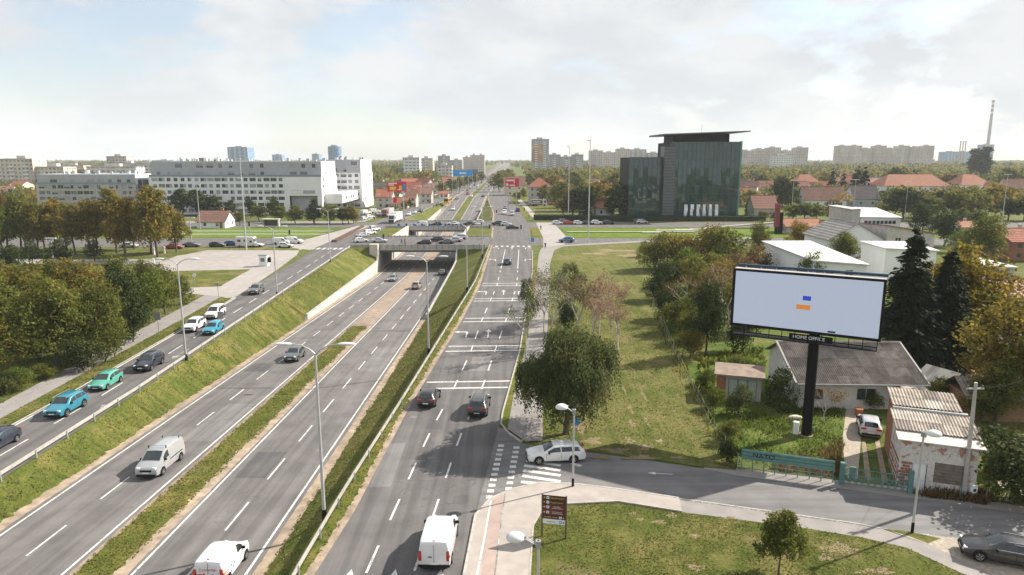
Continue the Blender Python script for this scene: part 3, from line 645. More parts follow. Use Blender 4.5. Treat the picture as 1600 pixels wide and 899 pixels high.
def lamp_dome(px, py, label, h, arm, base=None):
    x, y = G(px, py) if base is None else base
    root = empty('street_lamp', (x, y, 0), 0, label, 'street lamp', 'dome head lamps')
    MB().tube([(0,0,0),(0,0,h)], [.085,.06], 10).build('pole', M['pole'], root, 40)
    MB().cyl((0,0), .095, 0, .75, 10).build('pole_base', M['black'], root)
    ax, ay = arm
    for o_ in (-.07, .07): MB().tube([(0,o_,h-.25),(ax*.6,ay*.6+o_,h+.1),(ax,ay+o_,h+.28)], .022, 6).build('arm', M['lampw'], root)
    MB().box(-.12, .12, -.12, .12, h-.35, h).build('bracket', M['grey_back'], root)
    MB().box(ax-.1, ax+.28, ay-.12, ay+.12, h+.22, h+.34).build('ballast_box', M['grey_back'], root)
    mb = MB(); rings = []
    for rr, zz in ((.36,-.06),(.38,.0),(.36,.10),(.27,.20),(.14,.26),(.02,.28)): rings.append([(ax*1.28+rr*1.2*math.cos(t), ay*1.28+rr*math.sin(t), h+.22+zz) for t in [2*math.pi*k/14 for k in range(14)]])
    mb.loft(rings).build('dome_head', M['lampw'], root, 60)
    return root
lamp_dome(895, 762, 'dome head street lamp at the crossing beside the white estate car', 6.1, (-.72, -.15))
lamp_dome(1425, 833, 'dome head street lamp on the side street in front of the brick shed', 7.0, (.02, -.75))
lamp_dome(0, 0, 'dome head street lamp at the lower edge beside the brown sign', 6.1, (-.85, -.1), (1.25, 29.7))
def mast(px, py, label, h, kind='mast', r=.22):
    x, y = G(px, py)
    root = empty('lighting_mast', (x, y, 0), 0, label, 'mast')
    MB().tube([(0,0,0),(0,0,h*.4),(0,0,h)], [r,r*.75,r*.4], 10).build('pole', M['pole'], root, 40)
    MB().box(-1.0, .2, -.12, .12, h-.35, h-.15).build('lamp_head', M['lampw'], root)
    MB().box(-.9, .1, -.12, .12, h*.78, h*.78+.2).build('lamp_head', M['lampw'], root)
    MB().tube([(0,0,h),(0,0,h+1.2)], .04, 5).build('spike', M['pole'], root)
    return root
mast(919, 381, 'tallest pale mast on the verge of the cross avenue right of the road', 29)
mast(888, 344, 'pale mast by the hedge and parked cars behind the avenue', 28.5)
mast(385, 391, 'tall pale mast beside the camper van left of the bridge', 24)
def lamp_T(px, py, label, h, y=None):
    x, yy = G(px, py)
    root = empty('street_lamp', (x, yy, 0), 0, label, 'street lamp', 'avenue lamps with flat crossbar')
    MB().tube([(0,0,0),(0,0,h)], [.16,.09], 8).build('pole', M['pole'], root, 40); MB().box(-1.3, 1.3, -.2, .2, h-.05, h+.15).build('lamp_head', M['lampw'], root)
lamp_T(1103, 341, 'avenue lamp with flat crossbar before the glass office front', 15)
lamp_T(1236, 340, 'avenue lamp with flat crossbar right of the red advertising totem', 15)
lamp_T(1332, 342, 'avenue lamp with flat crossbar behind the white roofed workshop', 15.5)
lamp_T(1413, 345, 'avenue lamp with flat crossbar behind the dark conifers', 15)
lamp_T(1565, 350, 'avenue lamp with flat crossbar near the right edge of the avenue', 18)
lamp_T(313, 358, 'avenue lamp with flat crossbar beside the small tiled house', 15)
lamp_T(83, 405, 'short park lamp among the clipped evergreen shrubs', 5)
lamp_T(300, 386, 'short grey lamp at the left of the pale car park', 8)
# ------------------------------------------------------------------ signs, traffic lights, cabinets
def sign_post(px, py, label, h, panels, base=None, rz=0):
    x, y = base or G(px, py)
    root = empty('road_sign', (x, y, 0), rz, label, 'road sign')
    MB().tube([(0,0,0),(0,0,h)], .04, 6).build('post', M['galv'], root)
    for kind, z, s, m in panels:
        if kind == 'rect': MB().box(-s/2, s/2, -.06, -.03, z-s*.6, z+s*.6).build('panel', M[m], root)
        elif kind == 'tri': MB().add([(-s/2,-.06,z-s*.4),(s/2,-.06,z-s*.4),(0,-.06,z+s*.5),(-s/2,-.03,z-s*.4),(s/2,-.03,z-s*.4),(0,-.03,z+s*.5)],[(0,1,2),(5,4,3),(0,3,4,1),(1,4,5,2),(2,5,3,0)]).build('panel', M[m], root)
        else:
            n = 14; MB().loft([[(s/2*math.cos(2*math.pi*k/n), yy, z+s/2*math.sin(2*math.pi*k/n)) for k in range(n)] for yy in (-.03,-.06)]).build('panel', M[m], root)
    return root
sign_post(0, 0, 'red and blue road signs on a thin post behind the crossing lamp', 4.6, [('rect', 4.3, .45, 'signwhite'), ('disc', 4.31, .42, 'signred'), ('rect', 2.75, .5, 'signblue')], (AY(900, 640, 53)[0], 53))
sign_post(249, 525, 'grey backed road sign on the grass strip left of the service road', 3.2, [('rect', 2.8, .9, 'grey_back')])
sign_post(347, 522, 'grey backed road sign by the guard rail beside the blue coupe', 3.2, [('rect', 2.7, .8, 'grey_back')])
sign_post(342, 470, 'thin grey sign post at the tip of the grass strip', 3.0, [('rect', 2.8, .4, 'grey_back')])
sign_post(305, 448, 'small round white sign in front of the grass triangle', 2.6, [('disc', 2.2, .7, 'signwhite')])
sign_post(832, 384, 'small blue sign on a post by the pedestrian crossing', 2.2, [('rect', 1.6, .9, 'signblue')])
sign_post(900, 384, 'white box sign on a post at the avenue verge', 2.0, [('rect', 1.2, .6, 'signwhite')])
for i in range(9):
    x = 622 + i * 12.2; xx, yy = G(x, 369)
    sign_post(0, 0, ['leftmost', 'second', 'third', 'fourth', 'middle', 'sixth', 'seventh', 'eighth', 'rightmost'][i] + ' of the slim poles with blue disc signs between the bridges', 4.4 + 5.5 * (i % 3 != 1), [('disc', 3.3, .85, 'signblue'), ('rect', 3.3, .3, 'signwhite')], (xx, yy + 2))
def traffic_light(px, py, label, h=3.6, mastarm=0):
    x, y = G(px, py); root = empty('traffic_light', (x, y, 0), 0, label, 'traffic light')
    MB().tube([(0,0,0),(0,0,h)], .08, 7).build('post', M['galv'], root)
    MB().bevbox(-.22, .22, -.3, -.06, h-1.3, h-.1, .05).build('signal_box', M['black'], root)
    for k, c in enumerate(((.3,.01,.01),(.3,.15,.01),(.01,.2,.05))): MB().cyl((0,0), .12, 0, .04, 10).build('lens', glass('lens%d' % k, c), root, None, (0,-.3,h-.35-k*.36), (math.pi/2,0,0))
    return root
traffic_light(392, 386, 'traffic light at the left mouth of the cross avenue', 7)
traffic_light(454, 388, 'traffic light beside the white vans left of the bridge', 5)
traffic_light(600, 390, 'traffic light at the left end of the near bridge', 4.2)
traffic_light(705, 402, 'traffic light in front of the near bridge parapet', 3.0) if False else None
traffic_light(765, 372, 'traffic light at the right end of the near bridge', 4.2); traffic_light(814, 374, 'traffic light on the kerbed grass island right of the junction', 4.4)
traffic_light(819, 344, 'traffic light beyond the far carriageway beside the hedge', 5); traffic_light(776, 346, 'traffic light at the tip of the far grass triangle', 4.5)
def sign_board():
    (xa, ya), (xb, yb) = G(847, 838), G(884, 842)
    ang = math.atan2(yb - ya, xb - xa); w = math.hypot(xb - xa, yb - ya)
    root = empty('direction_sign', ((xa + xb) / 2, (ya + yb) / 2, 0), ang, 'brown multi panel direction sign on two posts at the corner lawn', 'direction sign')
    zt = AY(847, 772, ya)[1]; zb = AY(847, 816, ya)[1]
    for s in (-1, 1): MB().box(s*w/2 - .05, s*w/2 + .05, -.05, .05, 0, zt).build('post', plain('sign_post_brown', (.10, .07, .06), .6, 0), root)
    rows = [('signbrown', 'signyellow', 'Željeznički kolodvor', -1, 1), ('signbrown', 'signyellow', 'Autobusni kolodvor', -1, 1), ('signmaroon', 'signwhite', 'Nacionalna i\nsveučilišna knjižnica', -1, 1.15), ('signmaroon', 'signwhite', 'Koncertna dvorana\nVatroslava Lisinskog', -1, 1.15), ('signbrown', 'signyellow', 'Zagrebački velesajam', 1, .95), ('signwhite', 'signbrown', 'International', 1, 1.05)]
    tot = sum(r[4] for r in rows); z = zt - .02
    for bgm, fg, tx, side, k in rows:
        h = (zt - zb) * k / tot
        p = MB().box(-w/2 + .05, w/2 - .05, -.07, -.03, z - h + .012, z).build('panel', M[bgm], root)
        sx = side * (w/2 - .16)
        mb = MB(); zc = z - h/2; d = .07 * side
        mb.box(sx - .07, sx + .02, -.078, -.072, zc - .02, zc + .02); mb.add([(sx + d*1.4, -.078, zc), (sx - d*.2, -.078, zc + .075), (sx - d*.2, -.078, zc - .075)], [(0,1,2), (0,2,1)])
        mb.build('arrow', M[fg], p)
        ix = side * (w/2 - .36)
        MB().box(ix - .09, ix + .09, -.078, -.071, zc - .085, zc + .085).build('symbol', M['signblue' if bgm == 'signwhite' else 'signwhite'], p)
        MB().box(ix - .05, ix + .05, -.082, -.079, zc - .03, zc + .025).build('symbol_mark', M['signwhite' if bgm == 'signwhite' else 'black'], p)
        t = mobj('lettering', text_mesh(tx, .105 if '\n' in tx else .125, M[fg], .002), p, (-side*.19, -.078, zc), (math.pi/2, 0, 0))
        t.scale = (.82, 1, 1)
        z -= h
sign_board()
# ------------------------------------------------------------------ buildings
_win = {}
def win_mesh(w, h, kind):
    k = (round(w, 1), round(h, 1), kind)
    if k in _win: return _win[k]
    w, h = k[0] + .04, k[1] + .04; mb = MB(); f = .07
    mb.box(-w/2, w/2, -.02, .05, -h/2, -h/2 + f, 0); mb.box(-w/2, w/2, -.02, .05, h/2 - f, h/2, 0)
    for x in [-w/2, w/2 - f] + ([-f/2] if w > 1.3 else []) + ([-w/4, w/4] if w > 2.6 else []): mb.box(x, x + f, -.021, .049, -h/2 + f, h/2 - f, 0)
    mb.quad((-w/2, .03, -h/2), (w/2, .03, -h/2), (w/2, .03, h/2), (-w/2, .03, h/2), 1)
    if kind == 'shut': mb.quad((-w/2, -.03, -h/2), (w/2, -.03, -h/2), (w/2, -.03, h/2), (-w/2, -.03, h/2), 2)
    if kind == 'half': mb.quad((-w/2, -.03, 0), (w/2, -.03, 0), (w/2, -.03, h/2), (-w/2, -.03, h/2), 2)
    if kind == 'side': mb.quad((0, -.03, -h/2), (w/2, -.03, -h/2), (w/2, -.03, h/2), (0, -.03, h/2), 2)
    _win[k] = mb.mesh('window', [M['shutter'] if kind != 'white' else M['wframe'], M['wglass'] if kind != 'pale' else M['wglass2'], M['shutter']]); return _win[k]
def wallpanel(mb, O, u, L, z0, z1, ops, depth=.22, m=0):
    n = (u[1], -u[0])
    P = lambda a, z, d=0: (O[0] + u[0]*a - n[0]*d, O[1] + u[1]*a - n[1]*d, z)
    zs = sorted(set([z0, z1] + [o[2] for o in ops] + [o[3] for o in ops]))
    for i in range(len(zs) - 1):
        a, b = zs[i], zs[i+1]
        if b - a < 1e-5: continue
        row = sorted([(o[0], o[1]) for o in ops if o[2] <= a + 1e-6 and o[3] >= b - 1e-6]); x = 0.0
        for s, e in row:
            if s > x: mb.quad(P(x, a), P(s, a), P(s, b), P(x, b), m)
            x = max(x, e)
        if x < L: mb.quad(P(x, a), P(L, a), P(L, b), P(x, b), m)
    for s, e, a, b in ops:
        mb.quad(P(s,a), P(e,a), P(e,a,depth), P(s,a,depth), m); mb.quad(P(s,b,depth), P(e,b,depth), P(e,b), P(s,b), m)
        mb.quad(P(s,a), P(s,a,depth), P(s,b,depth), P(s,b), m); mb.quad(P(e,a,depth), P(e,a), P(e,b), P(e,b,depth), m)
def put_windows(parent, O, u, ops, kinds, depth=.2, rng=random):
    n = (u[1], -u[0]); a = math.atan2(u[1], u[0])
    for s, e, b, t in ops:
        c = (s + e) / 2
        mobj('window', win_mesh(e - s, t - b, rng.choice(kinds)), parent, (O[0] + u[0]*c - n[0]*depth, O[1] + u[1]*c - n[1]*depth, (b + t)/2), (0, 0, a))
def grid_ops(L, z0, floors, fh, cols, h=1.45, sill=.9, rng=None, wmin=1.2, wmax=1.2, edge=1.2, skip=0.0):
    ops = []
    for f in range(floors):
        for c in range(cols):
            if rng and rng.random() < skip: continue
            x = edge + (L - 2*edge) * (c + .5) / cols; w = wmin if not rng else rng.choice([wmin, wmax])
            w = min(w, (L - 2*edge) / cols * .9); ops.append((x - w/2, x + w/2, z0 + f*fh + sill, z0 + f*fh + sill + h))
    return ops
def clutter(root, rng, x0, x1, y0, y1, z, n):
    for i in range(n):
        x, y = rng.uniform(x0, x1), rng.uniform(y0, y1); h = rng.uniform(.7, 1.6); w = rng.uniform(.25, .6)
        MB().box(x - w, x + w, y - w, y + w, z, z + h*.85).box(x - w*1.15, x + w*1.15, y - w*1.15, y + w*1.15, z + h*.85, z + h).build('chimney', M[rng.choice(['wall_gr', 'wall_w', 'conc_d', 'wall_g'])], root)
def apartment(label, x0, x1, y0, y1, floors, top, zc, zt, setback, frontcols, sidecols, seed, notch=None, kinds=('dark', 'dark', 'half', 'side', 'pale', 'shut')):
    rng = random.Random(seed); root = empty('apartment_block', ((x0+x1)/2, y0, 0), 0, label, 'apartment building')
    ox, oy = (x0+x1)/2, y0; L, D = x1 - x0, y1 - y0; fh = zc / floors
    mb = MB(); O = (x0 - ox, 0); u = (1, 0)
    ops = grid_ops(L, 0, floors, fh, frontcols, 1.5, .8, rng, 1.7, 4.2, 1.0, .03)
    if notch: ops = [o for o in ops if not (notch[0] - 1.9 < (o[0]+o[1])/2 < notch[1] + 1.9)]
    big = [(notch[0], notch[1], .2, fh*3)] if notch else []
    wallpanel(mb, O, u, L, 0, zc, ops + big, .22)
    if notch:
        a, b = notch; mb.box(a + O[0], b + O[0], 2.2, 2.4, 0, fh*3, 1)
        for f in range(3):
            for q in (.12, .38, .66, .84): put_windows(root, (O[0] + a, 2.2), u, [((b-a)*q, (b-a)*q + 1.5, f*fh + .8, f*fh + 2.2)], ['dark', 'shut', 'half'], -.01, rng)
        put_windows(root, O, u, [(a + 1, b - 1, fh*3 + .9, fh*3 + 2.3)], ['side'], -.02)
    put_windows(root, O, u, ops, kinds, .2, rng)
    Os = (x1 - ox, 0); us = (0, 1); so = grid_ops(D, 0, floors, fh, sidecols, 1.5, .8, rng, 1.3, 2.4, 1.0, .12)
    wallpanel(mb, Os, us, D, 0, zc, so, .22); put_windows(root, Os, us, so, kinds, .2, rng)
    mb.quad((O[0], D, 0), (O[0], 0, 0), (O[0], 0, zc), (O[0], D, zc)); mb.quad((-O[0], D, 0), (O[0], D, 0), (O[0], D, zc), (-O[0], D, zc)); mb.quad((O[0], 0, zc), (-O[0], 0, zc), (-O[0], D, zc), (O[0], D, zc))
    mb.build('wall', [M['wall_w' if setback >= 0 else 'wall_gr'], M['wall_g']], root)
    if zt > zc:
        s = abs(setback); mb = MB(); fh2 = (zt - zc) / top
        ops = grid_ops(L - .6, zc, top, fh2, int(frontcols*.7), 1.7, .5, rng, 1.6, 3.0, 1.0, .35)
        wallpanel(mb, (O[0] + .3, s), u, L - .6, zc, zt, ops, .18); put_windows(root, (O[0] + .3, s), u, ops, ('dark', 'shut', 'half', 'pale'), .16, rng)
        so = grid_ops(D - s - .6, zc, top, fh2, sidecols, 1.6, .6, rng, 1.1, 1.4, 1.0, .3)
        wallpanel(mb, (x1 - ox - .3, s), us, D - s - .6, zc, zt, so, .18, 1); put_windows(root, (x1 - ox - .3, s), us, so, ('dark', 'shut'), .16, rng)
        mb.quad((O[0]+.3, s, zt), (-O[0]-.3, s, zt), (-O[0]-.3, D-.6, zt), (O[0]+.3, D-.6, zt)); mb.quad((O[0]+.3, D-.6, zc), (O[0]+.3, s, zc), (O[0]+.3, s, zt), (O[0]+.3, D-.6, zt))
        mb.build('upper_storey', [M['wall_g'], M['wall_w']], root)
        if s > .5:
            n = max(3, int(L / 9))
            for i in range(n): MB().box(O[0] + L*i/n + .1, O[0] + L*(i+1)/n - .1, .15, .22, zc, zc + .95).build('balcony_glass', glass('balcony_glass', (.22, .27, .29), .1), root)
        clutter(root, rng, O[0] + 3, -O[0] - 3, s + 2, D - 3, zt, int(L / 2.2))
    return root
def X_at(px, Y, py=300): return AY(px, py, Y)[0]
apartment('long white apartment block with grey set back top floors behind the trees', X_at(234, 296), X_at(503, 296), 296, 322, 6, 2, 16.0, 22.6, 1.9, 24, 6, 3, (60, 72))
apartment('white rear apartment wing with grey top standing right of the long block', X_at(500, 332), X_at(566, 332), 332, 358, 6, 2, 17.0, 23.2, .01, 6, 6, 5)
apartment('grey apartment block with flat dark top left of the white block', X_at(57, 300), X_at(213, 300), 300, 318, 5, 1, 12.6, 17.0, -.8, 15, 4, 7)
rt = empty('glazed_link', (X_at(224, 303), 303, 0), 0, 'dark glazed stair link between grey and white apartment blocks', 'building')
MB().box(-3.2, 3.2, 0, 12, 0, 15.2).build('wall', M['wall_g'], rt)
for i in range(5):
    for s in (-1, 1): MB().box(s*1.5 - 1.3, s*1.5 + 1.3, -.12, -.003, .5 + i*2.9, 3.1 + i*2.9).build('pane', M['wglass'], rt)
# raised podium joining the wings
rt = empty('apartment_podium', (-75, 326, 0), 0, 'white raised storey with windows linking the two apartment wings', 'building')
mb = MB(); O = (1.2, -4); L = 40.0; ops = grid_ops(L, 5, 1, 4, 10, 1.5, 1.2, None, 2.2, 2.2)
xr = 0.9
wallpanel(mb, (xr, -26), (0, 1), 58, 4.6, 8.6, [(o[0], o[1], o[2], o[3]) for o in grid_ops(58, 4.6, 1, 4, 12, 1.5, 1.2, None, 2.4, 2.4)], .2)
mb.box(-7, xr - .01, -26, 32, 8.58, 8.6); mb.box(-7, xr - .3, -26, 32, 4.4, 4.6); mb.quad((-7, -26, 4.6), (xr, -26, 4.6), (xr, -26, 8.6), (-7, -26, 8.6))
mb.build('wall', M['wall_w'], rt); put_windows(rt, (xr, -26), (0, 1), grid_ops(58, 4.6, 1, 4, 12, 1.5, 1.2, None, 2.4, 2.4), ('dark', 'side'), .18)
for y in (-20, -5, 10, 28): MB().cyl((-1, y), .3, 0, 4.4, 8).build('column', M['conc'], rt)
# ------------------------------------------------------------------ the dark green glass office
def office():
    Y = 273.0; xl, xr = X_at(1043, Y, 342), X_at(1150, Y, 342); x0 = X_at(982, Y, 342); root = empty('glass_office', ((x0 + xr)/2, Y, 0), 0, 'dark green glass office building with a flat oversailing roof', 'office building')
    ox = (x0 + xr)/2; g = [glass('office_glass%d' % i, c, .03, .85) for i, c in enumerate(((.009,.044,.042),(.011,.052,.049),(.008,.038,.038),(.015,.066,.062)))]
    fr = plain('office_frame', (.022, .07, .066), .4, 0); zt = AY(1100, 222, Y)[1]; zl = AY(1000, 246, Y)[1]; rng = random.Random(4)
    def curtain(name, a, b, yy, z0, z1, cols, rows, side=False):
        core = MB().box(a + .1, b - .1, yy + .35, yy + 24, z0, z1 - .1).build('core', M['black'], root)
        cw, rh = (b - a)/cols, (z1 - z0)/rows
        pm = [MB().box(-cw/2 + .05, cw/2 - .05, 0, .1, -rh/2 + .06, rh/2 - .06).mesh('pane', q) for q in g]
        for i in range(cols):
            for j in range(rows):
                o = mobj('pane', rng.choice(pm + [pm[0], pm[2]]), root, (a + cw*(i+.5), yy + rng.uniform(0, .03), z0 + rh*(j+.5))); o.rotation_euler = (rng.uniform(-.014, .010), 0, rng.uniform(-.014, .014))
        for j in range(rows + 1): MB().box(a, b, yy - .05, yy + .06, z0 + rh*j - .07, z0 + rh*j + .07).build('transom', fr, root)
        for i in range(0, cols + 1, 2): MB().box(a + cw*i - .06, a + cw*i + .06, yy - .08, yy + .05, z0, z1).build('mullion', fr, root)
        rows2 = rows; cw2 = 24/6
        pm2 = [MB().box(0, .1, -cw2/2 + .05, cw2/2 - .05, -rh/2 + .06, rh/2 - .06).mesh('pane', q) for q in g]
        for i in range(6):
            for j in range(rows): mobj('pane', rng.choice(pm2), root, (b, yy + .3 + cw2*(i+.5), z0 + rh*(j+.5)))
    curtain('main', xl - ox, xr - ox, 0, 0, zt, 16, 9); curtain('low', x0 - ox, X_at(1033, Y, 342) - ox, 2, 0, zl, 7, 6)
    a, b = X_at(1034, Y - 1, 342) - ox, X_at(1052, Y - 1, 342) - ox; zs = AY(1040, 229, Y)[1]
    t = MB().box(a, b, -1.2, 6, 0, zs).build('stair_tower', plain('steel_cladding', (.07, .08, .085), .4, .1, 1, .5), root)
    for i in range(24): MB().box(a + .1, b - .1, -1.32, -1.2, .6 + i*zs/24.5, .6 + (i + .72)*zs/24.5).build('louvre', plain('steel_louvre', (.13, .145, .155), .4, .15, 2, .5), t)
    zr0, zr1 = AY(1100, 222, Y)[1], AY(1100, 209.5, Y)[1]
    MB().box(X_at(1051, Y) - ox, X_at(1138, Y) - ox, 2.5, 20, zr0, zr1).build('penthouse', M['black'], root)
    ra, rb = X_at(1033, Y - 4) - ox, X_at(1167, Y - 4) - ox
    MB().add([(ra, -4, zr1 - .6), (rb, -4, zr1 + .7), (rb, 24, zr1 + .7), (ra, 24, zr1 - .6), (ra, -4, zr1 - .1), (rb, -4, zr1 + 1.1), (rb, 24, zr1 + 1.2), (ra, 24, zr1 + .1)], [(0,3,2,1),(4,5,6,7),(0,1,5,4),(1,2,6,5),(2,3,7,6),(3,0,4,7)]).build('roof', plain('roof_dark', (.10, .11, .12), .5, .1), root)
    MB().tube([((X_at(1100, Y) - ox), 8, zr1), ((X_at(1100, Y) - ox), 8, zr1 + 4)], .06, 5).build('antenna', M['galv'], root)
    e = MB().box(xr - ox + .12, xr - ox + .9, .4, 1.2, 0, zt + .3).build('sunlit_edge', glass('sunlit_edge_glass', (.06, .22, .19), .1, .8), root)  # paler glass strip: sunlight on the right-hand edge is put into its colour
    for i in range(6):
        px = 1057 + i * 9.2; x, y = G(px, 341)
        f = empty('banner_flag', (x, Y - 7, 0), 0, ['leftmost', 'second', 'third', 'fourth', 'fifth', 'rightmost'][i] + ' of the white upright banners before the glass office', 'flag', 'white banners before the office')
        MB().tube([(0,0,0),(0,0,6.4)], .05, 6).build('pole', M['galv'], f)
        MB().add([(.05 + .06*math.sin(k*1.3), .12*math.sin(k + i), 6.3 - k*.85) for k in range(7)] + [(1.25 + .15*math.sin(k*.9 + i), .25*math.sin(k*1.4 + i*2), 6.3 - k*.85) for k in range(7)], [(k, k+1, k+8, k+7) for k in range(6)]).build('banner', M['signwhite'], f)
office()
# ------------------------------------------------------------------ houses
def house(label, x, y, rz, w, d, h, rh, wall, roof, hip=0.0, seed=0, cat='house', cols=3, floors=1, chim=True, dormer=False, ribs=False, name='house'):
    rng = random.Random(seed + int(abs(x)*10)); root = empty(name, (x, y, 0), rz, label, cat)
    mb = MB(); fh = h / floors; of = grid_ops(w, 0, floors, fh, cols, min(1.3, fh*.5), fh*.3, None, 1.1, 1.1, .6)
    wallpanel(mb, (-w/2, -d/2), (1, 0), w, 0, h, of, .15); put_windows(root, (-w/2, -d/2), (1, 0), of, ('dark', 'white', 'half'), .13, rng)
    os = grid_ops(d, 0, floors, fh, max(1, int(d/4)), min(1.3, fh*.5), fh*.3, None, 1.0, 1.0, .6)
    wallpanel(mb, (w/2, -d/2), (0, 1), d, 0, h, os, .15); put_windows(root, (w/2, -d/2), (0, 1), os, ('dark', 'white'), .13, rng)
    wallpanel(mb, (-w/2, d/2), (0, -1), d, 0, h, os, .15); put_windows(root, (-w/2, d/2), (0, -1), os, ('dark', 'white'), .13, rng)
    mb.quad((w/2, d/2, 0), (-w/2, d/2, 0), (-w/2, d/2, h), (w/2, d/2, h))
    if rh and not hip:
        for s in (-1, 1): mb.add([(s*w/2, -d/2, h), (s*w/2, d/2, h), (s*w/2, 0, h + rh)], [(0, 1, 2)])
    if not rh: mb.quad((-w/2, -d/2, h), (w/2, -d/2, h), (w/2, d/2, h), (-w/2, d/2, h))
    mb.build('wall', M[wall], root)
    e = .45; hx = hip * d / 2
    if rh:
        k = rh / (d/2); zl = h - e*k
        rt = MB()
        for s in (-1, 1):
            a, b, c, q = (-w/2 - e, s*(d/2 + e), zl), (w/2 + e, s*(d/2 + e), zl), (w/2 + e - hx - (e if hip else 0), 0, h + rh), (-w/2 - e + hx + (e if hip else 0), 0, h + rh)
            up = .16
            lo = [a, b, c, q]; hi = [(p[0], p[1], p[2] + up) for p in lo]
            fs = [(0,3,2,1),(4,5,6,7),(0,1,5,4),(1,2,6,5),(2,3,7,6),(3,0,4,7)]
            if s > 0: fs = [f[::-1] for f in fs]
            rt.add(lo + hi, fs)
        if hip:
            for s in (-1, 1):
                tp = (s*(w/2 + e - hx - e), 0, h + rh + .16)
                pts = [(s*(w/2 + e), -d/2 - e, zl + .17), (s*(w/2 + e), d/2 + e, zl + .17), tp]; rt.add(pts, [(0, 1, 2) if s > 0 else (2, 1, 0)])
        ro = rt.build('roof', M[roof], root)
        MB().tube([(-w/2 + hx, 0, h + rh + .17), (w/2 - hx, 0, h + rh + .17)], .14, 6).build('ridge_cap', M[roof], ro)
        # tile courses as raised battens
        nb = max(3, int(math.hypot(d/2, rh) / .8)); mbt = MB()
        for s in (-1, 1):
            for i in range(nb):
                t = i / nb; z = zl + (h + rh - zl)*t + .17; yy = s*(d/2 + e)*(1 - t); hx2 = (hx + e) * t if hip else 0
                mbt.obox((-w/2 - e + hx2, yy), (w/2 + e - hx2, yy), .1, z - .02, z + .035)
        mbt.build('tile_course', M[roof], ro)
        if chim: MB().box(-.35, .35, -.3, .3, h + rh*.5, h + rh + .9).box(-.42, .42, -.37, .37, h + rh + .9, h + rh + 1.02).build('chimney', M['brick' if seed % 2 else 'wall_gr'], ro, None, (w*.22, d*.12, 0))
        if dormer:
            for xx in (-w*.25, w*.25): MB().box(xx - .8, xx + .8, -d/2*.75, -d*.1, h + rh*.2, h + rh*.62).build('dormer', M[wall], ro)
    else:
        MB().box(-w/2 - .2, w/2 + .2, -d/2 - .2, d/2 + .2, h + .003, h + .25).build('roof', M[roof], root)
    MB().box(-.5, .5, -.06, .02, 0, 2.05).build('door', M['wood'], root, None, (w*.36, -d/2, 0)) if floors < 3 else None
    return root
def phouse(label, pl, pr, pb, pe, pr_, d, wall, roof, **k):
    Y = G((pl + pr)/2, pb)[1]; xa, _ = AY(pl, pb, Y); xb, _ = AY(pr, pb, Y); h = AY((pl+pr)/2, pe, Y)[1]; zr = AY((pl+pr)/2, pr_, Y + d/2)[1]
    return house(label, (xa + xb)/2, Y + d/2, k.pop('rz', 0), xb - xa, d, max(h, 2.2), max(zr - h, .8), wall, roof, **k)
M['tile_p'] = plain('pinkish_roof_tile', (.36, .19, .15), .85, .12, 1, spec=.2); M['tile_o'] = plain('orange_roof_tile', (.40, .19, .12), .85, .15, 1.2, spec=.2)
phouse('brown house with plain pinkish tiled roof right of the glass office', 1178, 1214, 339, 325, 306, 10, 'wall_gr', 'tile_p', cols=2)
phouse('derelict long house with patchy dark brown roof and white walls', 1257, 1322, 324, 312, 292, 11, 'wall_w', 'tile_b', cols=5, seed=1)
h_ = phouse('grey blue house with roof windows and solar panels', 1334, 1374, 324, 310, 290, 12, 'wall_g', 'tile_d', cols=2, seed=2)
for i in range(5):
    for j in range(2): MB().box(-.75, .75, -.03, .03, -.5, .5).build('solar_panel', M['wglass'], h_, None, (-5 + i*1.9, -4.2 + j*1.6, 5.6 + j*1.4), (R(-50), 0, 0))
phouse('two storey house with orange hipped roof behind the derelict house', 1243, 1279, 303, 284, 273, 12, 'wall_c', 'tile_o', hip=.8, floors=2, cols=4)
phouse('school like building with very long orange hipped roof', 1380, 1484, 309, 291, 273, 20, 'wall_w', 'tile_o', hip=.7, cols=12, floors=2, seed=3)
phouse('long orange hipped roof building at the right behind the poplars', 1500, 1548, 306, 289, 273, 18, 'wall_w', 'tile_o', hip=.7, cols=6, floors=2, seed=4)
phouse('small red roofed house just right of the office edge', 1157, 1176, 316, 304, 294, 9, 'wall_w', 'tile_r', cols=2)
phouse('house with white porch roof and brown tiles behind the conifer', 1184, 1208, 306, 297, 287, 9, 'wall_w', 'tile_b', cols=2, seed=5)
phouse('pink roofed house right of the orange hipped one', 1284, 1300, 301, 294, 286, 9, 'wall_w', 'tile_p', cols=2, seed=6)
phouse('narrow red roofed house beside the dark spruces', 1318, 1331, 296, 284, 275, 9, 'wall_gr', 'tile_r', cols=1, seed=7)
phouse('dark roofed house left of the school like building', 1352, 1382, 294, 284, 277, 10, 'wall_g', 'tile_d', cols=2, seed=8)
phouse('house with maroon roof and white gable at the far right', 1572, 1606, 312, 297, 280, 11, 'wall_c', 'tile_b', cols=2, seed=9)
phouse('low house with orange tiled roof beside the red advertising totem', 1228, 1288, 366, 354, 343, 9, 'wall_gr', 'tile_o', cols=2, seed=10)
phouse('grey gabled roof house among the trees behind the spruce', 1462, 1482, 326, 318, 309, 8, 'wall_g', 'wall_g', cols=1, seed=11)
phouse('red brick house with red roof at the right edge', 1578, 1640, 408, 378, 358, 12, 'brick', 'tile_r', cols=3, floors=2, seed=12)
phouse('house with bright red roof left of the brick house', 1562, 1590, 388, 374, 360, 8, 'wall_gr', 'tile_r', cols=1, seed=13)
phouse('small white house with red roof peeping behind the round tree', 1502, 1528, 366, 356, 347, 8, 'wall_w', 'tile_o', cols=1, seed=14)
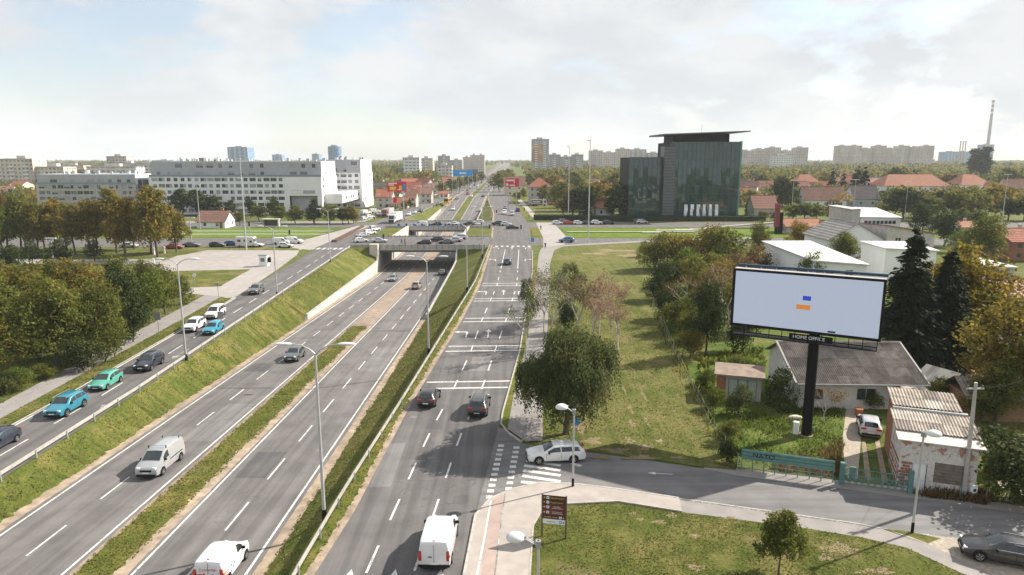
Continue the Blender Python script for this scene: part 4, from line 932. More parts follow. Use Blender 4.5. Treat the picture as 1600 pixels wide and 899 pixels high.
# workshops and halls
def hall(label, pl, pr, Y, d, zl, zr, wall, roof, rz=0, cols=3, zb=None, seed=0, mono='x', name='workshop'):
    xa, xb = X_at(pl, Y, 400), X_at(pr, Y, 400); w = xb - xa; root = empty(name, ((xa + xb)/2, Y, 0), rz, label, 'industrial building')
    zb = zb or (zl, zr); mb = MB()
    if isinstance(zb, tuple): za, zb_ = zb
    c = [(-w/2, 0, zl), (w/2, 0, zr), (w/2, d, zb_), (-w/2, d, za)]
    ops = grid_ops(w, 0, 1, 3, cols, 1.1, min(zl, zr) - 1.9, None, 1.3, 1.3) if cols else []
    zm = min(zl, zr); wallpanel(mb, (-w/2, 0), (1, 0), w, 0, zm, ops, .15)
    put_windows(root, (-w/2, 0), (1, 0), ops, ('dark', 'white'), .13)
    if zl != zr: mb.add([(-w/2, 0, zm), (w/2, 0, zm), (w/2 if zr > zl else -w/2, 0, max(zl, zr))], [(0, 1, 2)])
    mb.quad((-w/2, d, 0), (-w/2, 0, 0), c[0], c[3]); mb.quad((w/2, 0, 0), (w/2, d, 0), c[2], c[1]); mb.quad((w/2, d, 0), (-w/2, d, 0), c[3], c[2])
    mb.build('wall', M[wall], root)
    e = .4; cc = [(-w/2 - e, -e, zl), (w/2 + e, -e, zr), (w/2 + e, d + e, zb_), (-w/2 - e, d + e, za)]
    ro = MB().add([(x, y, z + .01) for x, y, z in cc] + [(x, y, z + .2) for x, y, z in cc], [(0,3,2,1),(4,5,6,7),(0,1,5,4),(1,2,6,5),(2,3,7,6),(3,0,4,7)]).build('roof', M[roof], root)
    n = int(w / 1.2); mr = MB()
    for i in range(1, n):
        t = i / n; lp = lambda p, q: tuple(p[k] + (q[k] - p[k])*t for k in range(3)); a, b = lp(cc[0], cc[1]), lp(cc[3], cc[2])
        mr.tube([(a[0], a[1], a[2] + .2), (b[0], b[1], b[2] + .2)], .035, 4)
    mr.build('roof_seam', M[roof], ro)
    return root
M['tile_dr'] = plain('dark_red_sheet_roof', (.25, .075, .065), .6, .15, 1); M['brown_sheet'] = plain('brown_sheet_roof', (.20, .13, .115), .6, .15, 1); M['grey_sheet'] = plain('grey_sheet_roof', (.30, .28, .26), .8, .2, .8)
hall('white hall with pale pitched roof directly behind the billboard', 1272, 1356, 113, 23, AY(1272, 408, 113)[1], AY(1355, 415, 113)[1], 'wall_w', 'metal_w', cols=2, zb=(AY(1272, 408, 113)[1] + .4, AY(1355, 415, 113)[1] + 1.2))
hall('white flat roofed hall between billboard and dark spruce', 1383, 1463, 128, 9, AY(1383, 389, 128)[1], AY(1462, 393, 128)[1], 'wall_w', 'metal_w', cols=0, zb=(AY(1383, 389, 128)[1] + .2, AY(1462, 393, 128)[1] + .6))
hall('long grey workshop with dark red roof edge behind the spruce', 1383, 1457, 150, 12, AY(1383, 353, 150)[1], AY(1456, 366, 150)[1], 'wall_gr', 'tile_dr', cols=3, zb=(AY(1383, 353, 150)[1] - .6, AY(1456, 366, 150)[1] - .6))
def gable_front(label, pl, pr, pe, pa, Y, d, wall, roof, cat='industrial building'):
    xa, xb = X_at(pl, Y, pe), X_at(pr, Y, pe); h = AY(pl, pe, Y)[1]; rh = AY((pl+pr)/2, pa, Y)[1] - h
    return house(label, (xa+xb)/2, Y + d/2, math.pi/2, d, xb - xa, h, rh, wall, roof, cols=2, chim=False, cat=cat, name='workshop')
gable_front('light grey gabled workshop with weathered roof left of the red edged one', 1296, 1380, 374, 350, 151, 13, 'wall_w', 'grey_sheet')
hall('workshop with flat white roof and a row of windows', 1339, 1401, 212, 15, AY(1339, 340, 212)[1], AY(1400, 341, 212)[1], 'wall_w', 'metal_w', cols=8, zb=(8.0, 7.6))
hall('bare grey block wall end left of the white roofed workshop', 1326, 1338, 212, 16, AY(1337, 328, 212)[1], AY(1337, 327, 212)[1], 'wall_gr', 'metal_w', cols=0, zb=(8.4, 8.4))
hall('small white roofed building at the right beyond the autumn tree', 1549, 1588, 106, 8, AY(1549, 417, 106)[1], AY(1588, 419, 106)[1], 'wall_g', 'metal_w', cols=0, zb=(AY(1549, 417, 106)[1] + .2, AY(1588, 419, 106)[1] + .2))
gable_front('corrugated gable building with brown sheet roof at the right edge', 1542, 1616, 444, 430, 93, 8, 'wall_g', 'brown_sheet')
hall('white walled building with dark red roof at the right edge', 1576, 1720, 80, 6, AY(1576, 467, 80)[1], AY(1700, 472, 80)[1], 'wall_w', 'tile_dr', cols=0, zb=(AY(1576, 467, 80)[1] + 1.0, AY(1700, 472, 80)[1] + 1.2))
# houses left of and beside the far road
phouse('small barn like house with brown tiled roof by the avenue', 308, 352, 357, 346, 330, 9, 'wall_w', 'tile_b', cols=2, seed=15)
phouse('red roofed house directly right of the white apartments', 588, 612, 326, 308, 296, 10, 'wall_gr', 'tile_r', cols=2, floors=2, seed=16)
phouse('house with red roof and white gable behind the red billboard', 630, 656, 318, 300, 285, 12, 'wall_w', 'tile_r', cols=2, floors=2, seed=17)
phouse('yellow house with brown roof behind the parked trucks', 634, 650, 324, 309, 297, 9, 'wall_c', 'tile_b', cols=2, floors=2, seed=18)
phouse('low red roofed house behind the hedge left of the far road', 612, 636, 326, 318, 309, 9, 'wall_c', 'tile_r', cols=2, seed=19)
phouse('maroon roofed house between the trees left of the far road', 656, 674, 318, 303, 293, 10, 'wall_gr', 'tile_b', cols=2, floors=2, seed=20)
phouse('small red roofed house by the far left lamps', 686, 700, 310, 304, 299, 8, 'wall_w', 'tile_r', cols=2, seed=21)
phouse('white gabled house carrying the red billboard right of the road', 788, 820, 306, 290, 277, 13, 'wall_c', 'tile_b', cols=2, floors=2, seed=22)
phouse('beige two storey house with red hipped roof', 826, 861, 318, 292, 278, 14, 'wall_gr', 'tile_r', hip=.8, cols=4, floors=3, seed=23)
phouse('orange tiled house half hidden left of the office', 931, 960, 338, 325, 311, 10, 'wall_g', 'tile_o', cols=2, seed=24)
phouse('low grey roofed house in the trees left of the office', 938, 956, 308, 301, 296, 8, 'wall_w', 'metal_w', cols=1, seed=25)
rngh = random.Random(11); REDS = ['tile_r', 'tile_o', 'tile_b', 'tile_p', 'tile_d']
hw = ['white', 'cream', 'grey']; hr = {'tile_r': 'red', 'tile_o': 'orange', 'tile_b': 'brown', 'tile_p': 'pinkish', 'tile_d': 'dark'}
for px, Y in ((592,470),(618,440),(640,520),(664,500),(680,470),(700,560),(10,430),(35,470),(590,620),(1170,430),(1195,470),(1222,520),(1250,430),(1275,470),(1300,540),(1335,470),(1362,520),(1392,600),(1420,480),(1450,620),(1490,470),(1515,540),(1555,430),(1590,500),(870,560),(900,620),(925,520),(960,600),(1165,600),(1320,640),(1580,640),(1210,640)):
    w = rngh.uniform(9, 14); rm = rngh.choice(REDS); wm = rngh.choice(['wall_w', 'wall_c', 'wall_gr'])
    house('%s walled house with %s roof among the distant trees' % ({'wall_w': 'white', 'wall_c': 'cream', 'wall_gr': 'grey'}[wm], hr[rm]), X_at(px, Y), Y, rngh.uniform(-.5, .5), w, rngh.uniform(8, 11), rngh.uniform(3.5, 6.5), rngh.uniform(2.4, 3.8), wm, rm, cols=3, seed=int(px))['group'] = 'distant houses among the trees'
number_labels([o for o in COL.objects if o.get('group') == 'distant houses among the trees'], lambda o: o.location.x/o.location.y, lambda q, l: q + ' from the left ' + l)
# ------------------------------------------------------------------ far blocks with window grids in the material
def gridmat(name, wall, win, cw=3.0, fh=2.9, ww=.55, wh=.5, band=None):
    m, t, b = newmat(name); g = t.nodes.new('ShaderNodeNewGeometry'); s = t.nodes.new('ShaderNodeSeparateXYZ'); t.links.new(g.outputs['Position'], s.inputs[0])
    def mt(op, a, c=None, d=None):
        n = t.nodes.new('ShaderNodeMath'); n.operation = op
        for i, q in enumerate((a, c, d)):
            if q is None: continue
            if isinstance(q, (int, float)): n.inputs[i].default_value = q
            else: t.links.new(q, n.inputs[i])
        return n.outputs[0]
    h = mt('ADD', s.outputs[0], s.outputs[1])
    fx = mt('FRACT', mt('DIVIDE', h, cw)); fz = mt('FRACT', mt('DIVIDE', s.outputs[2], fh))
    k = mt('MULTIPLY', mt('LESS_THAN', fx, ww), mt('LESS_THAN', mt('ABSOLUTE', mt('SUBTRACT', fz, .5)), wh / 2))
    var = noise(t, wpos(t, (.31, .31, .34)), 1.0, 2)
    w2 = mixc(t, ramp(t, var, .4, .6), win, sc3(win, 2.6)); wl = mixc(t, ramp(t, noise(t, wpos(t, (.04, .04, .02)), 1.0, 2), .45, .55), wall, band or sc3(wall, .8))
    nn = t.nodes.new('ShaderNodeSeparateXYZ'); t.links.new(g.outputs['Normal'], nn.inputs[0])
    k = mt('MULTIPLY', k, mt('LESS_THAN', nn.outputs[2], .5))
    t.links.new(mixc(t, k, wl, w2), b.inputs['Base Color']); b.inputs['Roughness'].default_value = .7; return m
FB = dict(cream=gridmat('far_cream', (.66, .58, .48), (.16, .15, .15)), white=gridmat('far_white', (.70, .68, .65), (.14, .15, .17), 4, 3, .7, .45), pink=gridmat('far_pink', (.50, .40, .36), (.14, .13, .14), 3.4, 2.9, .6, .5, (.62, .56, .52)),
          grey=gridmat('far_grey', (.45, .43, .42), (.12, .13, .15), 3.2, 2.8, .65, .5), blue=gridmat('far_blue_glass', (.16, .25, .36), (.10, .17, .27), 2, 3.4, .8, .7))
def far_block(label, pl, pr, pt, Y, d, mat, steps=1, seed=0):
    rng = random.Random(seed); xa, xb = X_at(pl, Y, pt), X_at(pr, Y, pt); z = AY(pl, pt, Y)[1]; root = empty('tower_block' if z > 45 else 'residential_block', ((xa+xb)/2, Y, 0), 0, label, 'apartment building')
    w = xb - xa; n = steps
    for i in range(n):
        a, b = -w/2 + w*i/n, -w/2 + w*(i+1)/n; dz = rng.choice([0, 0, -2.9, -5.8]) if n > 1 else 0; dy = rng.uniform(0, 5) if n > 1 else 0
        mb = MB(); mb.box(a, b, dy, d + dy, 0, z + dz); mb.build('wall', FB[mat], root)
        MB().box(a + (b-a)*.3, a + (b-a)*.62, dy + d*.3, dy + d*.6, z + dz, z + dz + 2.6).build('lift_house', M['wall_gr'], root)
        MB().box(a - .1, b + .1, dy - .25, dy + .1, z + dz - .5, z + dz + .5).build('cornice', M['wall_gr'], root)
        m2 = MB()
        nb = int((b - a) / 9)
        for j in range(nb):
            x = a + (b-a)*(j + .5)/nb
            for q in range(1, int((z + dz)/2.9)): m2.box(x - 1.7, x + 1.7, dy - 1.1, dy + .05, q*2.9 - .1, q*2.9 + .85)
        if nb: m2.build('balcony', M['wall_w' if mat != 'pink' else 'wall_c'], root)['kind'] = 'stuff'
    return root
far_block('long cream apartment slab at the far left edge', -40, 92, 249, 520, 16, 'cream', 3, 1); far_block('low yellowish block behind the trees at the far left', 90, 130, 259, 800, 14, 'cream', 1)
far_block('white terraced block left of the white apartments', 135, 212, 261, 560, 14, 'white', 1); far_block('white block behind the grey apartments', 180, 240, 256, 620, 14, 'white', 2, 3)
far_block('small block with reddish roof storey on the skyline left', 166, 197, 245, 720, 14, 'pink', 1); far_block('square blue glass tower behind the white apartments', 355, 386, 230, 1500, 40, 'blue', 1)
far_block('pale twin tower on the left skyline', 425, 440, 242, 1800, 25, 'blue', 1); far_block('small pale tower on the left skyline', 487, 498, 241, 1800, 25, 'blue', 1); far_block('low bluish block on the far left skyline', 238, 270, 251, 1500, 30, 'blue', 1)
rt = empty('tower_block', (X_at(523, 1400, 230), 1400, 0), 0, 'round blue glass tower behind the white apartments', 'office building'); zt = AY(523, 229, 1400)[1]
MB().cyl((0, 0), 13.5, 0, zt, 28).build('wall', FB['blue'], rt, 40); MB().cyl((0, 0), 8, zt, zt + 3, 20).build('roof_drum', M['wall_g'], rt)
far_block('white residential block left of the far road', 629, 655, 247, 700, 16, 'white', 1); far_block('cream residential block left of the far road', 656, 676, 248, 760, 16, 'cream', 1)
far_block('bluish residential block on the skyline left of the far road', 684, 722, 244, 950, 18, 'grey', 2, 4); far_block('pink and white residential block nearest the road on the skyline', 723, 757, 243, 1000, 18, 'pink', 3, 5)
far_block('pink low block left of the blue billboard', 682, 706, 259, 620, 12, 'pink', 1)
tw = far_block('tall grey residential tower with an orange mural', 831, 858, 218, 900, 20, 'grey', 1)
MB().box(-11, 3, -.5, -.26, 18, 41).build('mural', plain('orange_mural', (.55, .33, .20), .8, .35, .12), tw)
far_block('long grey block right of the tall tower', 858, 912, 242, 950, 14, 'grey', 3, 6); far_block('long grey pink slab left of the office', 922, 985, 233, 1150, 16, 'pink', 3, 7); far_block('long grey slab behind the office', 985, 1036, 234, 1200, 16, 'grey', 2, 8)
far_block('long grey slab on the skyline right of the office', 1157, 1264, 231, 1300, 16, 'pink', 5, 9); far_block('low white block below the right skyline slab', 1208, 1240, 243, 1150, 14, 'white', 1); far_block('stepped pink and grey slab on the right skyline', 1310, 1462, 228, 1500, 18, 'pink', 8, 10)
far_block('low bluish factory block beside the chimney', 1482, 1522, 234, 2000, 40, 'blue', 2, 11); far_block('bluish boiler house at the chimney foot', 1538, 1554, 226, 2080, 30, 'blue', 1)
ch = empty('factory_chimney', (X_at(1547, 2040, 200), 2040, 0), 0, 'tall slender red and white banded factory chimney on the skyline', 'chimney'); zc = AY(1548, 157, 2040)[1]
MB().tube([(0,0,0),(0,0,zc*.5),(0,0,zc*.8)], [5.5,4.2,3.6], 16).build('shaft', M['conc'], ch, 40)
for i in range(6): MB().tube([(0,0,zc*(.8 + i/30)),(0,0,zc*(.8 + (i+1)/30))], 3.55, 16).build('band', plain('chimney_band_red', (.45, .22, .20), .8, .1) if i % 2 else M['wall_w'], ch, 40)
for i in range(3):
    rt = empty('factory_stack', (X_at(1492 + i*4, 2000), 2000, 0), 0, ['leftmost', 'middle', 'rightmost'][i] + ' of three short stacks on the factory skyline', 'chimney', 'factory stacks'); z = AY(1492, 221, 2000)[1]
    MB().cyl((0,0), 1.6, 0, z, 10).build('shaft', M['conc'], rt); MB().cyl((0,0), 2.1, z - 2, z + .3, 10).build('cap', M['conc_d'], rt)
# ------------------------------------------------------------------ billboards
def billboard():
    zt = 14.55
    PL = AY(1147, 424, 59.2); PR = AY(1386, 433, 53.4); a = Vector((PL[0], 59.2)); b = Vector((PR[0], 53.4)); zb = AY(1147, 511, 59.2)[1]; ztl = PL[1]
    zt = (ztl + PR[1]) / 2; zb = (zb + AY(1385, 528.5, 53.4)[1]) / 2
    d = b - a; w = d.length; ang = math.atan2(d.y, d.x); c = (a + b)/2
    root = empty('billboard', (c.x, c.y, 0), ang, 'large pale blue LED billboard on a black pole in the garden', 'billboard')
    T = 1.15; hh = w/2
    MB().box(-hh, hh, .1, T, zb, zt).build('cabinet', plain('cabinet_grey', (.42, .41, .39), .6, .12, 2), root)
    fr = M['black']; f = .17
    for x0, x1, z0, z1 in ((-hh - .04, hh + .04, zt - f, zt + .03), (-hh - .04, hh + .04, zb - .06, zb + f), (-hh - .04, -hh + f, zb + f, zt - f), (hh - f, hh + .04, zb + f, zt - f)): MB().box(x0, x1, -.08, .12, z0, z1).build('frame', fr, root)
    nx, nz = 14, 6; sw, sh = (w - 2*f)/nx, (zt - zb - 2*f)/nz; sm = emit('led_screen', (.60, .68, .84), .345)
    pm = MB().box(-sw/2 + .0015, sw/2 - .0015, 0, .1, -sh/2 + .0015, sh/2 - .0015).mesh('led_module', sm)
    for i in range(nx):
        for j in range(nz): mobj('led_module', pm, root, (-hh + f + sw*(i + .5), -.005, zb + f + sh*(j + .5)))
    def mark(u0, u1, v0, v1, m): MB().box(-hh + f + u0*(w - 2*f), -hh + f + u1*(w - 2*f), -.014, -.007, zb + f + v0*(zt - zb - 2*f), zb + f + v1*(zt - zb - 2*f)).build('screen_mark', m, root)
    mark(.487, .543, .555, .635, emit('led_blue', (.004, .05, .55), .42)); mark(.447, .543, .385, .47, emit('led_orange', (.72, .24, .02), .45)); mark(.672, .724, .012, .042, M['black'])
    MB().box(-hh + .1, hh + .1, T + .1, T + .35, zt + .04, zt + .27).build('light_beam', plain('beam_blue', (.02, .05, .10), .5, .2), root)
    for i in range(9): MB().box(-hh + .8 + i*(w - 1.6)/8 - .04, -hh + .8 + i*(w - 1.6)/8 + .04, T - .1, T + .15, zt - .3, zt + .1).build('bracket', M['galv'], root)
    px = None
    gx, gy = G(1259, 682); q = Vector((gx, gy)) - c; dd = d.normalized(); lx = q.dot(dd); ly = q.dot(Vector((-dd.y, dd.x)))
    MB().cyl((lx, ly + .2), .43, 0, zb, 20).build('pole', M['black'], root, 40)
    MB().cyl((lx, ly + .2), .62, 0, .12, 12).build('base_plate', M['dirt'], root)
    for y in (-.35, .9): MB().box(-hh + .2, hh - .2, y - .05, y + .05, zb - .80, zb - .74).build('walkway_rail', M['black'], root)
    MB().box(-hh + .2, hh - .2, -.35, .9, zb - .84, zb - .81).build('walkway', M['black'], root)
    for i in range(12): MB().box(-hh + .2 + i*(w-.4)/11 - .03, -hh + .2 + i*(w-.4)/11 + .03, -.37, -.33, zb - .80, zb).build('walkway_post', M['black'], root)
    MB().box(lx - 1.9, lx + 1.5, -.2, -.12, zb - .66, zb - .14).build('name_panel', M['black'], root)
    mobj('lettering', text_mesh('HOME OFFICE', .40, plain('white_letters', (.8, .8, .8), .5, 0), .01), root, (lx - .35, -.22, zb - .40), (math.pi/2, 0, 0))
    MB().box(-.22, .22, -.18, .18, 0, 1.15).build('meter_box', M['wall_w'], root, None, (lx - .85, ly + .1, 0))
    # the second, slightly turned face behind gives the box its wedge
    MB().box(-hh, hh, T, T + .25, zb + .1, zt - .05).build('rear_face', M['grey_back'], root)
billboard()
def poster(label, px, pbase, pl, pr, pt, pb, m, marks, Y=None):
    Y = Y or G(px, pbase)[1]; xa, xb = X_at(pl, Y, pt), X_at(pr, Y, pt); zt, zb = AY(px, pt, Y)[1], AY(px, pb, Y)[1]
    root = empty('advertising_billboard', ((xa + xb)/2, Y, 0), 0, label, 'billboard'); w = xb - xa
    MB().box(-w/2, w/2, 0, .4, zb, zt).build('panel', m, root)
    for s in (-.3, .3): MB().cyl((s*w, .2), .2, 0, zb, 8).build('leg', M['galv'], root)
    for u0, u1, v0, v1, mm in marks: MB().box(-w/2 + u0*w, -w/2 + u1*w, -.04, -.005, zb + v0*(zt-zb), zb + v1*(zt-zb)).build('print', mm, root)
SW = M['signwhite']
poster('red billboard with white print in front of the houses left of the road', 620, 330, 605, 635, 284, 300, M['signred'], [(.06,.5,.78,.88,SW),(.06,.35,.62,.72,SW),(.12,.45,.2,.5,M['signyellow']),(.6,.75,.2,.6,M['signyellow']),(.78,.96,.25,.75,M['signblue'])])
poster('small red poster below the red billboard', 616, 330, 614, 620, 309, 317, M['signred'], [], 300)
poster('red billboard with white slogan on the house right of the road', 801, 312, 790, 811, 279, 292, M['signred'], [(.06,.6,.66,.84,SW),(.06,.2,.1,.4,SW),(.3,.7,.12,.24,SW),(.62,.68,.4,.9,SW)], 318)
poster('bright blue billboard left of the far road', 725, 300, 707, 738, 266, 275, plain('poster_blue', (.02, .30, .70), .5, .1), [(.35,.68,.35,.6,SW)], 480)
poster('dark blue grey billboard beside the bright blue one', 745, 300, 736, 747, 265, 272, plain('poster_navy', (.12, .20, .30), .5, .2, .2), [], 520)
x, y = G(1213, 366); tt = empty('advertising_totem', (x, y, 0), .35, 'tall dark red advertising totem beside the avenue', 'billboard'); z0, z1 = AY(1213, 355, y)[1], AY(1213, 318, y)[1]
MB().box(-.9, .9, 0, .5, z0, z1).build('panel', plain('totem_red', (.28, .04, .05), .5, .4, .8), tt); MB().box(-.5, .5, .05, .45, 0, z0).build('base', M['black'], tt); MB().box(1.2, 2.6, .3, .8, 0, z1*.7).build('side_panel', M['black'], tt)
# ------------------------------------------------------------------ the gardens on the right: house, sheds, fences
def corrug(name, a, b, c, d, n, amp, mat, parent, th=.03):
    # corrugated sheet spanning the quad a-b (eave), d-c (ridge); ribs run from eave to ridge
    mb = MB(); A, B, C, D = map(Vector, (a, b, c, d)); nn = (B - A).cross(D - A).normalized(); k = n * 6
    top = []; 
    for i in range(k + 1):
        t = i / k; o = nn * amp * math.sin(2*math.pi*i/6); p, q = A.lerp(B, t) + o, D.lerp(C, t) + o; mb.v += [tuple(p), tuple(q), tuple(p - nn*th), tuple(q - nn*th)]
    for i in range(k):
        s = 4*i; mb.f += [[s, s+4, s+5, s+1], [s+2, s+3, s+7, s+6], [s, s+2, s+6, s+4], [s+1, s+5, s+7, s+3]]; mb.m += [0]*4
    return mb.build(name, mat, parent, 50)
def roofsheets(a, b, c, d, cols, rows, ribs, amp, mats, parent, rng, lap=.04):
    A, B, C, D = map(Vector, (a, b, c, d)); nn = (B - A).cross(D - A).normalized()
    P = lambda u, v: (A.lerp(B, u)).lerp(D.lerp(C, u), v)
    for j in range(rows):
        for i in range(cols):
            up0 = nn * (.03 * (rows - j) / rows + .04); up1 = nn * (.03 * (rows - j) / rows)
            u0, u1, v0, v1 = i/cols, (i+1)/cols, max(0, j/rows - lap/rows), (j+1)/rows
            corrug('roof_sheet', P(u0, v0) + up0, P(u1, v0) + up0, P(u1, v1) + up1, P(u0, v1) + up1, ribs, amp, rng.choice(mats), parent)
def yard_house():
    (xa, ya) = G(1228, 612); xb = G(1440, 604)[0]; Y0 = 63.0
    xl, xr = AY(1252, 600, Y0)[0], AY(1437, 600, Y0)[0]; w = xr - xl; zE = AY(1330, 597, Y0)[1]; d = 9.0
    root = empty('garden_house', ((xl + xr)/2, Y0, 0), R(-2), 'low white garden house with a grey corrugated roof behind the billboard', 'house')
    ops = [(w*.48, w*.64, .9, 2.1), (w*.12, w*.2, .9, 2.0), (w*.78, w*.84, 0.05, 2.1)]; mb = MB(); h = zE; rh = AY(1320, 536, Y0 + d*.62)[1] - h
    wallpanel(mb, (-w/2, 0), (1, 0), w, 0, h, ops, .18); put_windows(root, (-w/2, 0), (1, 0), ops[:2], ('dark',), .15); MB().box(w*.28, w*.34, .1, .16, 0.05, 2.1).build('door', M['wood'], root)
    for s in (-1, 1): mb.add([(s*w/2, 0, 0), (s*w/2, d, 0), (s*w/2, d, h + .6), (s*w/2, d*.62, h + rh), (s*w/2, 0, h)], [(0,1,2,3,4) if s > 0 else (4,3,2,1,0)])
    mb.quad((w/2, d, 0), (-w/2, d, 0), (-w/2, d, h + .6), (w/2, d, h + .6)); mb.build('wall', plain('dirty_white_render', (.56, .54, .51), .9, .15, .8, spec=.2), root)
    rng = random.Random(3); e = .5
    roofsheets((-w/2 - e, -e, h - .15), (w/2 + e, -e, h - .15), (w/2 + e, d*.62, h + rh + .08), (-w/2 - e, d*.62, h + rh + .08), 12, 5, 5, .065, [M['eternit'], plain('fibre_sheet_b', (.31, .275, .245), .95, .3, 1.8, spec=.15), plain('fibre_sheet_c', (.235, .205, .185), .95, .3, 1.8, spec=.15)], root, rng)
    corrug('rear_roof', (w/2 + e, d + e, h + .5), (-w/2 - e, d + e, h + .5), (-w/2 - e, d*.62, h + rh + .08), (w/2 + e, d*.62, h + rh + .08), 60, .035, M['eternit'], root)
    for s in (-1, 1): MB().add([(s*(w/2 + e), -e, h - .28), (s*(w/2 + e), d*.62, h + rh - .05), (s*(w/2 + e), d*.62, h + rh + .22), (s*(w/2 + e), -e, h + .0), (s*(w/2 + e + .16), -e, h - .28), (s*(w/2 + e + .16), d*.62, h + rh - .05), (s*(w/2 + e + .16), d*.62, h + rh + .22), (s*(w/2 + e + .16), -e, h)], [(0,1,2,3),(7,6,5,4),(0,4,5,1),(3,2,6,7),(0,3,7,4),(1,5,6,2)]).build('barge_board', M['conc'], root)
    MB().tube([(-w/2 - e, .62*d, h + rh + .12), (w/2 + e, .62*d, h + rh + .12)], .13, 8).build('ridge_cap', M['eternit2'], root)
    MB().tube([(-w/2 - e, -e - .08, h - .12), (w/2 + e, -e - .08, h - .12)], .07, 6).build('gutter', M['galv'], root)
    g = mb; MB().box(-w/2 - .1, -w/2 - .02, d*.35, d*.5, h*.9, h*.9 + 1.0).build('gable_window', M['wframe'], root)
    # lean-to porch
    MB().add([(w*.30, -2.6, 2.15), (w*.5, -2.6, 2.15), (w*.5, -.5, 2.5), (w*.30, -.5, 2.5), (w*.30, -2.6, 2.3), (w*.5, -2.6, 2.3), (w*.5, -.5, 2.65), (w*.30, -.5, 2.65)], [(0,3,2,1),(4,5,6,7),(0,1,5,4),(1,2,6,5),(2,3,7,6),(3,0,4,7)]).build('porch_roof', M['eternit2'], root)
    for x in (w*.31, w*.49): MB().box(x - .06, x + .06, -2.5, -2.38, 0, 2.15).build('porch_post', M['wood'], root)
yard_house()
def brick_shed():
    peel, t, b = newmat('peeling_whitewash'); p = wpos(t); f = noise(t, p, 1.3, 7, .7); g = noise(t, p, 6, 5)
    br = t.nodes.new('ShaderNodeTexBrick'); br.inputs['Scale'].default_value = 4.0; br.inputs['Color1'].default_value = (.30, .12, .08, 1); br.inputs['Color2'].default_value = (.38, .19, .13, 1); br.inputs['Mortar'].default_value = (.42, .38, .34, 1); cx = t.nodes.new('ShaderNodeSeparateXYZ'); t.links.new(p, cx.inputs[0]); cc = t.nodes.new('ShaderNodeCombineXYZ'); ad = t.nodes.new('ShaderNodeMath'); ad.operation = 'ADD'; t.links.new(cx.outputs[0], ad.inputs[0]); t.links.new(cx.outputs[1], ad.inputs[1]); t.links.new(ad.outputs[0], cc.inputs[0]); t.links.new(cx.outputs[2], cc.inputs[1]); t.links.new(cc.outputs[0], br.inputs['Vector'])
    wc = mixc(t, ramp(t, g, .3, .7), (.50, .46, .42), (.66, .63, .59)); t.links.new(mixc(t, ramp(t, f, .54, .58), wc, br.outputs['Color']), b.inputs['Base Color']); b.inputs['Roughness'].default_value = .92; bump(t, b, f, .4, .05)
    rng = random.Random(8); (xa, ya), (xb, yb) = G(1403, 764), G(1519, 775)
    ang = R(-21); w = math.hypot(xb - xa, yb - ya); h1 = AY(1405, 688, ya)[1]; d1 = 4.2; d2 = 3.4; h0 = h1 + .0
    root = empty('brick_shed', ((xa + xb)/2, (ya + yb)/2, 0), ang, 'dilapidated white and red brick shed with corrugated roof by the street', 'shed')
    mb = MB(); front = [(w*.17, w*.37, .05, 2.05), (w*.46, w*.86, .75, 2.3)]
    wallpanel(mb, (-w/2, 0), (1, 0), w, 0, h1, front, .18)
    hr = h1 + .65
    for s in (-1, 1): mb.add([(s*w/2, 0, 0), (s*w/2, d1, 0), (s*w/2, d1, hr), (s*w/2, 0, h1)], [(0,1,2,3) if s > 0 else (3,2,1,0)])
    mb.quad((w/2, d1, 0), (-w/2, d1, 0), (-w/2, d1, hr), (w/2, d1, hr))
    mb.build('wall', peel, root)
    for i in range(24):        # exposed bricks where the render has fallen off
        for j in range(2):
            x = -w/2 + .1 + (i % 3)*.24 + j*.0; z = .3 + (i // 3)*.24
            if rng.random() < .75: MB().box(-.11, .11, -.02, .02, -.09, .09).build('brick', M['brick'], root, None, (x + rng.uniform(-.02, .02) + (.12 if (i//3) % 2 else 0), -.012, z)) if j == 0 else None
    for i in range(60):
        y = .15 + (i % 12)*.33; z = .25 + (i // 12)*.42
        if rng.random() < .8: MB().box(-.02, .02, -.14, .14, -.1, .1).build('brick', M['brick'], root, None, (-w/2 - .012, y + (.16 if (i//12) % 2 else 0), z))
    MB().box(-w/2 + w*.18, -w/2 + w*.36, .1, .16, .05, 2.03).build('door', M['wall_w'], root)
    b = MB().box(-w/2 + w*.46, -w/2 + w*.86, .08, .14, .75, 2.3).build('boarded_window', M['wood'], root)
    for i in range(6): MB().box(-w/2 + w*.465, -w/2 + w*.855, .04, .08, .8 + i*.25, 1.02 + i*.25).build('board', plain('grey_boards', (.20, .165, .14), .9, .25, 3), b)
    e = .3; ms = [M['eternit2'], plain('sheet_pale', (.48, .43, .37), .95, .25, 1.5, spec=.15), M['eternit']]
    MB().add([(-w/2 - e, -e, h1 - .05), (w/2 + e, -e, h1 - .05), (w/2 + e, 1.2, h1 + .14), (-w/2 - e, 1.2, h1 + .14), (-w/2 - e, -e, h1 + .02), (w/2 + e, -e, h1 + .02), (w/2 + e, 1.2, h1 + .21), (-w/2 - e, 1.2, h1 + .21)], [(0,3,2,1),(4,5,6,7),(0,1,5,4),(1,2,6,5),(2,3,7,6),(3,0,4,7)]).build('tin_eave', plain('pale_tin', (.55, .50, .45), .6, .15, 1), root)
    roofsheets((-w/2 - e, 1.05, h1 + .24), (w/2 + e, 1.05, h1 + .24), (w/2 + e, d1 + .1, hr + .12), (-w/2 - e, d1 + .1, hr + .12), 5, 2, 5, .04, ms, root, rng)
    MB().box(-w/2 - .1, w/2 + .1, d1 + .1, d1 + .4, hr - .3, hr + .28).build('flashing', M['galv'], root)
    # rear part with an older roof
    mb = MB().box(-w/2 + .1, w/2 - .4, d1 + .41, d1 + d2, 0, hr + .1); mb.build('rear_wall', M['brick'], root)
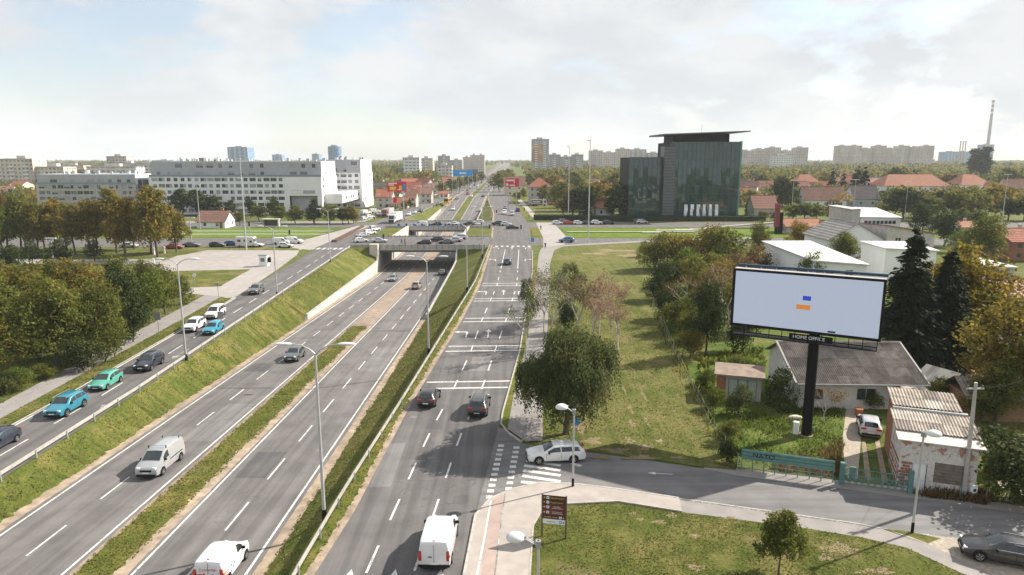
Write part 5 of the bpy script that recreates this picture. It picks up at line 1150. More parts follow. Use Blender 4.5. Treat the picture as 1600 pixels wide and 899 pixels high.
    roofsheets((-w/2 - .1, d1 + .4, hr + .3), (w/2 - .2, d1 + .4, hr + .3), (w/2 - .2, d1 + d2 + .3, hr + .75), (-w/2 - .1, d1 + d2 + .3, hr + .75), 4, 2, 5, .045, ms, root, rng)
brick_shed()
def green_door_shed():
    (xa, ya), (xb, yb) = G(1119, 622), G(1188, 629); ang = math.atan2(yb - ya, xb - xa); w = math.hypot(xb - xa, yb - ya); h = AY(1130, 586, ya)[1]
    root = empty('garden_shed', ((xa+xb)/2, (ya+yb)/2, 0), ang, 'small shed with green framed doors and a flat brown roof', 'shed'); ops = [(w*.26, w*.9, .05, h - .25)]
    mb = MB(); wallpanel(mb, (-w/2, 0), (1, 0), w, 0, h, ops, .12); mb.quad((-w/2, 2.6, 0), (-w/2, 0, 0), (-w/2, 0, h), (-w/2, 2.6, h + .3)); mb.quad((w/2, 0, 0), (w/2, 2.6, 0), (w/2, 2.6, h + .3), (w/2, 0, h)); mb.quad((w/2, 2.6, 0), (-w/2, 2.6, 0), (-w/2, 2.6, h + .3), (w/2, 2.6, h + .3))
    mb.build('wall', M['wall_gr'], root); MB().box(-w/2 - .03, -w/2 + w*.2, -.04, -.004, 0, h - .1).build('brick_pier', M['brick'], root)
    for i in range(3):
        a = -w/2 + w*(.26 + i*.64/3); b = a + w*.64/3
        p = MB().box(a + .05, b - .05, .06, .1, .1, h - .3).build('door_panel', plain('pale_green_panel', (.42, .46, .42), .6, .1, 3), root)
        MB().box(a, a + .08, .02, .12, .05, h - .25).box(b - .08, b, .02, .12, .05, h - .25).box(a + .08, b - .08, .02, .12, h - .33, h - .25).build('door_frame', M['green_m'], p)
    MB().add([(-w/2 - .3, -.35, h + .02), (w/2 + .3, -.35, h + .02), (w/2 + .3, 2.9, h + .34), (-w/2 - .3, 2.9, h + .34), (-w/2 - .3, -.35, h + .2), (w/2 + .3, -.35, h + .2), (w/2 + .3, 2.9, h + .52), (-w/2 - .3, 2.9, h + .52)], [(0,3,2,1),(4,5,6,7),(0,1,5,4),(1,2,6,5),(2,3,7,6),(3,0,4,7)]).build('roof', plain('tar_roof', (.25, .19, .15), .9, .25, 1.4), root)
green_door_shed()
def board_shed():
    x, y = G(1492, 628); root = empty('board_shed', (x, y, 0), R(25), 'small brown weatherboard shed behind the corrugated shed', 'shed')
    MB().add([(-1.6,0,0),(1.6,0,0),(1.6,3,0),(-1.6,3,0),(-1.6,0,2.0),(1.6,0,2.0),(1.6,3,2.0),(-1.6,3,2.0),(0,0,2.9),(0,3,2.9)], [(0,1,5,8,4),(1,2,6,5),(2,3,7,9,6),(3,0,4,7)]).build('wall', M['wood'], root)
    for i in range(9): MB().box(-1.62, 1.62, -.05, -.005, .05 + i*.22, .24 + i*.22).build('board', M['wood'], root)
    for s in (-1, 1): MB().add([(s*1.9, -.3, 1.85), (0, -.3, 2.95), (0, 3.3, 2.95), (s*1.9, 3.3, 1.85), (s*1.9, -.3, 1.93), (0, -.3, 3.04), (0, 3.3, 3.04), (s*1.9, 3.3, 1.93)], [(0,1,2,3),(7,6,5,4),(0,4,5,1),(1,5,6,2),(2,6,7,3),(3,7,4,0)]).build('roof_slope', M['conc'], root)
board_shed()
def dark_shed():
    x, y = G(1575, 660); root = empty('tiled_shed', (x, y, 0), R(-8), 'dark shed with grey tiled roof under the right hand trees', 'shed')
    MB().box(-3.6, 3.6, 0, 4, 0, 2.3).build('wall', M['wood'], root); rng = random.Random(2)
    roofsheets((-4, -.5, 2.2), (4, -.5, 2.2), (4, 2.2, 3.6), (-4, 2.2, 3.6), 8, 4, 3, .03, [M['eternit'], plain('dark_sheet', (.17, .155, .15), .9, .25, 2)], root, rng); corrug('rear_roof', (4, 4.5, 2.2), (-4, 4.5, 2.2), (-4, 2.2, 3.6), (4, 2.2, 3.6), 24, .03, M['eternit'], root)
dark_shed()
# fence panel, gate, mesh fence, utility pole, cabinet
def nato_fence():
    (xa, ya), (xb, yb) = G(1158, 735), G(1301, 755); ang = math.atan2(yb - ya, xb - xa); w = math.hypot(xb - xa, yb - ya)
    root = empty('garden_fence', ((xa+xb)/2, (ya+yb)/2, 0), ang, 'garden fence topped by a long green corrugated panel with graffiti', 'fence')
    for i in range(9): MB().cyl((-w/2 + w*i/8, .05), .04, 0, 1.75, 7).build('post', M['green_m'], root)
    prof = [(-.02,.0),(-.09,.06),(-.09,.18),(-.02,.26),(-.09,.34),(-.09,.46),(-.02,.54),(-.09,.62),(-.09,.74),(-.02,.80)]
    mb = MB(); mb.loft([[(x, q, z + 1.0) for q, z in prof] + [(x, .0, 1.8), (x, .0, 1.0)] for x in (-w/2, w/2)]).build('panel', M['green_m'], root)
    t = mobj('lettering', text_mesh('NATO', .52, M['black'], .003), root, (-w*.26, -.095, 1.4), (math.pi/2, 0, 0)); t.scale = (1.1, .9, 1)
    for z in (.25, .6, .95): MB().tube([(-w/2, .05, z), (w/2, .05, z)], .012, 4).build('wire', M['galv'], root)
    mw = MB()
    for i in range(70): mw.tube([(-w/2 + w*i/69, .05, .05), (-w/2 + w*i/69, .05, 1.0)], .006, 3)
    mw.build('wire_mesh', M['galv'], root)
nato_fence()
def gate():
    (xa, ya), (xb, yb) = G(1314, 757), G(1421, 771); ang = math.atan2(yb - ya, xb - xa); w = math.hypot(xb - xa, yb - ya)
    root = empty('yard_gate', ((xa+xb)/2, (ya+yb)/2, 0), ang, 'green patterned metal yard gate at the driveway', 'gate')
    for s in (-1, 1): MB().box(s*w/2 - .15, s*w/2 + .15, -.15, .15, 0, 1.75).build('gate_post', M['green_m'], root)
    MB().box(-w/2 + .2, w/2 - .2, -.03, .03, 1.3, 1.36).box(-w/2 + .2, w/2 - .2, -.03, .03, .12, .18).box(-w/2 + .2, w/2 - .2, -.03, .03, .78, .84).build('gate_frame', M['green_m'], root)
    for i in range(int(w / .22)):
        for j in range(3):
            if (i + j) % 2 == 0: MB().box(-.1, .1, -.02, .02, -.1, .1).build('gate_plate', M['green_m'] if j else M['conc'], root, None, (-w/2 + .3 + i*.22, 0, .25 + j*.21))
    for i in range(int(w / .22)): MB().box(-.012, .012, -.012, .012, .84, 1.3).build('bar', M['green_m'], root, None, (-w/2 + .3 + i*.22, 0, 0))
    MB().box(-w/2 + .5, -w/2 + .9, -.1, .06, .6, 1.5).build('letter_box', M['green_m'], root)
gate()
def mesh_fence(label, pts, h=1.2, mat='galv'):
    P = GP(pts); root = empty('wire_fence', (P[0][0], P[0][1], 0), 0, label, 'fence'); o = Vector(P[0])
    for i in range(len(P) - 1):
        a, b = Vector(P[i]) - o, Vector(P[i+1]) - o; n = max(1, int((b - a).length / 2.5))
        for k in range(n + (i == len(P) - 2)): p = a.lerp(b, k/n); MB().cyl((p.x, p.y), .028, 0, h + .1, 6).build('post', M[mat], root)
        for z in (.1, h*.5, h): MB().tube([(a.x, a.y, z), (b.x, b.y, z)], .006, 4).build('wire', M[mat], root)
mesh_fence('low wire fence in front of the brick shed', [(1421,771),(1460,776),(1500,781),(1540,786)], 1.1, 'green_m')
mesh_fence('wire fence between the mown field and the overgrown garden', [(1008,445),(1030,500),(1060,570),(1090,630),(1115,680),(1152,735)], 1.3)
def utility_pole():
    x, y = G(1506, 777); xt, zt = AY(1525, 598, y); root = empty('utility_pole', (x, y, 0), 0, 'leaning pale concrete utility pole beside the brick shed', 'utility pole')
    MB().tube([(0,0,-.2),(xt - x, 0, zt)], [.19, .11], 10).build('pole', M['conc'], root, 40); MB().box(xt - x - .6, xt - x + .6, -.06, .06, zt - .5, zt - .4).build('crossarm', M['galv'], root)
    for s in (-.5, .5): MB().cyl((xt - x + s, 0), .05, zt - .4, zt - .2, 8).build('insulator', M['conc_d'], root)
    ends = [(AY(1440, 560, 70)[0], 70, AY(1440, 585, 70)[1]), (AY(1640, 640, 60)[0], 60, 6.5)]
    for k, q in enumerate(ends):
        a = Vector((xt, y, zt - .25)); b = Vector(q); pts = [a.lerp(b, i/10) - Vector((0, 0, 1.1*4*(i/10)*(1 - i/10))) - Vector((x, y, 0)) for i in range(11)]; MB().tube([tuple(p) for p in pts], .012, 4).build('cable', M['black'], root)
utility_pole()
x, y = G(1519, 779); o = MB().bevbox(-.22, .22, -.15, .15, 0, 1.05, .03, 0).box(-.1, .1, -.16, -.151, .6, .8, 1).build('meter_cabinet', [M['wall_w'], M['blacktrim']], None, None, (x, y, 0)); tag(o, 'white electrical meter cabinet at the foot of the utility pole', 'cabinet')
for px, py, m, lb in ((1450, 745, 'tarp_a', 'blue tarpaulin bundle in front of the shed window'), (1482, 758, 'tarp_b', 'bright blue plastic basin in the weeds by the shed'), (1443, 742, 'bin', 'brown bin beside the blue bundle at the shed')):
    x, y = G(px, py); mb = MB(); mm = plain(m, (.02, .12, .40) if 'tarp' in m else (.15, .08, .06), .5, .2, 4)
    mb.loft([[(.38*k*math.cos(t), .3*k*math.sin(t) , z) for t in [2*math.pi*i/9 for i in range(9)]] for k, z in ((.8,0),(1,.3),(.9,.55),(.5,.72))]); o = mb.build({'tarp_a': 'tarpaulin_bundle', 'tarp_b': 'plastic_basin', 'bin': 'garden_bin'}[m], mm, None, None, (x, y, 0)); tag(o, lb, 'bundle' if m == 'tarp_a' else ('basin' if m == 'tarp_b' else 'bin'))
x, y = G(1341, 650); o = MB().cyl((0,0), .3, 0, .75, 12, 0, .38).build('plant_tub', plain('terracotta', (.42, .15, .07), .8, .15, 4), None, None, (x, y, 0)); tag(o, 'orange plastic tub beside the driveway', 'tub')
x, y = G(1242, 655); o = MB().ball((0,0,.15), .7, .3, .25).build('rubble_heap', M['conc_w'], None, None, (x, y, 0)); tag(o, 'pale heap of rubble in the grass by the black pole', 'rubble')
# bus shelter, kiosk, barrier, small white hut by the car park
x, y = G(423, 355); rt = empty('bus_shelter', (x, y, 0), 0, 'grey tram stop shelter on the far side of the left lawn', 'shelter')
for s in (-1, 1): MB().box(s*2.6 - .25, s*2.6 + .25, 0, 1.6, 0, 2.6).build('side_wall', M['conc'], rt)
MB().box(-3, 3, -.3, 1.8, 2.6, 2.85).build('roof', M['conc_w'], rt); MB().box(-2.35, 2.35, 1.5, 1.58, .3, 2.4).build('rear_pane', M['wglass'], rt)
x, y = G(413, 416); rt = empty('ticket_hut', (x, y, 0), 0, 'small white ticket hut at the edge of the pale car park', 'hut'); MB().bevbox(-.9, .9, -.7, .7, 0, 2.5, .05).build('wall', M['wall_w'], rt); MB().box(-1.0, 1.0, -.8, .8, 2.505, 2.7).build('roof', M['galv'], rt); MB().box(.95, 1.5, -.3, .3, .9, 2.0).build('sign_box', M['black'], rt); MB().box(-.5, .4, -.74, -.703, 1.1, 1.9).build('window', M['wglass2'], rt)
x, y = G(240, 412); rt = empty('barrier', (x, y, 0), .35, 'white lifting barrier at the car park entrance', 'barrier'); MB().box(-.2, .2, -.2, .2, 0, 1.2).build('post', M['wall_w'], rt); MB().box(-4.2, 0, -.05, .05, .9, 1.05).build('arm', M['wall_w'], rt)
for px, py, l in ((241, 398, 'left'), (257, 396, 'right')):
    x, y = G(px, py); rt = empty('stone_bollard', (x, y, 0), 0, 'white pillar %s of the park path by the plane trees' % l, 'bollard'); MB().cyl((0,0), .3, 0, 1.2, 8, 0, .22).build('shaft', M['wall_w'], rt); MB().ball((0,0,1.5), .35, .35, .35).build('cap', M['wall_w'], rt)
MB().box(-.5, .5, -.06, .06, 0, 0.01) 
# hedge in front of the office and along the parked cars is grown with the trees
# low bench blocks on the tram lawn
for i, (px, py) in enumerate(((1018, 365), (1068, 361), (1092, 360))):
    x, y = G(px, py); o = MB().box(-3, 3, -.6, .6, 0, .5).build('stone_bench', M['conc_w'], None, None, (x, y, .02)); tag(o, ['left', 'middle', 'right'][i] + ' pale low block on the tram lawn before the office', 'bench')
x, y = G(1155, 357); o = MB().add([(-12,-1,0),(12,-1,1.6),(12,1.5,1.6),(-12,1.5,0),(-12,-1,.15),(12,-1,2.1),(12,1.5,2.1),(-12,1.5,.15)], [(0,3,2,1),(4,5,6,7),(0,1,5,4),(1,2,6,5),(2,3,7,6),(3,0,4,7)]).build('ramp', M['pave'], None, None, (x, y, .03)); tag(o, 'pale sloping ramp on the tram lawn right of the office', 'ramp')
# ------------------------------------------------------------------ trees
LM = dict(
    olive=leafmat('leaf_olive', (0.0600, 0.0775, 0.0163), (0.2000, 0.2150, 0.0475), (0.2750, 0.2125, 0.0475), .2), ochre=leafmat('leaf_ochre', (0.0850, 0.0850, 0.0175), (0.2375, 0.2125, 0.0475), (0.3500, 0.2250, 0.0400), .35),
    dark=leafmat('leaf_dark', (0.0220, 0.0352, 0.0110), (0.0660, 0.0880, 0.0242), (0.1210, 0.1100, 0.0275), .08, .2), conifer=leafmat('needle', (0.0080, 0.0160, 0.0070), (0.0280, 0.0420, 0.0160), (0.0500, 0.0550, 0.0200), .05, .05),
    yellow=leafmat('leaf_yellow', (0.085, 0.08, 0.0130), (0.22, 0.18, 0.034), (0.30, 0.20, 0.028), .45), green=leafmat('leaf_green', (0.0562, 0.0875, 0.0150), (0.1750, 0.2125, 0.0438), (0.2750, 0.2125, 0.0438), .18),
    birch=leafmat('leaf_birch', (0.0448, 0.0627, 0.0224), (0.1400, 0.1658, 0.0627), (0.1904, 0.1736, 0.0616), .1), red=leafmat('leaf_russet', (0.1400, 0.0750, 0.0500), (0.3000, 0.1800, 0.1200), (0.3600, 0.2200, 0.1400), .4),
    brown=leafmat('leaf_brown', (0.0825, 0.0605, 0.0275), (0.2090, 0.1430, 0.0605), (0.2420, 0.1320, 0.0440), .4))
def leaves(c, nrm, size, rng, asp=.62, up=None):
    n = len(c); t = rng.normal(size=(n, 3)); t -= (t*nrm).sum(1)[:, None]*nrm; t /= np.linalg.norm(t, axis=1)[:, None] + 1e-9
    if up is not None: t = t*.35 + up; t /= np.linalg.norm(t, axis=1)[:, None] + 1e-9
    b = np.cross(nrm, t); b /= np.linalg.norm(b, axis=1)[:, None] + 1e-9; s = size * rng.uniform(.65, 1.35, (n, 1)); l = t*s*.5; w = b*s*.5*asp
    v = np.stack([c - l, c + w, c + l, c - w], 1).reshape(-1, 3); f = np.arange(4*n).reshape(n, 4); return v, f
def lobe_crown(seed, lobes, n, leaf, per=14, sig=.35, flat=.0, inner=.5):
    rng = np.random.default_rng(seed); L = np.array(lobes, float); A = L[:, 3]*L[:, 5] + L[:, 4]*L[:, 5]; k = max(1, n // per); idx = rng.choice(len(L), k, p=A/A.sum())
    d = rng.normal(size=(k, 3)); d[:, 2] += .25; d /= np.linalg.norm(d, axis=1)[:, None]; r = inner + (1 - inner)*rng.random(k)**.45
    cc = L[idx, :3] + d*L[idx, 3:6]*r[:, None]
    p = np.repeat(cc, per, 0) + rng.normal(size=(k*per, 3))*sig*np.array([1, 1, .75]); dd = np.repeat(d, per, 0)
    nr = dd*.7 + rng.normal(size=p.shape)*.7 + np.array([0, 0, .25]); nr /= np.linalg.norm(nr, axis=1)[:, None]
    v, f = leaves(p, nr, leaf, rng); at = np.repeat(rng.random(k), per)*.55 + rng.random(k*per)*.45; return v, f, at
def rlobes(seed, H, z0, R0, n=9, conic=.0):
    r = random.Random(seed); out = []
    for i in range(n):
        z = z0 + (H - z0)*(.18 + .68*(i + .5)/n); t = (z - z0)/(H - z0); prof = (math.sin(math.pi*min(1, .18 + t*.82))**.7)*(1 - conic) + conic*(1 - t)*1.25
        a = i*2.4 + r.uniform(-.4, .4); rr = R0*prof*r.uniform(.4, .62); q = R0*prof*r.uniform(.48, .68)
        out.append((rr*math.cos(a), rr*math.sin(a), z, q, q, (H - z0)*r.uniform(.15, .22)))
    out.append((0, 0, z0 + (H - z0)*.5, R0*.55, R0*.55, (H - z0)*.36)); out.append((r.uniform(-.2,.2)*R0, r.uniform(-.2,.2)*R0, H - (H-z0)*.16, R0*.36*(1 - conic*.4), R0*.36*(1 - conic*.4), (H-z0)*.16)); return out
def trunk_mb(lobes, r0, zt, seed=0, bend=.2):
    r = random.Random(seed); mb = MB(); p1 = (r.uniform(-bend, bend), r.uniform(-bend, bend), zt*.5); p2 = (p1[0]*1.4, p1[1]*1.4, zt)
    mb.tube([(0,0,-.2), (0,0,.25), p1, p2], [r0*1.35, r0, r0*.8, r0*.5], 7)
    for l in lobes[:8]:
        st = Vector(p1).lerp(Vector(p2), r.uniform(.2, 1)); e = Vector(l[:3]); m = st.lerp(e, .5) + Vector((0, 0, -.2)); mb.tube([tuple(st), tuple(m), tuple(e)], [r0*.4, r0*.25, r0*.08], 5)
    return mb
TK = {}
def kind(name, crown, trunk, bark='bark'):
    v, f, at = crown; TK[name] = (mesh_np('crown', v, f, LM['olive'], at), trunk.mesh('trunk', M[bark], 40))
for i in range(3):
    L = rlobes(20 + i, 10, 2.0, 3.5, 9, .35); kind('plane%d' % i, lobe_crown(i, L, 5200, .42, 14, .34), trunk_mb(L, .22, 6.5, i))
    L = rlobes(40 + i, 10, 1.3, 4.2, 10); kind('round%d' % i, lobe_crown(10 + i, L, 6800, .36, 16, .36), trunk_mb(L, .24, 5.5, i, .5))
    L = rlobes(60 + i, 10, 1.5, 4.2, 8); kind('mid%d' % i, lobe_crown(20 + i, L, 1900, .72, 10, .4), trunk_mb(L, .24, 5.5, i, .5))
    L = [(random.Random(i*9+j).uniform(-2.2, 2.2), random.Random(i*9+j+50).uniform(-1.8, 1.8), random.Random(i*7+j).uniform(2.5, 6.5), 2.6, 2.4, 2.8) for j in range(7)]
    kind('bush%d' % i, lobe_crown(30 + i, L, 4200, .42, 14, .45, inner=.4), trunk_mb(L, .18, 3.5, i, .6))
L = rlobes(71, 10, .2, 5.2, 12); kind('yew', lobe_crown(71, L, 4200, .42, 12, .3), trunk_mb(L, .3, 4, 1))
def conifer_crown(seed, H, R0, n, leaf, z0=.8, droop=.35):
    rng = np.random.default_rng(seed); nb = n // 26; z = z0 + (H - z0)*(1 - rng.random(nb)**.62); z = np.sort(z); t = (z - z0)/(H - z0); ang = rng.random(nb)*6.283
    ln = R0*((1 - t)**.85)*rng.uniform(.7, 1.12, nb) + .15; P = []; U = []; A = []
    for i in range(nb):
        s = rng.random(26)**.7; r = ln[i]*s; c, q = math.cos(ang[i]), math.sin(ang[i])
        p = np.stack([r*c, r*q, z[i] - droop*r*s*.6 + (.12*ln[i])*(s**4)], 1) + rng.normal(size=(26, 3))*np.array([.16, .16, .10])*(.4 + ln[i]*.22)
        P.append(p); U.append(np.tile([c, q, -.45], (26, 1))); A.append(rng.random()*.5 + rng.random(26)*.5)
    P = np.concatenate(P); U = np.concatenate(U); nr = rng.normal(size=P.shape)*.6 + np.array([0, 0, .9]); nr /= np.linalg.norm(nr, axis=1)[:, None]
    v, f = leaves(P, nr, leaf, rng, .42, U); return v, f, np.concatenate(A)
for i in range(2): kind('spruce%d' % i, conifer_crown(80 + i, 10, 2.5 + i*.3, 17000, .30), MB().tube([(0,0,-.2),(0,0,5),(0,0,9.8)], [.22, .14, .02], 7))
kind('fir', conifer_crown(90, 10, 2.3, 1800, .9), MB().tube([(0,0,-.2),(0,0,5),(0,0,9.8)], [.22, .14, .02], 6))
L = [(random.Random(j).uniform(-.4,.4), random.Random(j+9).uniform(-.4,.4), 1.2 + j*1.0, 1.0 - abs(j-4)*.07, 1.0 - abs(j-4)*.07, 1.1) for j in range(8)]; kind('poplar', lobe_crown(95, L, 3000, .5, 12, .25), trunk_mb(L, .2, 8, 2, .1))
def weeping(seed, lobes, nst, leaf, lmax=1.5, zmin=1.4):
    rng = np.random.default_rng(seed); L = np.array(lobes, float); P = []; A = []; w = L[:, 3]*L[:, 5]; idx = rng.choice(len(L), nst, p=w/w.sum())
    for i in range(nst):
        l = L[idx[i]]; d = rng.normal(size=3); d[2] = abs(d[2])*.8 - .15; d /= np.linalg.norm(d); st = l[:3] + d*l[3:6]*rng.uniform(.5, 1.03); ln = rng.uniform(.3, lmax)*(.5 + .7*(1 - max(d[2], 0))); m = max(3, int(ln*15)); s_ = np.linspace(0, 1, m)
        q = st[None, :] + np.stack([d[0]*.3*s_, d[1]*.3*s_, -ln*s_**1.2], 1); q = q[q[:, 2] > zmin + rng.random()*.9]; P.append(q + rng.normal(size=q.shape)*.09); A.append(rng.random()*.55 + rng.random(len(q))*.45)
    P = np.concatenate(P); A = np.concatenate(A); nr = rng.normal(size=P.shape) + np.array([0, 0, .4]); nr /= np.linalg.norm(nr, axis=1)[:, None]; v, f = leaves(P, nr, leaf, rng, .55, np.tile([0, 0, -.7], (len(P), 1))); return v, f, A
LW = [(1.9,.2,5.6,1.9,1.8,1.6),(-1.7,1.2,5.9,1.8,1.7,1.6),(.2,-1.8,5.4,1.9,1.7,1.5),(.5,1.7,6.6,1.7,1.6,1.5),(-2.3,-.9,4.6,1.7,1.5,1.4),(.1,.1,7.6,1.6,1.6,1.5),(2.6,-.8,4.4,1.5,1.4,1.3),(-3.1,.2,3.6,1.2,1.2,1.2),(1.2,-.6,7.0,1.4,1.4,1.3),(0,0,5,2.2,2.2,2)]
kind('weeping', weeping(5, LW, 3300, .17, 2.7, 1.2), trunk_mb(LW, .2, 5.2, 5, .3))
LS = [(.9,.1,4.4,.9,.9,1.0),(-.8,.5,5.2,.9,.8,1.0),(.1,-.8,3.6,.9,.8,.9),(.2,.3,6.4,.8,.8,1.0),(-1.1,-.3,3.2,.8,.8,.8)]
kind('weeping_small', weeping(6, LS, 330, .18, 1.3, 1.2), trunk_mb(LS, .11, 4.6, 6, .3))
L = rlobes(77, 3.95, .95, 1.5, 11, .25); kind('lawn', lobe_crown(77, L, 8200, .15, 14, .12, inner=.35), trunk_mb(L, .055, 2.4, 7, .05))
def bare(seed, H, spread, nl, tint):
    r = random.Random(seed); mb = MB(); tips = []
    def grow(p, d, ln, rad, lv):
        q = p + d*ln; mid = p.lerp(q, .5) + Vector((r.uniform(-.08,.08)*ln, r.uniform(-.08,.08)*ln, 0)); mb.tube([tuple(p), tuple(mid), tuple(q)], [rad, rad*.8, rad*.6], 5 if lv < 2 else 4, 0, False)
        tips.append((mid, lv)); tips.append((q, lv))
        if lv >= 4: return
        for k in range(r.choice([2, 3, 3]) if lv else 5):
            nd = (d + Vector((r.uniform(-1,1), r.uniform(-1,1), r.uniform(-.25,.55)))*spread).normalized(); grow(mid.lerp(q, r.uniform(.1, 1)), nd, ln*r.uniform(.55, .78), rad*.55, lv + 1)
    grow(Vector((0,0,-.1)), Vector((.04,0,1)), H*.36, .11, 0)
    rng = np.random.default_rng(seed); T = np.array([tuple(t) for t, l in tips if l >= 2]); T = T[rng.choice(len(T), nl)] + rng.normal(size=(nl, 3))*.28; nr = rng.normal(size=T.shape); nr /= np.linalg.norm(nr, axis=1)[:, None]; v, f = leaves(T, nr, .16, rng); return (v, f, rng.random(nl)), mb
for i in range(2):
    cr, tb = bare(i + 3, 9, .72, 1700 if i else 800, 0); kind('bare%d' % i, cr, tb, 'birchbark')
_rt = random.Random(77)
def tree(k, loc, h, label, leaf='olive', wide=1.0, base=10.0, name=None, cat='tree', group=None):
    cr, tr = TK[k]; nm = name or {'p': 'plane_tree', 'r': 'broadleaf_tree', 'm': 'broadleaf_tree', 'b': 'shrub', 'y': 'yew_shrub', 's': 'spruce_tree', 'f': 'conifer_tree', 'w': 'weeping_birch', 'l': 'young_tree'}.get(k[0], 'tree')
    root = empty(nm, (loc[0], loc[1], loc[2] if len(loc) > 2 else 0), _rt.uniform(0, 6.28), label, cat, group); s = h / base; root.scale = (s*wide, s*wide, s)
    c = mobj('crown', cr, root); c.material_slots[0].link = 'OBJECT'; c.material_slots[0].material = LM[leaf]; mobj('trunk', tr, root); return root
def ptree(k, px, py, pt, label, leaf='olive', wide=1.0, **q):
    x, y = G(px, py); return tree(k, (x, y), AY(px, pt, y)[1], label, leaf, wide, **q)
# near trees on the right
x, y = G(884, 679); tree('weeping', (x, y), 10.4, 'large weeping birch hanging over the footpath by the crossing', 'birch', 1.12, 9.2)
ptree('bare0', 822, 560, 440, 'small sparse birch over the kerb of the right service road', 'birch', .9, base=8.4, name='weeping_birch') 
ptree('weeping_small', 826, 515, 428, 'slender drooping birch behind the small one at the kerb', 'birch', .9, base=7.6, name='weeping_birch')
ptree('bare0', 862, 540, 412, 'half bare pale birch behind the weeping birch', 'birch', 1.0, base=8.6, name='bare_birch'); ptree('bare1', 935, 528, 418, 'nearly leafless birch with pale trunk on the mown field', 'red', 1.0, base=8.6, name='bare_birch')
ptree('weeping_small', 893, 500, 402, 'birch with thin yellow green crown behind the bare ones', 'birch', 1.05, base=7.6, name='birch_tree'); ptree('bare1', 965, 548, 462, 'low russet leaved shrub tree at the edge of the birches', 'red', 1.25, base=8.6, name='russet_tree'); ptree('bare1', 845, 480, 420, 'russet birch beside the footpath', 'red', 1.1, base=8.6, name='russet_tree')
ptree('bush1', 885, 520, 462, 'dark evergreen bush between the birches', 'dark', .6, base=8.5)
for px, py, pt, lf, w, lb in ((905, 535, 418, 'brown', 1.2, 'twiggy brown birch in the middle of the bare ones'), (875, 505, 408, 'birch', 1.2, 'sparse pale birch nearest the footpath'), (955, 515, 432, 'red', 1.1, 'thin russet birch at the field side'), (925, 548, 450, 'red', 1.2, 'low russet birch just behind the weeping birch'), (850, 520, 430, 'brown', 1.1, 'twiggy birch leaning over the footpath')): ptree('bare%d' % (px % 2), px, py, pt, lb, lf, w, base=8.4, name='bare_birch')
x, y = G(1216, 899); tree('lawn', (x, y), 4.05, 'young dense round tree on the corner lawn', 'olive', 1.0, 3.95)
# hedge of trees between field and garden
for k, px, py, pt, lf, w, lb in (('bush0', 1022, 422, 364, 'olive', 1.1, 'bushy tree at the far left end of the field hedge'), ('bush1', 1058, 420, 356, 'ochre', 1.1, 'yellowing bushy tree in the field hedge'), ('bush2', 1100, 424, 354, 'ochre', 1.15, 'tallest yellowish tree of the field hedge'), ('bush0', 1140, 432, 360, 'olive', 1.2, 'broad olive tree of the field hedge left of the white hall'), ('round1', 1184, 402, 346, 'olive', .8, 'dark green tree beside the advertising totem'),
    ('bush0', 1036, 470, 412, 'dark', 1.0, 'dark shrub at the foot of the field hedge'), ('bare1', 1075, 505, 420, 'brown', 1.3, 'brownish half leafless tree in the field hedge'), ('bush1', 1062, 520, 455, 'olive', .9, 'olive shrub by the wire fence of the field'), ('bare1', 1135, 520, 405, 'brown', 1.3, 'brown twiggy tree left of the billboard'), ('bush2', 1155, 470, 400, 'brown', 1.1, 'reddish brown shrub behind the billboard edge'),
    ('round2', 1103, 556, 440, 'dark', .62, 'narrow dark ivy clad tree in the overgrown garden'), ('bush0', 1090, 470, 405, 'olive', 1.0, 'dense olive shrub in the middle of the field hedge'), ('bush2', 1125, 475, 408, 'ochre', 1.0, 'ochre shrub in the middle of the field hedge'), ('bush1', 1078, 560, 505, 'ochre', .8, 'low yellow green shrub beside the ivy clad tree'), ('bush0', 1170, 520, 455, 'dark', .8, 'dark shrub behind the left edge of the billboard'), ('bush2', 1006, 402, 378, 'olive', 1.0, 'low shrub at the corner of field and avenue'), ('bush1', 1120, 450, 385, 'olive', 1.0, 'olive shrub filling the hedge behind the brown tree'), ('bush0', 1062, 450, 390, 'green', 1.0, 'light green shrub in the left part of the field hedge'), ('bush2', 1175, 445, 385, 'brown', 1.0, 'brownish shrub beside the white hall'), ('bush1', 1045, 500, 440, 'dark', .9, 'dark shrub at the fence line of the field'), ('bush0', 1100, 505, 432, 'olive', 1.0, 'olive shrub before the brown twiggy trees'), ('bush2', 1140, 500, 425, 'brown', 1.0, 'russet shrub left of the billboard top'), ('bush1', 1085, 535, 470, 'olive', .8, 'small olive shrub by the ivy clad tree'), ('bush0', 1160, 550, 480, 'dark', .8, 'dark shrub just left of the billboard foot rail')):
    ptree(k, px, py, pt, lb, lf, w, base=8.8 if k[:4] == 'bush' else (8.6 if k[:4] == 'bare' else 10), name='leafless_tree' if k[:4] == 'bare' else None)
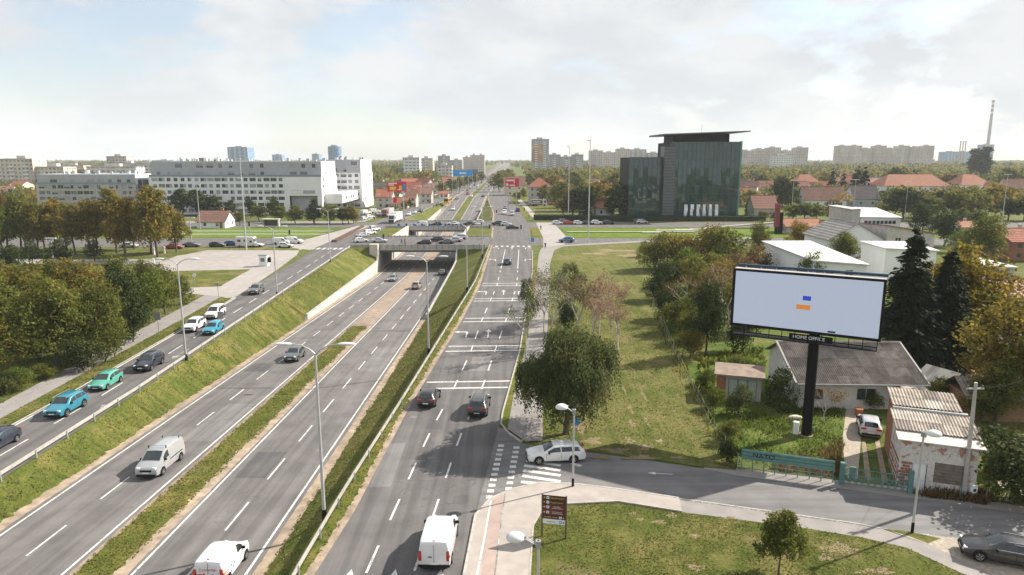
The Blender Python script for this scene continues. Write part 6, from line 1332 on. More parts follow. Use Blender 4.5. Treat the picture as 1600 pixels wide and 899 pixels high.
# garden trees and shrubs
for k, px, py, pt, lf, w, lb in (('spruce0', 1408, 590, 358, 'conifer', 1.05, 'tall dark pointed spruce right of the billboard'), ('spruce1', 1466, 585, 392, 'conifer', 1.05, 'broad dark conifer beside the tall spruce'), ('round1', 1502, 560, 388, 'yellow', 1.15, 'yellow autumn tree right of the dark conifers'), ('round0', 1470, 545, 400, 'ochre', 1.0, 'ochre tree rising between conifers and yellow tree'),
    ('round2', 1580, 640, 470, 'ochre', 1.25, 'large ochre green tree at the right edge'), ('round0', 1555, 660, 560, 'olive', 1.0, 'olive tree in front of the dark shed'), ('bush1', 1590, 780, 660, 'dark', 1.3, 'dark shrub mass at the right edge by the track'), ('bush2', 1530, 660, 600, 'green', 1.0, 'green shrub beside the utility pole'), ('bush0', 1560, 740, 690, 'dark', 1.0, 'low dark shrub between the wheel tracks and the edge'),
    ('yew', 1218, 642, 574, 'dark', .8, 'dense round dark evergreen left of the black pole'), ('bush0', 1152, 650, 603, 'birch', .9, 'pale silvery shrub at the garden corner'), ('bare1', 1288, 662, 596, 'brown', 1.3, 'thin brown shrub right of the black pole'), ('bush2', 1360, 640, 612, 'green', 1.2, 'bright green hedge bush at the driveway end'), ('bush0', 1395, 625, 596, 'green', 1.3, 'climbing green shrub on the porch'), ('bush1', 1328, 632, 610, 'dark', 1.2, 'dark potted shrubs under the house window'),
    ('bush2', 1470, 632, 590, 'green', 1.0, 'green shrub behind the brick shed'), ('bush1', 1118, 640, 600, 'green', .9, 'green shrub by the wire fence'), ('bush0', 1135, 690, 655, 'olive', 1.0, 'olive shrub by the garden fence corner'), ('bush2', 1140, 725, 690, 'dark', 1.0, 'dark shrub at the end of the green fence panel'), ('bush0', 1100, 605, 578, 'green', 1.2, 'low green creeper mound behind the field fence'), ('bush1', 1155, 580, 552, 'green', 1.6, 'spreading green creeper mound before the billboard'),
    ('round1', 1265, 470, 395, 'green', .8, 'light green leafy tree topping the billboard'), ('round1', 1232, 412, 372, 'ochre', 1.1, 'ochre tree left of the white hall roof'), ('round2', 1345, 408, 378, 'green', .8, 'small green tree between the two white halls'), ('round2', 1300, 440, 402, 'olive', .8, 'olive tree behind the billboard top edge'), ('round0', 1318, 422, 362, 'olive', 1.0, 'round dark olive tree before the grey workshop'), ('round2', 1246, 396, 346, 'yellow', .9, 'sparse yellow tree before the orange roofed house'), ('round1', 1535, 412, 334, 'olive', 1.1, 'tall round olive tree near the brick house'), ('round2', 1475, 385, 330, 'dark', 1.1, 'dark tree behind the spruce tip'), ('round0', 1440, 372, 318, 'dark', 1.0, 'dark green tree beside the avenue lamp'), ('bush2', 1500, 395, 362, 'green', 1.2, 'green shrub below the tall round tree'), ('bush1', 1440, 690, 640, 'brown', .8, 'dry shrub behind the patched shed roof'), ('bush0', 1570, 545, 500, 'olive', 1.2, 'shrub at the edge of the leafy yard')):
    ptree(k, px, py, pt, lb, lf, w, base=8.8 if k[:4] == 'bush' else (8.6 if k[:4] == 'bare' else 10), name='leafless_tree' if k[:4] == 'bare' else None)
# thicket on the left
for k, px, py, pt, lf, w, lb in (('round0', 92, 574, 432, 'olive', .95, 'tree with pale forked trunk at the left footpath'), ('round1', 160, 556, 436, 'olive', .9, 'dense olive tree beside the left footpath'), ('round2', 195, 530, 420, 'dark', .9, 'dark tree with ivy in the left thicket'), ('bush0', 222, 512, 430, 'green', .85, 'green shrub tree nearest the middle of the left thicket'), ('round1', 258, 490, 416, 'olive', .9, 'rightmost dense tree of the left thicket'), ('bush2', 285, 476, 432, 'olive', .9, 'shrub at the right tip of the left thicket'),
    ('round2', 40, 540, 418, 'ochre', 1.1, 'large brownish tree in the left thicket'), ('round0', 130, 500, 404, 'ochre', 1.1, 'ochre tree at the back of the left thicket'), ('round1', 85, 500, 408, 'olive', 1.1, 'tall olive tree at the back of the left thicket'), ('round2', 5, 500, 412, 'ochre', 1.2, 'ochre tree at the left edge of the thicket'), ('round0', 20, 590, 492, 'olive', 1.0, 'small olive tree at the left picture edge'), ('round1', 185, 480, 400, 'olive', 1.0, 'olive tree behind the green shrub tree'), ('round0', 232, 470, 406, 'olive', .9, 'tree at the back right of the thicket'), ('bush1', 130, 580, 520, 'dark', 1.0, 'dark undergrowth shrub beneath the thicket trees'), ('bush2', 165, 565, 500, 'olive', 1.0, 'olive undergrowth shrub by the footpath'), ('bush0', 208, 535, 478, 'dark', .9, 'low dark shrub in the right thicket undergrowth'),
    ('bush2', 35, 608, 575, 'green', 1.5, 'low green shrub on the lawn at the left edge'), ('bush0', 75, 592, 568, 'green', 1.5, 'low clipped shrub below the forked tree'), ('bush1', 5, 615, 580, 'dark', 1.5, 'dark low shrub by the left footpath'), ('bush1', 60, 560, 500, 'dark', 1.1, 'dark undergrowth at the left of the thicket'), ('round2', -30, 560, 420, 'olive', 1.2, 'tree cut by the left picture edge')):
    ptree(k, px, py, pt, lb, lf, w, base=8.8 if k[:4] == 'bush' else 10)
# clipped evergreens and the plane trees of the park
for i, (px, py, pt, w) in enumerate(((20, 432, 378, .8), (52, 414, 374, .85), (95, 414, 372, .95), (148, 408, 372, .9))): ptree('yew', px, py, pt, ['first', 'second', 'third', 'rightmost'][i] + ' from the left of the dark round evergreen shrubs in the park', 'dark', w, base=10.5)
ptree('fir', 75, 432, 400, 'small dark conifer before the round evergreens', 'conifer', 1.3, base=10); ptree('spruce0', 20, 452, 396, 'dark spruce at the left behind the thicket', 'conifer', 1.3)
pl = [(247, 406, 292, 'ochre'), (197, 407, 306, 'yellow'), (236, 398, 300, 'ochre'), (183, 396, 296, 'ochre'), (152, 396, 312, 'ochre'), (118, 398, 318, 'ochre'), (88, 396, 312, 'ochre'), (60, 398, 316, 'ochre'), (34, 396, 304, 'olive'), (5, 400, 320, 'green'), (-20, 404, 318, 'olive'), (276, 394, 330, 'ochre'), (140, 390, 314, 'ochre'), (105, 389, 316, 'olive'), (70, 389, 318, 'ochre'), (40, 388, 318, 'ochre'), (210, 390, 314, 'ochre'), (12, 388, 305, 'brown')]
pn = ['front row right, the tallest', 'front row, the most golden', 'behind the tallest one', 'tall, behind the golden one', 'left of the golden tree', 'fourth of the front row', 'fifth of the front row', 'sixth of the front row', 'tall near the left edge', 'green, at the left edge', 'cut by the left edge', 'small, at the right end', 'back row centre', 'back row, olive', 'back row left', 'back row far left', 'back row right', 'brown, back row left edge']
for i, (px, py, pt, lf) in enumerate(pl): ptree('plane%d' % (i % 3), px, py, pt, 'autumn plane tree in the park, ' + pn[i], lf, .82 if px not in (276,) else 1.0, group='park plane trees')
# trees around the junction and behind the avenue
mt = []
for px, py, pt, lf, w in ((285, 338, 296, 'dark', 1.3), (312, 338, 298, 'dark', 1.3), (335, 338, 305, 'dark', 1.2), (362, 340, 312, 'dark', 1.0), (392, 342, 308, 'dark', .7), (405, 346, 320, 'olive', 1.2), (430, 346, 308, 'dark', .8), (438, 348, 322, 'olive', 1.3), (462, 350, 322, 'olive', 1.3), (492, 350, 312, 'dark', .8), (490, 350, 326, 'olive', 1.3), (515, 350, 320, 'olive', 1.2), (545, 350, 322, 'olive', 1.1), (552, 350, 324, 'ochre', 1.0), (375, 352, 330, 'olive', 1.3), (355, 352, 334, 'green', 1.3), (535, 350, 326, 'dark', 1.0),
    (640, 326, 312, 'dark', .8), (632, 328, 314, 'olive', 1.2), (618, 330, 318, 'olive', 1.3), (606, 330, 320, 'dark', 1.3), (672, 314, 296, 'dark', 1.0), (690, 306, 284, 'olive', 1.1), (705, 302, 280, 'olive', 1.2), (718, 298, 276, 'olive', 1.1), (730, 294, 274, 'dark', 1.1), (742, 290, 270, 'olive', 1.1), (752, 286, 268, 'olive', 1.1), (664, 316, 300, 'ochre', 1.0),
    (780, 300, 270, 'olive', 1.2), (772, 296, 272, 'ochre', 1.1), (785, 292, 266, 'olive', 1.3), (795, 288, 264, 'ochre', 1.2), (808, 315, 300, 'green', 1.3), (818, 312, 294, 'ochre', .8), (850, 320, 288, 'olive', .8), (866, 318, 290, 'olive', 1.1), (876, 325, 292, 'dark', 1.0), (884, 330, 286, 'olive', 1.2), (895, 338, 296, 'brown', 1.2), (905, 338, 290, 'dark', 1.1), (918, 336, 288, 'olive', 1.2), (928, 330, 282, 'ochre', 1.3), (944, 326, 280, 'brown', 1.3), (955, 338, 318, 'green', 1.1), (968, 340, 290, 'dark', 1.2), (976, 336, 282, 'ochre', 1.2), (880, 336, 310, 'olive', 1.3), (940, 336, 318, 'dark', 1.0), (830, 300, 272, 'olive', 1.2), (842, 296, 268, 'olive', 1.3), (862, 300, 272, 'ochre', 1.3), (900, 305, 270, 'olive', 1.4), (960, 305, 270, 'ochre', 1.4),
    (1165, 340, 316, 'conifer', .6), (1172, 322, 296, 'olive', 1.2), (1222, 326, 276, 'dark', 1.1), (1232, 322, 284, 'olive', 1.1), (1238, 344, 318, 'green', 1.4), (1258, 345, 316, 'green', 1.4), (1275, 345, 318, 'olive', 1.3), (1295, 344, 322, 'brown', 1.2), (1192, 345, 330, 'olive', 1.5), (1210, 346, 334, 'dark', 1.5), (1378, 342, 318, 'olive', 1.1), (1396, 340, 300, 'dark', 1.1), (1412, 344, 292, 'dark', 1.2), (1428, 340, 300, 'olive', 1.2), (1450, 345, 305, 'olive', 1.3), (1466, 340, 298, 'dark', 1.3), (1490, 344, 296, 'olive', 1.3), (1515, 342, 292, 'olive', 1.4), (1540, 340, 294, 'ochre', 1.3), (1555, 338, 286, 'ochre', 1.2), (1575, 345, 310, 'dark', 1.4), (1600, 345, 305, 'olive', 1.4), (1500, 350, 326, 'green', 1.5), (1525, 350, 328, 'dark', 1.5), (1350, 345, 326, 'olive', 1.2),
    (1215, 300, 276, 'olive', 1.3), (1190, 300, 274, 'dark', 1.3), (1260, 298, 272, 'olive', 1.3), (1290, 296, 270, 'ochre', 1.4), (1400, 300, 264, 'dark', 1.5), (1410, 300, 270, 'olive', 1.3), (1575, 300, 262, 'olive', 1.5), (1480, 300, 270, 'brown', 1.3)):
    lab = {'dark': 'dark green', 'olive': 'olive green', 'ochre': 'yellowing', 'green': 'light green', 'brown': 'brownish', 'conifer': 'needle leaved'}[lf]
    zone = 'in the shrub belt below the white apartments' if px < 570 else ('beside the houses left of the far road' if px < 760 else ('in the grove between far road and glass office' if px < 1000 else 'among the houses right of the glass office'))
    ptree('mid%d' % (int(px + py) % 3) if lf != 'conifer' else 'fir', px, py, pt, '%s tree %s' % (lab, zone), lf, w, group='trees ' + zone)
number_labels([o for o in COL.objects if o.get('group', '').startswith('trees ')], lambda o: o.location.x/o.location.y, lambda q, l: q + ' from the left ' + l)
for px, pb, pt, w in ((1098+250, 318, 262, .9), (1392-60, 316, 266, .9), (1299, 304, 264, 1.0), (1316, 304, 268, .9), (1338, 304, 261, 1.0), (915, 338, 296, 1.1)): ptree('fir', px, pb, pt, {915: 'pointed dark fir behind the parked cars'}.get(px, 'pointed dark fir among the distant houses'), 'conifer', w, group='distant firs')
for i, (px, pt) in enumerate(((1520, 229), (1534, 226), (1527, 238))): ptree('poplar', px, 284, pt, ['left', 'right', 'middle'][i] + ' of the tall poplars on the right skyline', 'dark', 1.35, name='poplar_tree')
number_labels([o for o in COL.objects if o.get('group') == 'distant firs'], lambda o: o.location.x/o.location.y, lambda q, l: q + ' from the left ' + l)
# clipped hedges
def hedge(label, a, b, w, h, leaf, seed):
    A, B = Vector(a), Vector(b); n = int((B - A).length * w * 26); rng = np.random.default_rng(seed); t = rng.random(n); d = (B - A).normalized(); nx = np.array([-d.y, d.x])
    f = rng.integers(0, 3, n); s = rng.uniform(-w/2, w/2, n); z = rng.uniform(.1, h, n); s = np.where(f == 0, -w/2, np.where(f == 1, w/2, s)); z = np.where(f == 2, h, z); p = np.stack([t*(B-A).x + s*nx[0], t*(B-A).y + s*nx[1], z], 1) + rng.normal(size=(n, 3))*.1; nr = rng.normal(size=p.shape); nr /= np.linalg.norm(nr, axis=1)[:, None]; v, ff = leaves(p, nr, .34, rng)
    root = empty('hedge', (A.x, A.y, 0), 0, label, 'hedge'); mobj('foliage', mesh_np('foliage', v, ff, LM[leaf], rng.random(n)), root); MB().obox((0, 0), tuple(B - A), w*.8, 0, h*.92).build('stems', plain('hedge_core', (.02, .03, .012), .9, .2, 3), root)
hedge('long dark clipped hedge before the glass office', (G(1000, 342)[0], 264), (G(1180, 342)[0], 264), 2, 2.0, 'dark', 1); hedge('dark hedge beside the parked car row', (G(834, 344)[0], 268), (G(985, 344)[0], 262), 2, 2.2, 'dark', 2)
# ------------------------------------------------------------------ distant woodland and undergrowth
def woodland():
    rng = np.random.default_rng(9); occ = [(o.location.x, o.location.y) for o in COL.objects if o.parent is None and o.get('category') in ('house', 'apartment building', 'office building', 'industrial building', 'billboard')]
    occ = np.array(occ); V = []; F = []; AT = []; MI = []; off = 0
    def batch(n, y0, y1, q, size, hmin, hmax):
        nonlocal off
        y = np.exp(rng.uniform(np.log(y0), np.log(y1), n)); x = rng.uniform(-.86, .86, n)*y; keep = ~((x > -64) & (x < 20) & (y < 1500)) & ~((x > -34-26) & (x < -2) & (y < 2600))
        dd = np.min(np.hypot(x[:, None] - occ[None, :, 0], (y[:, None] - 6 - occ[None, :, 1])*.7), 1); keep &= dd > 13
        keep &= ~((x > -235) & (x < -60) & (y < 385) & (y > 280)); x, y = x[keep], y[keep]; n = len(x); h = rng.uniform(hmin, hmax, n); r = h*rng.uniform(.38, .62, n)
        d = rng.normal(size=(n, q, 3)); d[..., 2] = np.abs(d[..., 2]) - .35; d /= np.linalg.norm(d, axis=2)[..., None]; bumpy = 1 + .22*np.sin(d[..., 0]*5 + x[:, None]) * np.cos(d[..., 1]*4 + y[:, None])
        p = np.stack([x[:, None] + d[..., 0]*r[:, None]*bumpy, y[:, None] + d[..., 1]*r[:, None]*bumpy, h[:, None]*.56 + d[..., 2]*h[:, None]*.44*bumpy], 2).reshape(-1, 3); nr = (d.reshape(-1, 3)*.8 + rng.normal(size=(n*q, 3))*.5); nr /= np.linalg.norm(nr, axis=1)[:, None]
        v, f = leaves(p, nr, size, rng, .8); V.append(v); F.append(f + off); off += len(v); AT.append((rng.random((n, 1))*.5 + rng.random((n, q))*.5).ravel()); MI.append(np.repeat(rng.choice(5, n, p=[.42, .2, .2, .1, .08]), q))
    batch(2300, 325, 640, 90, 1.15, 4.2, 8.2); batch(2600, 560, 1300, 40, 2.6, 8, 14); batch(3400, 1200, 4200, 14, 6.5, 9, 15)
    o = mobj('distant_woodland', mesh_np('distant_woodland', np.concatenate(V), np.concatenate(F), [LM['olive'], LM['dark'], LM['ochre'], LM['green'], LM['brown']], np.concatenate(AT), np.concatenate(MI))); tag(o, 'sea of mixed green and yellowing trees reaching to the horizon', 'woodland', None, 'stuff')
woodland()
def inside(poly, x, y):
    P = np.array(poly); n = len(P); c = np.zeros(len(x), bool); j = n - 1
    for i in range(n):
        with np.errstate(divide='ignore', invalid='ignore'): t = ((P[i,1] > y) != (P[j,1] > y)) & (x < (P[j,0]-P[i,0])*(y-P[i,1])/(P[j,1]-P[i,1]+1e-12) + P[i,0])
        c ^= t; j = i
    return c
def tufts(name, poly, n, hmin, hmax, leaf, label, seed, wid=.05, z=0.03, avoid=(), pw=.5, zf=None):
    rng = np.random.default_rng(seed); P = np.array(poly); x = rng.uniform(P[:,0].min(), P[:,0].max(), n); y = rng.uniform(P[:,1].min(), P[:,1].max(), n); k = inside(poly, x, y)
    cl = np.sin(x*1.7 + seed)*np.sin(y*1.3) + np.sin(x*.6)*np.cos(y*.8 + seed) + rng.normal(size=n)*.6; k &= cl > pw - .6
    for a in avoid: k &= ~inside(a, x, y)
    x, y = x[k], y[k]; n = len(x); h = rng.uniform(hmin, hmax, n); a = rng.random(n)*6.283; w = wid*rng.uniform(.6, 1.6, n); dx, dy = np.cos(a)*w, np.sin(a)*w; lx, ly = rng.normal(size=n)*h*.35, rng.normal(size=n)*h*.35
    zz = np.full(n, z) if zf is None else np.array([zf(a_, b_) for a_, b_ in zip(x, y)]); v = np.stack([np.stack([x-dx, y-dy, zz], 1), np.stack([x+dx, y+dy, zz], 1), np.stack([x+dx*.4+lx, y+dy*.4+ly, zz+h], 1), np.stack([x-dx*.4+lx, y-dy*.4+ly, zz+h], 1)], 1).reshape(-1, 3)
    o = mobj(name, mesh_np(name, v, np.arange(4*n).reshape(n, 4), LM[leaf], rng.random(n))); tag(o, label, 'grass', None, 'stuff'); return o
gp = GP([(1112,660),(1150,728),(1293,746),(1312,748),(1316,690),(1322,640),(1290,620),(1190,632),(1130,640)])
tufts('garden_grass', gp, 15000, .10, .35, 'green', 'uncut grass and weeds around the black billboard pole', 3, .05); tufts('dry_weeds', GP([(1200,735),(1293,746),(1314,750),(1318,690),(1290,700)]), 5000, .2, .6, 'brown', 'dry brown weeds behind the green fence', 4, .04)
tufts('creeper_patch', GP([(1090,560),(1190,545),(1195,575),(1120,585),(1110,640),(1095,600)]), 9000, .15, .6, 'green', 'overgrown creeper patch left of the corrugated house', 5, .16); tufts('fence_weeds', GP([(1000,440),(1020,440),(1068,560),(1120,660),(1158,735),(1140,735),(1100,660),(1048,560)]), 9000, .2, .9, 'olive', 'tall weeds along the wire fence of the field', 6, .07, pw=.2)
tufts('shed_weeds', GP([(1425,775),(1540,790),(1550,780),(1520,765),(1425,762)]), 5000, .15, .6, 'brown', 'dry weeds in front of the brick shed', 7, .05); tufts('track_grass', GP([(1530,660),(1600,700),(1640,790),(1540,785)]), 9000, .1, .4, 'green', 'grass between the wheel tracks at the right', 8, .05)

lawn_t = leafmat('lawn_blades', (.105, .122, .03), (.215, .21, .07), (.30, .25, .11), .35, .5); LM['lawnb'] = lawn_t
tufts('lawn_tufts', [(1.3, 30), (1.1, 36)] + GE_[1:] + GE2[1:] + GP([(1600, 960)]) + [(24, 30)], 26000, .03, .07, 'lawnb', 'short tufted grass on the corner lawn', 11, .05, .012, pw=.0)
tufts('field_tufts', GP([(852,690),(856,560),(862,470),(1000,470),(1060,560),(1112,660),(1146,728),(1000,712)]), 26000, .03, .10, 'lawnb', 'short tufted grass on the mown field', 12, .06, .05, pw=.0)
def bank_z(fa, fb):
    def f(x, y):
        a, b = fa(y), fb(y); t = min(1, max(0, (x - a[0])/(b[0] - a[0] + 1e-6))); return a[1] + (b[1] - a[1])*t
    return f
def ring(fa, fb, y0, y1): ys = np.linspace(y0, y1, 40); return [(fa(y)[0], y) for y in ys] + [(fb(y)[0], y) for y in ys[::-1]]
bt = lambda Y: (X_srvR(Y)*.9 + bl_bot(Y)[0]*.1, -.02)
tufts('bank_tufts', ring(lambda Y: (X_srvR(Y) + .35, 0), lambda Y: (bl_bot(Y)[0] + .15, 0), 38, 150), 26000, .04, .12, 'lawnb', 'tufted grass on the left bank', 13, .06, pw=-.3, zf=bank_z(bt, bl_bot))
tufts('bank_tufts', ring(lambda Y: (br_bot(Y)[0] - .12, 0), lambda Y: (X_raR(Y), 0), 34, 130), 20000, .04, .12, 'lawnb', 'tufted grass on the right bank', 14, .06, pw=-.3, zf=bank_z(br_bot, lambda Y: (X_raR(Y), 0)))
tufts('median_tufts', ring(lambda Y: (ml1(Y)[0] - .15, 0), lambda Y: (mr1(Y)[0] + .25, 0), 36, 112), 13000, .04, .10, 'lawnb', 'tufted grass on the median strip', 15, .06, pw=-.3, zf=lambda x, y: ze(y) + .04)
tufts('verge_tufts', ring(lambda Y: (X_raR(Y), 0), lambda Y: (X_rL(Y) - .35, 0), 34, 120), 9000, .04, .12, 'lawnb', 'tufted grass beside the right guard rail', 16, .06, pw=.0, z=.0)
tufts('verge_tufts', ring(lambda Y: (X_pathR(Y) + .05, 0), lambda Y: (X_srvL(Y) - .3, 0), 55, 116), 8000, .04, .10, 'lawnb', 'tufted grass strip beside the left service road', 17, .06, pw=-.2)
tufts('verge_tufts', ring(lambda Y: (X_pathL(Y) - 9, 0), lambda Y: (X_pathL(Y) + .1, 0), 55, 116), 9000, .05, .16, 'lawnb', 'rough grass left of the left footpath', 18, .07, pw=.0)
# ------------------------------------------------------------------ vehicles: body lofted through cross sections; x runs from nose (0) to tail
# station: x, z_low, z_belt, z_top, half width factor, roof width factor
CT_ = {
 'hatch': dict(L=4.2, W=1.79, r=.31, wx=(.78, 3.38), wsh=(1.12, 1.92), rw=(3.72, 4.08), side=[(1.42, 2.42), (2.50, 3.30), (3.36, 3.72)], st=[(0,.34,.52,.58,.74,.8),(.05,.22,.62,.68,.88,.86),(.3,.19,.70,.77,.97,.86),(1.05,.18,.88,.95,1,.88),(1.15,.18,.90,.97,1,.88),(1.92,.18,.93,1.41,1,.72),(2.4,.18,.94,1.47,1,.71),(3.2,.18,.96,1.46,1,.70),(3.72,.18,.97,1.38,.99,.68),(4.08,.22,.95,1.0,.95,.76),(4.16,.26,.80,.86,.9,.82),(4.2,.4,.62,.66,.84,.8)]),
 'sedan': dict(L=4.65, W=1.82, r=.32, wx=(.85, 3.62), wsh=(1.35, 2.12), rw=(3.45, 4.0), side=[(1.62, 2.62), (2.70, 3.5)], st=[(0,.34,.52,.58,.74,.8),(.06,.22,.62,.68,.88,.86),(.35,.19,.70,.77,.97,.86),(1.25,.18,.88,.95,1,.88),(1.37,.18,.89,.97,1,.88),(2.12,.18,.92,1.39,1,.70),(2.6,.18,.93,1.44,1,.69),(3.3,.18,.94,1.40,1,.68),(4.02,.18,.95,1.02,.99,.80),(4.5,.22,.92,.99,.94,.84),(4.62,.28,.78,.84,.9,.82),(4.65,.42,.62,.66,.84,.8)]),
 'estate': dict(L=4.7, W=1.83, r=.33, wx=(.88, 3.68), wsh=(1.3, 2.1), rw=(4.15, 4.55), side=[(1.6, 2.62), (2.70, 3.55), (3.62, 4.2)], st=[(0,.34,.52,.58,.72,.8),(.06,.22,.62,.68,.88,.86),(.35,.19,.71,.78,.97,.86),(1.2,.18,.88,.96,1,.88),(1.32,.18,.90,.98,1,.88),(2.1,.18,.93,1.40,1,.71),(2.6,.18,.94,1.46,1,.70),(3.6,.18,.96,1.45,1,.69),(4.15,.18,.97,1.38,.99,.67),(4.56,.22,.95,1.0,.95,.76),(4.66,.28,.80,.86,.9,.82),(4.7,.42,.62,.66,.84,.8)]),
 'suv': dict(L=4.5, W=1.85, r=.37, wx=(.86, 3.52), wsh=(1.22, 1.95), rw=(3.98, 4.3), side=[(1.5, 2.48), (2.56, 3.42), (3.5, 3.98)], st=[(0,.40,.66,.74,.78,.84),(.05,.28,.78,.86,.9,.88),(.3,.25,.88,.95,.98,.88),(1.12,.25,1.02,1.09,1,.9),(1.24,.25,1.04,1.12,1,.9),(1.95,.25,1.06,1.58,1,.75),(2.4,.25,1.07,1.65,1,.74),(3.4,.25,1.09,1.64,1,.73),(3.98,.25,1.10,1.55,.99,.71),(4.32,.28,1.08,1.14,.96,.8),(4.46,.34,.9,.96,.92,.84),(4.5,.48,.7,.76,.86,.82)]),
 'mpv': dict(L=4.4, W=1.82, r=.32, wx=(.85, 3.5), wsh=(.98, 1.85), rw=(4.02, 4.28), side=[(1.35, 2.35), (2.43, 3.3), (3.38, 4.02)], st=[(0,.36,.6,.66,.78,.84),(.05,.24,.72,.78,.9,.88),(.25,.2,.84,.9,.97,.88),(.9,.2,1.0,1.06,1,.9),(1.0,.2,1.02,1.1,1,.9),(1.85,.2,1.04,1.66,1,.78),(2.4,.2,1.05,1.75,1,.77),(3.5,.2,1.06,1.75,1,.76),(4.02,.2,1.06,1.68,.99,.75),(4.3,.24,1.04,1.1,.96,.84),(4.37,.3,.86,.92,.93,.86),(4.4,.42,.66,.7,.88,.84)]),
 'van': dict(L=4.85, W=1.92, r=.34, wx=(.92, 3.98), wsh=(.88, 1.72), rw=None, side=[(1.25, 2.1)], st=[(0,.36,.66,.74,.8,.86),(.05,.25,.8,.88,.92,.9),(.22,.22,.94,1.0,.98,.9),(.8,.22,1.12,1.18,1,.9),(.9,.22,1.14,1.24,1,.9),(1.72,.22,1.16,1.84,1,.80),(2.2,.22,1.16,1.95,1,.81),(3.2,.22,1.16,1.97,1,.82),(4.55,.22,1.16,1.95,1,.82),(4.78,.24,1.14,1.86,.99,.82),(4.83,.26,1.1,1.75,.98,.84),(4.85,.3,1.0,1.66,.97,.85)]),
 'svan': dict(L=4.2, W=1.83, r=.32, wx=(.82, 3.5), wsh=(.86, 1.62), rw=None, side=[(1.2, 2.0)], st=[(0,.36,.6,.68,.76,.86),(.05,.24,.72,.8,.9,.9),(.22,.2,.86,.92,.97,.9),(.78,.2,1.02,1.08,1,.9),(.88,.2,1.04,1.12,1,.9),(1.62,.2,1.06,1.70,1,.80),(2.1,.2,1.06,1.82,1,.82),(3.2,.2,1.06,1.84,1,.83),(3.92,.2,1.06,1.82,1,.83),(4.12,.22,1.04,1.74,.99,.83),(4.18,.25,1.0,1.6,.98,.84),(4.2,.3,.92,1.5,.96,.85)]),
}
_vm = {}
def vehicle_meshes(t):
    if t in _vm: return _vm[t]
    D = CT_[t]; L, W = D['L'], D['W']; hw = W/2; S = D['st']; xs = [s[0] for s in S]
    def sec(x):
        v = [float(np.interp(x, xs, [s[k] for s in S])) for k in range(1, 6)]; zl, zb, zt, wf, tf = v; w = hw*wf
        return [(0, zl), (w*.82, zl), (w*.97, zl + .1), (w, zl + (zb - zl)*.5), (w*.975, zb), (hw*wf*tf*1.03, zt - .07), (hw*wf*tf*.9, zt - .012), (hw*wf*tf*.45, zt + .012), (0, zt + .02)]
    def P(x, k, v):
        s = sec(x); a, b = s[k], s[k+1]; return (a[0] + (b[0]-a[0])*v, a[1] + (b[1]-a[1])*v)
    X = lambda x: L/2 - x
    dens = []
    for i in range(len(xs) - 1):
        n = max(1, int((xs[i+1] - xs[i]) / .3)); dens += [xs[i] + (xs[i+1]-xs[i])*k/n for k in range(n)]
    dens.append(xs[-1])
    rings = []
    for x in dens:
        s = sec(x); rings.append([(X(x), y, z) for y, z in s] + [(X(x), -y, z) for y, z in s[-2:0:-1]])
    out = {'body': MB().loft(rings).mesh('body', [M['plate']], 38)}
    def winpatch(k, x0, x1, v0, v1, side, off=.008):
        n = max(2, int((x1 - x0)/.16)); mb = MB()
        for i in range(n + 1):
            x = x0 + (x1 - x0)*i/n
            for v in (v0, v1): y, z = P(x, k, v); mb.v.append((X(x), side*(y + off), z + off*.3))
        for i in range(n): mb.f.append([2*i, 2*i+2, 2*i+3, 2*i+1] if side < 0 else [2*i, 2*i+1, 2*i+3, 2*i+2]); mb.m.append(0)
        return mb.mesh('side_window', M['cglass'])
    def cross(x0, x1, off=.012, ins=.94, name='windshield'):
        mb = MB(); n = 5
        for i in range(n + 1):
            x = x0 + (x1 - x0)*(.06 + .88*i/n); s = sec(x); h = s[6][0]*ins
            for j in range(7): q = -1 + 2*j/6; y = h*q; a = abs(y); z = np.interp(a, [s[8][0], s[7][0], s[6][0]], [s[8][1], s[7][1], s[6][1]]); mb.v.append((X(x) + (off if x1 < L*.55 else -off), y, float(z) + off))
        for i in range(n):
            for j in range(6): a = i*7 + j; mb.f.append([a, a+1, a+8, a+7]); mb.m.append(0)
        return mb.mesh(name, M['cglass'], 60)
    out['windshield'] = [cross(*D['wsh'])]
    out['rear_window'] = [cross(*D['rw'], name='rear_window')] if D['rw'] else []
    out['side_window'] = [winpatch(4, a, b, .10, .86, s) for a, b in D['side'] for s in (-1, 1)]
    sm = MB()
    for xq in [D['side'][0][0] - .12, D['side'][0][1] + .04] + ([D['side'][1][1] + .04] if len(D['side']) > 1 else [D['side'][0][1] + 1.15]):
        for sd_ in (-1, 1):
            for (k0, v0), (k1, v1) in (((2, .5), (3, 0)), ((3, 0), (4, 0))):
                ya, za = P(xq, k0, v0); yb, zb_ = P(xq, k1, v1); q = [(X(xq) - .011, sd_*(ya + .004), za), (X(xq) + .011, sd_*(ya + .004), za), (X(xq) + .011, sd_*(yb + .004), zb_), (X(xq) - .011, sd_*(yb + .004), zb_)]; sm.quad(*(q if sd_ < 0 else q[::-1]))
    out['seam'] = sm.mesh('door_seam', M['blacktrim'])
    r = D['r']; wh = MB(); n = 18; w_ = .2
    prof = [(r*.62, -.005), (r*.66, .0), (r*.92, .012), (r, -.02), (r, -w_), (r*.5, -w_)]
    wh.loft([[(q*math.cos(2*math.pi*k/n), y, q*math.sin(2*math.pi*k/n)) for k in range(n)] for q, y in prof], True, True); out['wheel'] = wh.mesh('wheel', M['tyre'], 40)
    rm = MB(); rm.loft([[(q*math.cos(2*math.pi*k/n), y, q*math.sin(2*math.pi*k/n)) for k in range(n)] for q, y in ((r*.64, -.01), (r*.64, .004), (r*.56, -.012))], True, True)
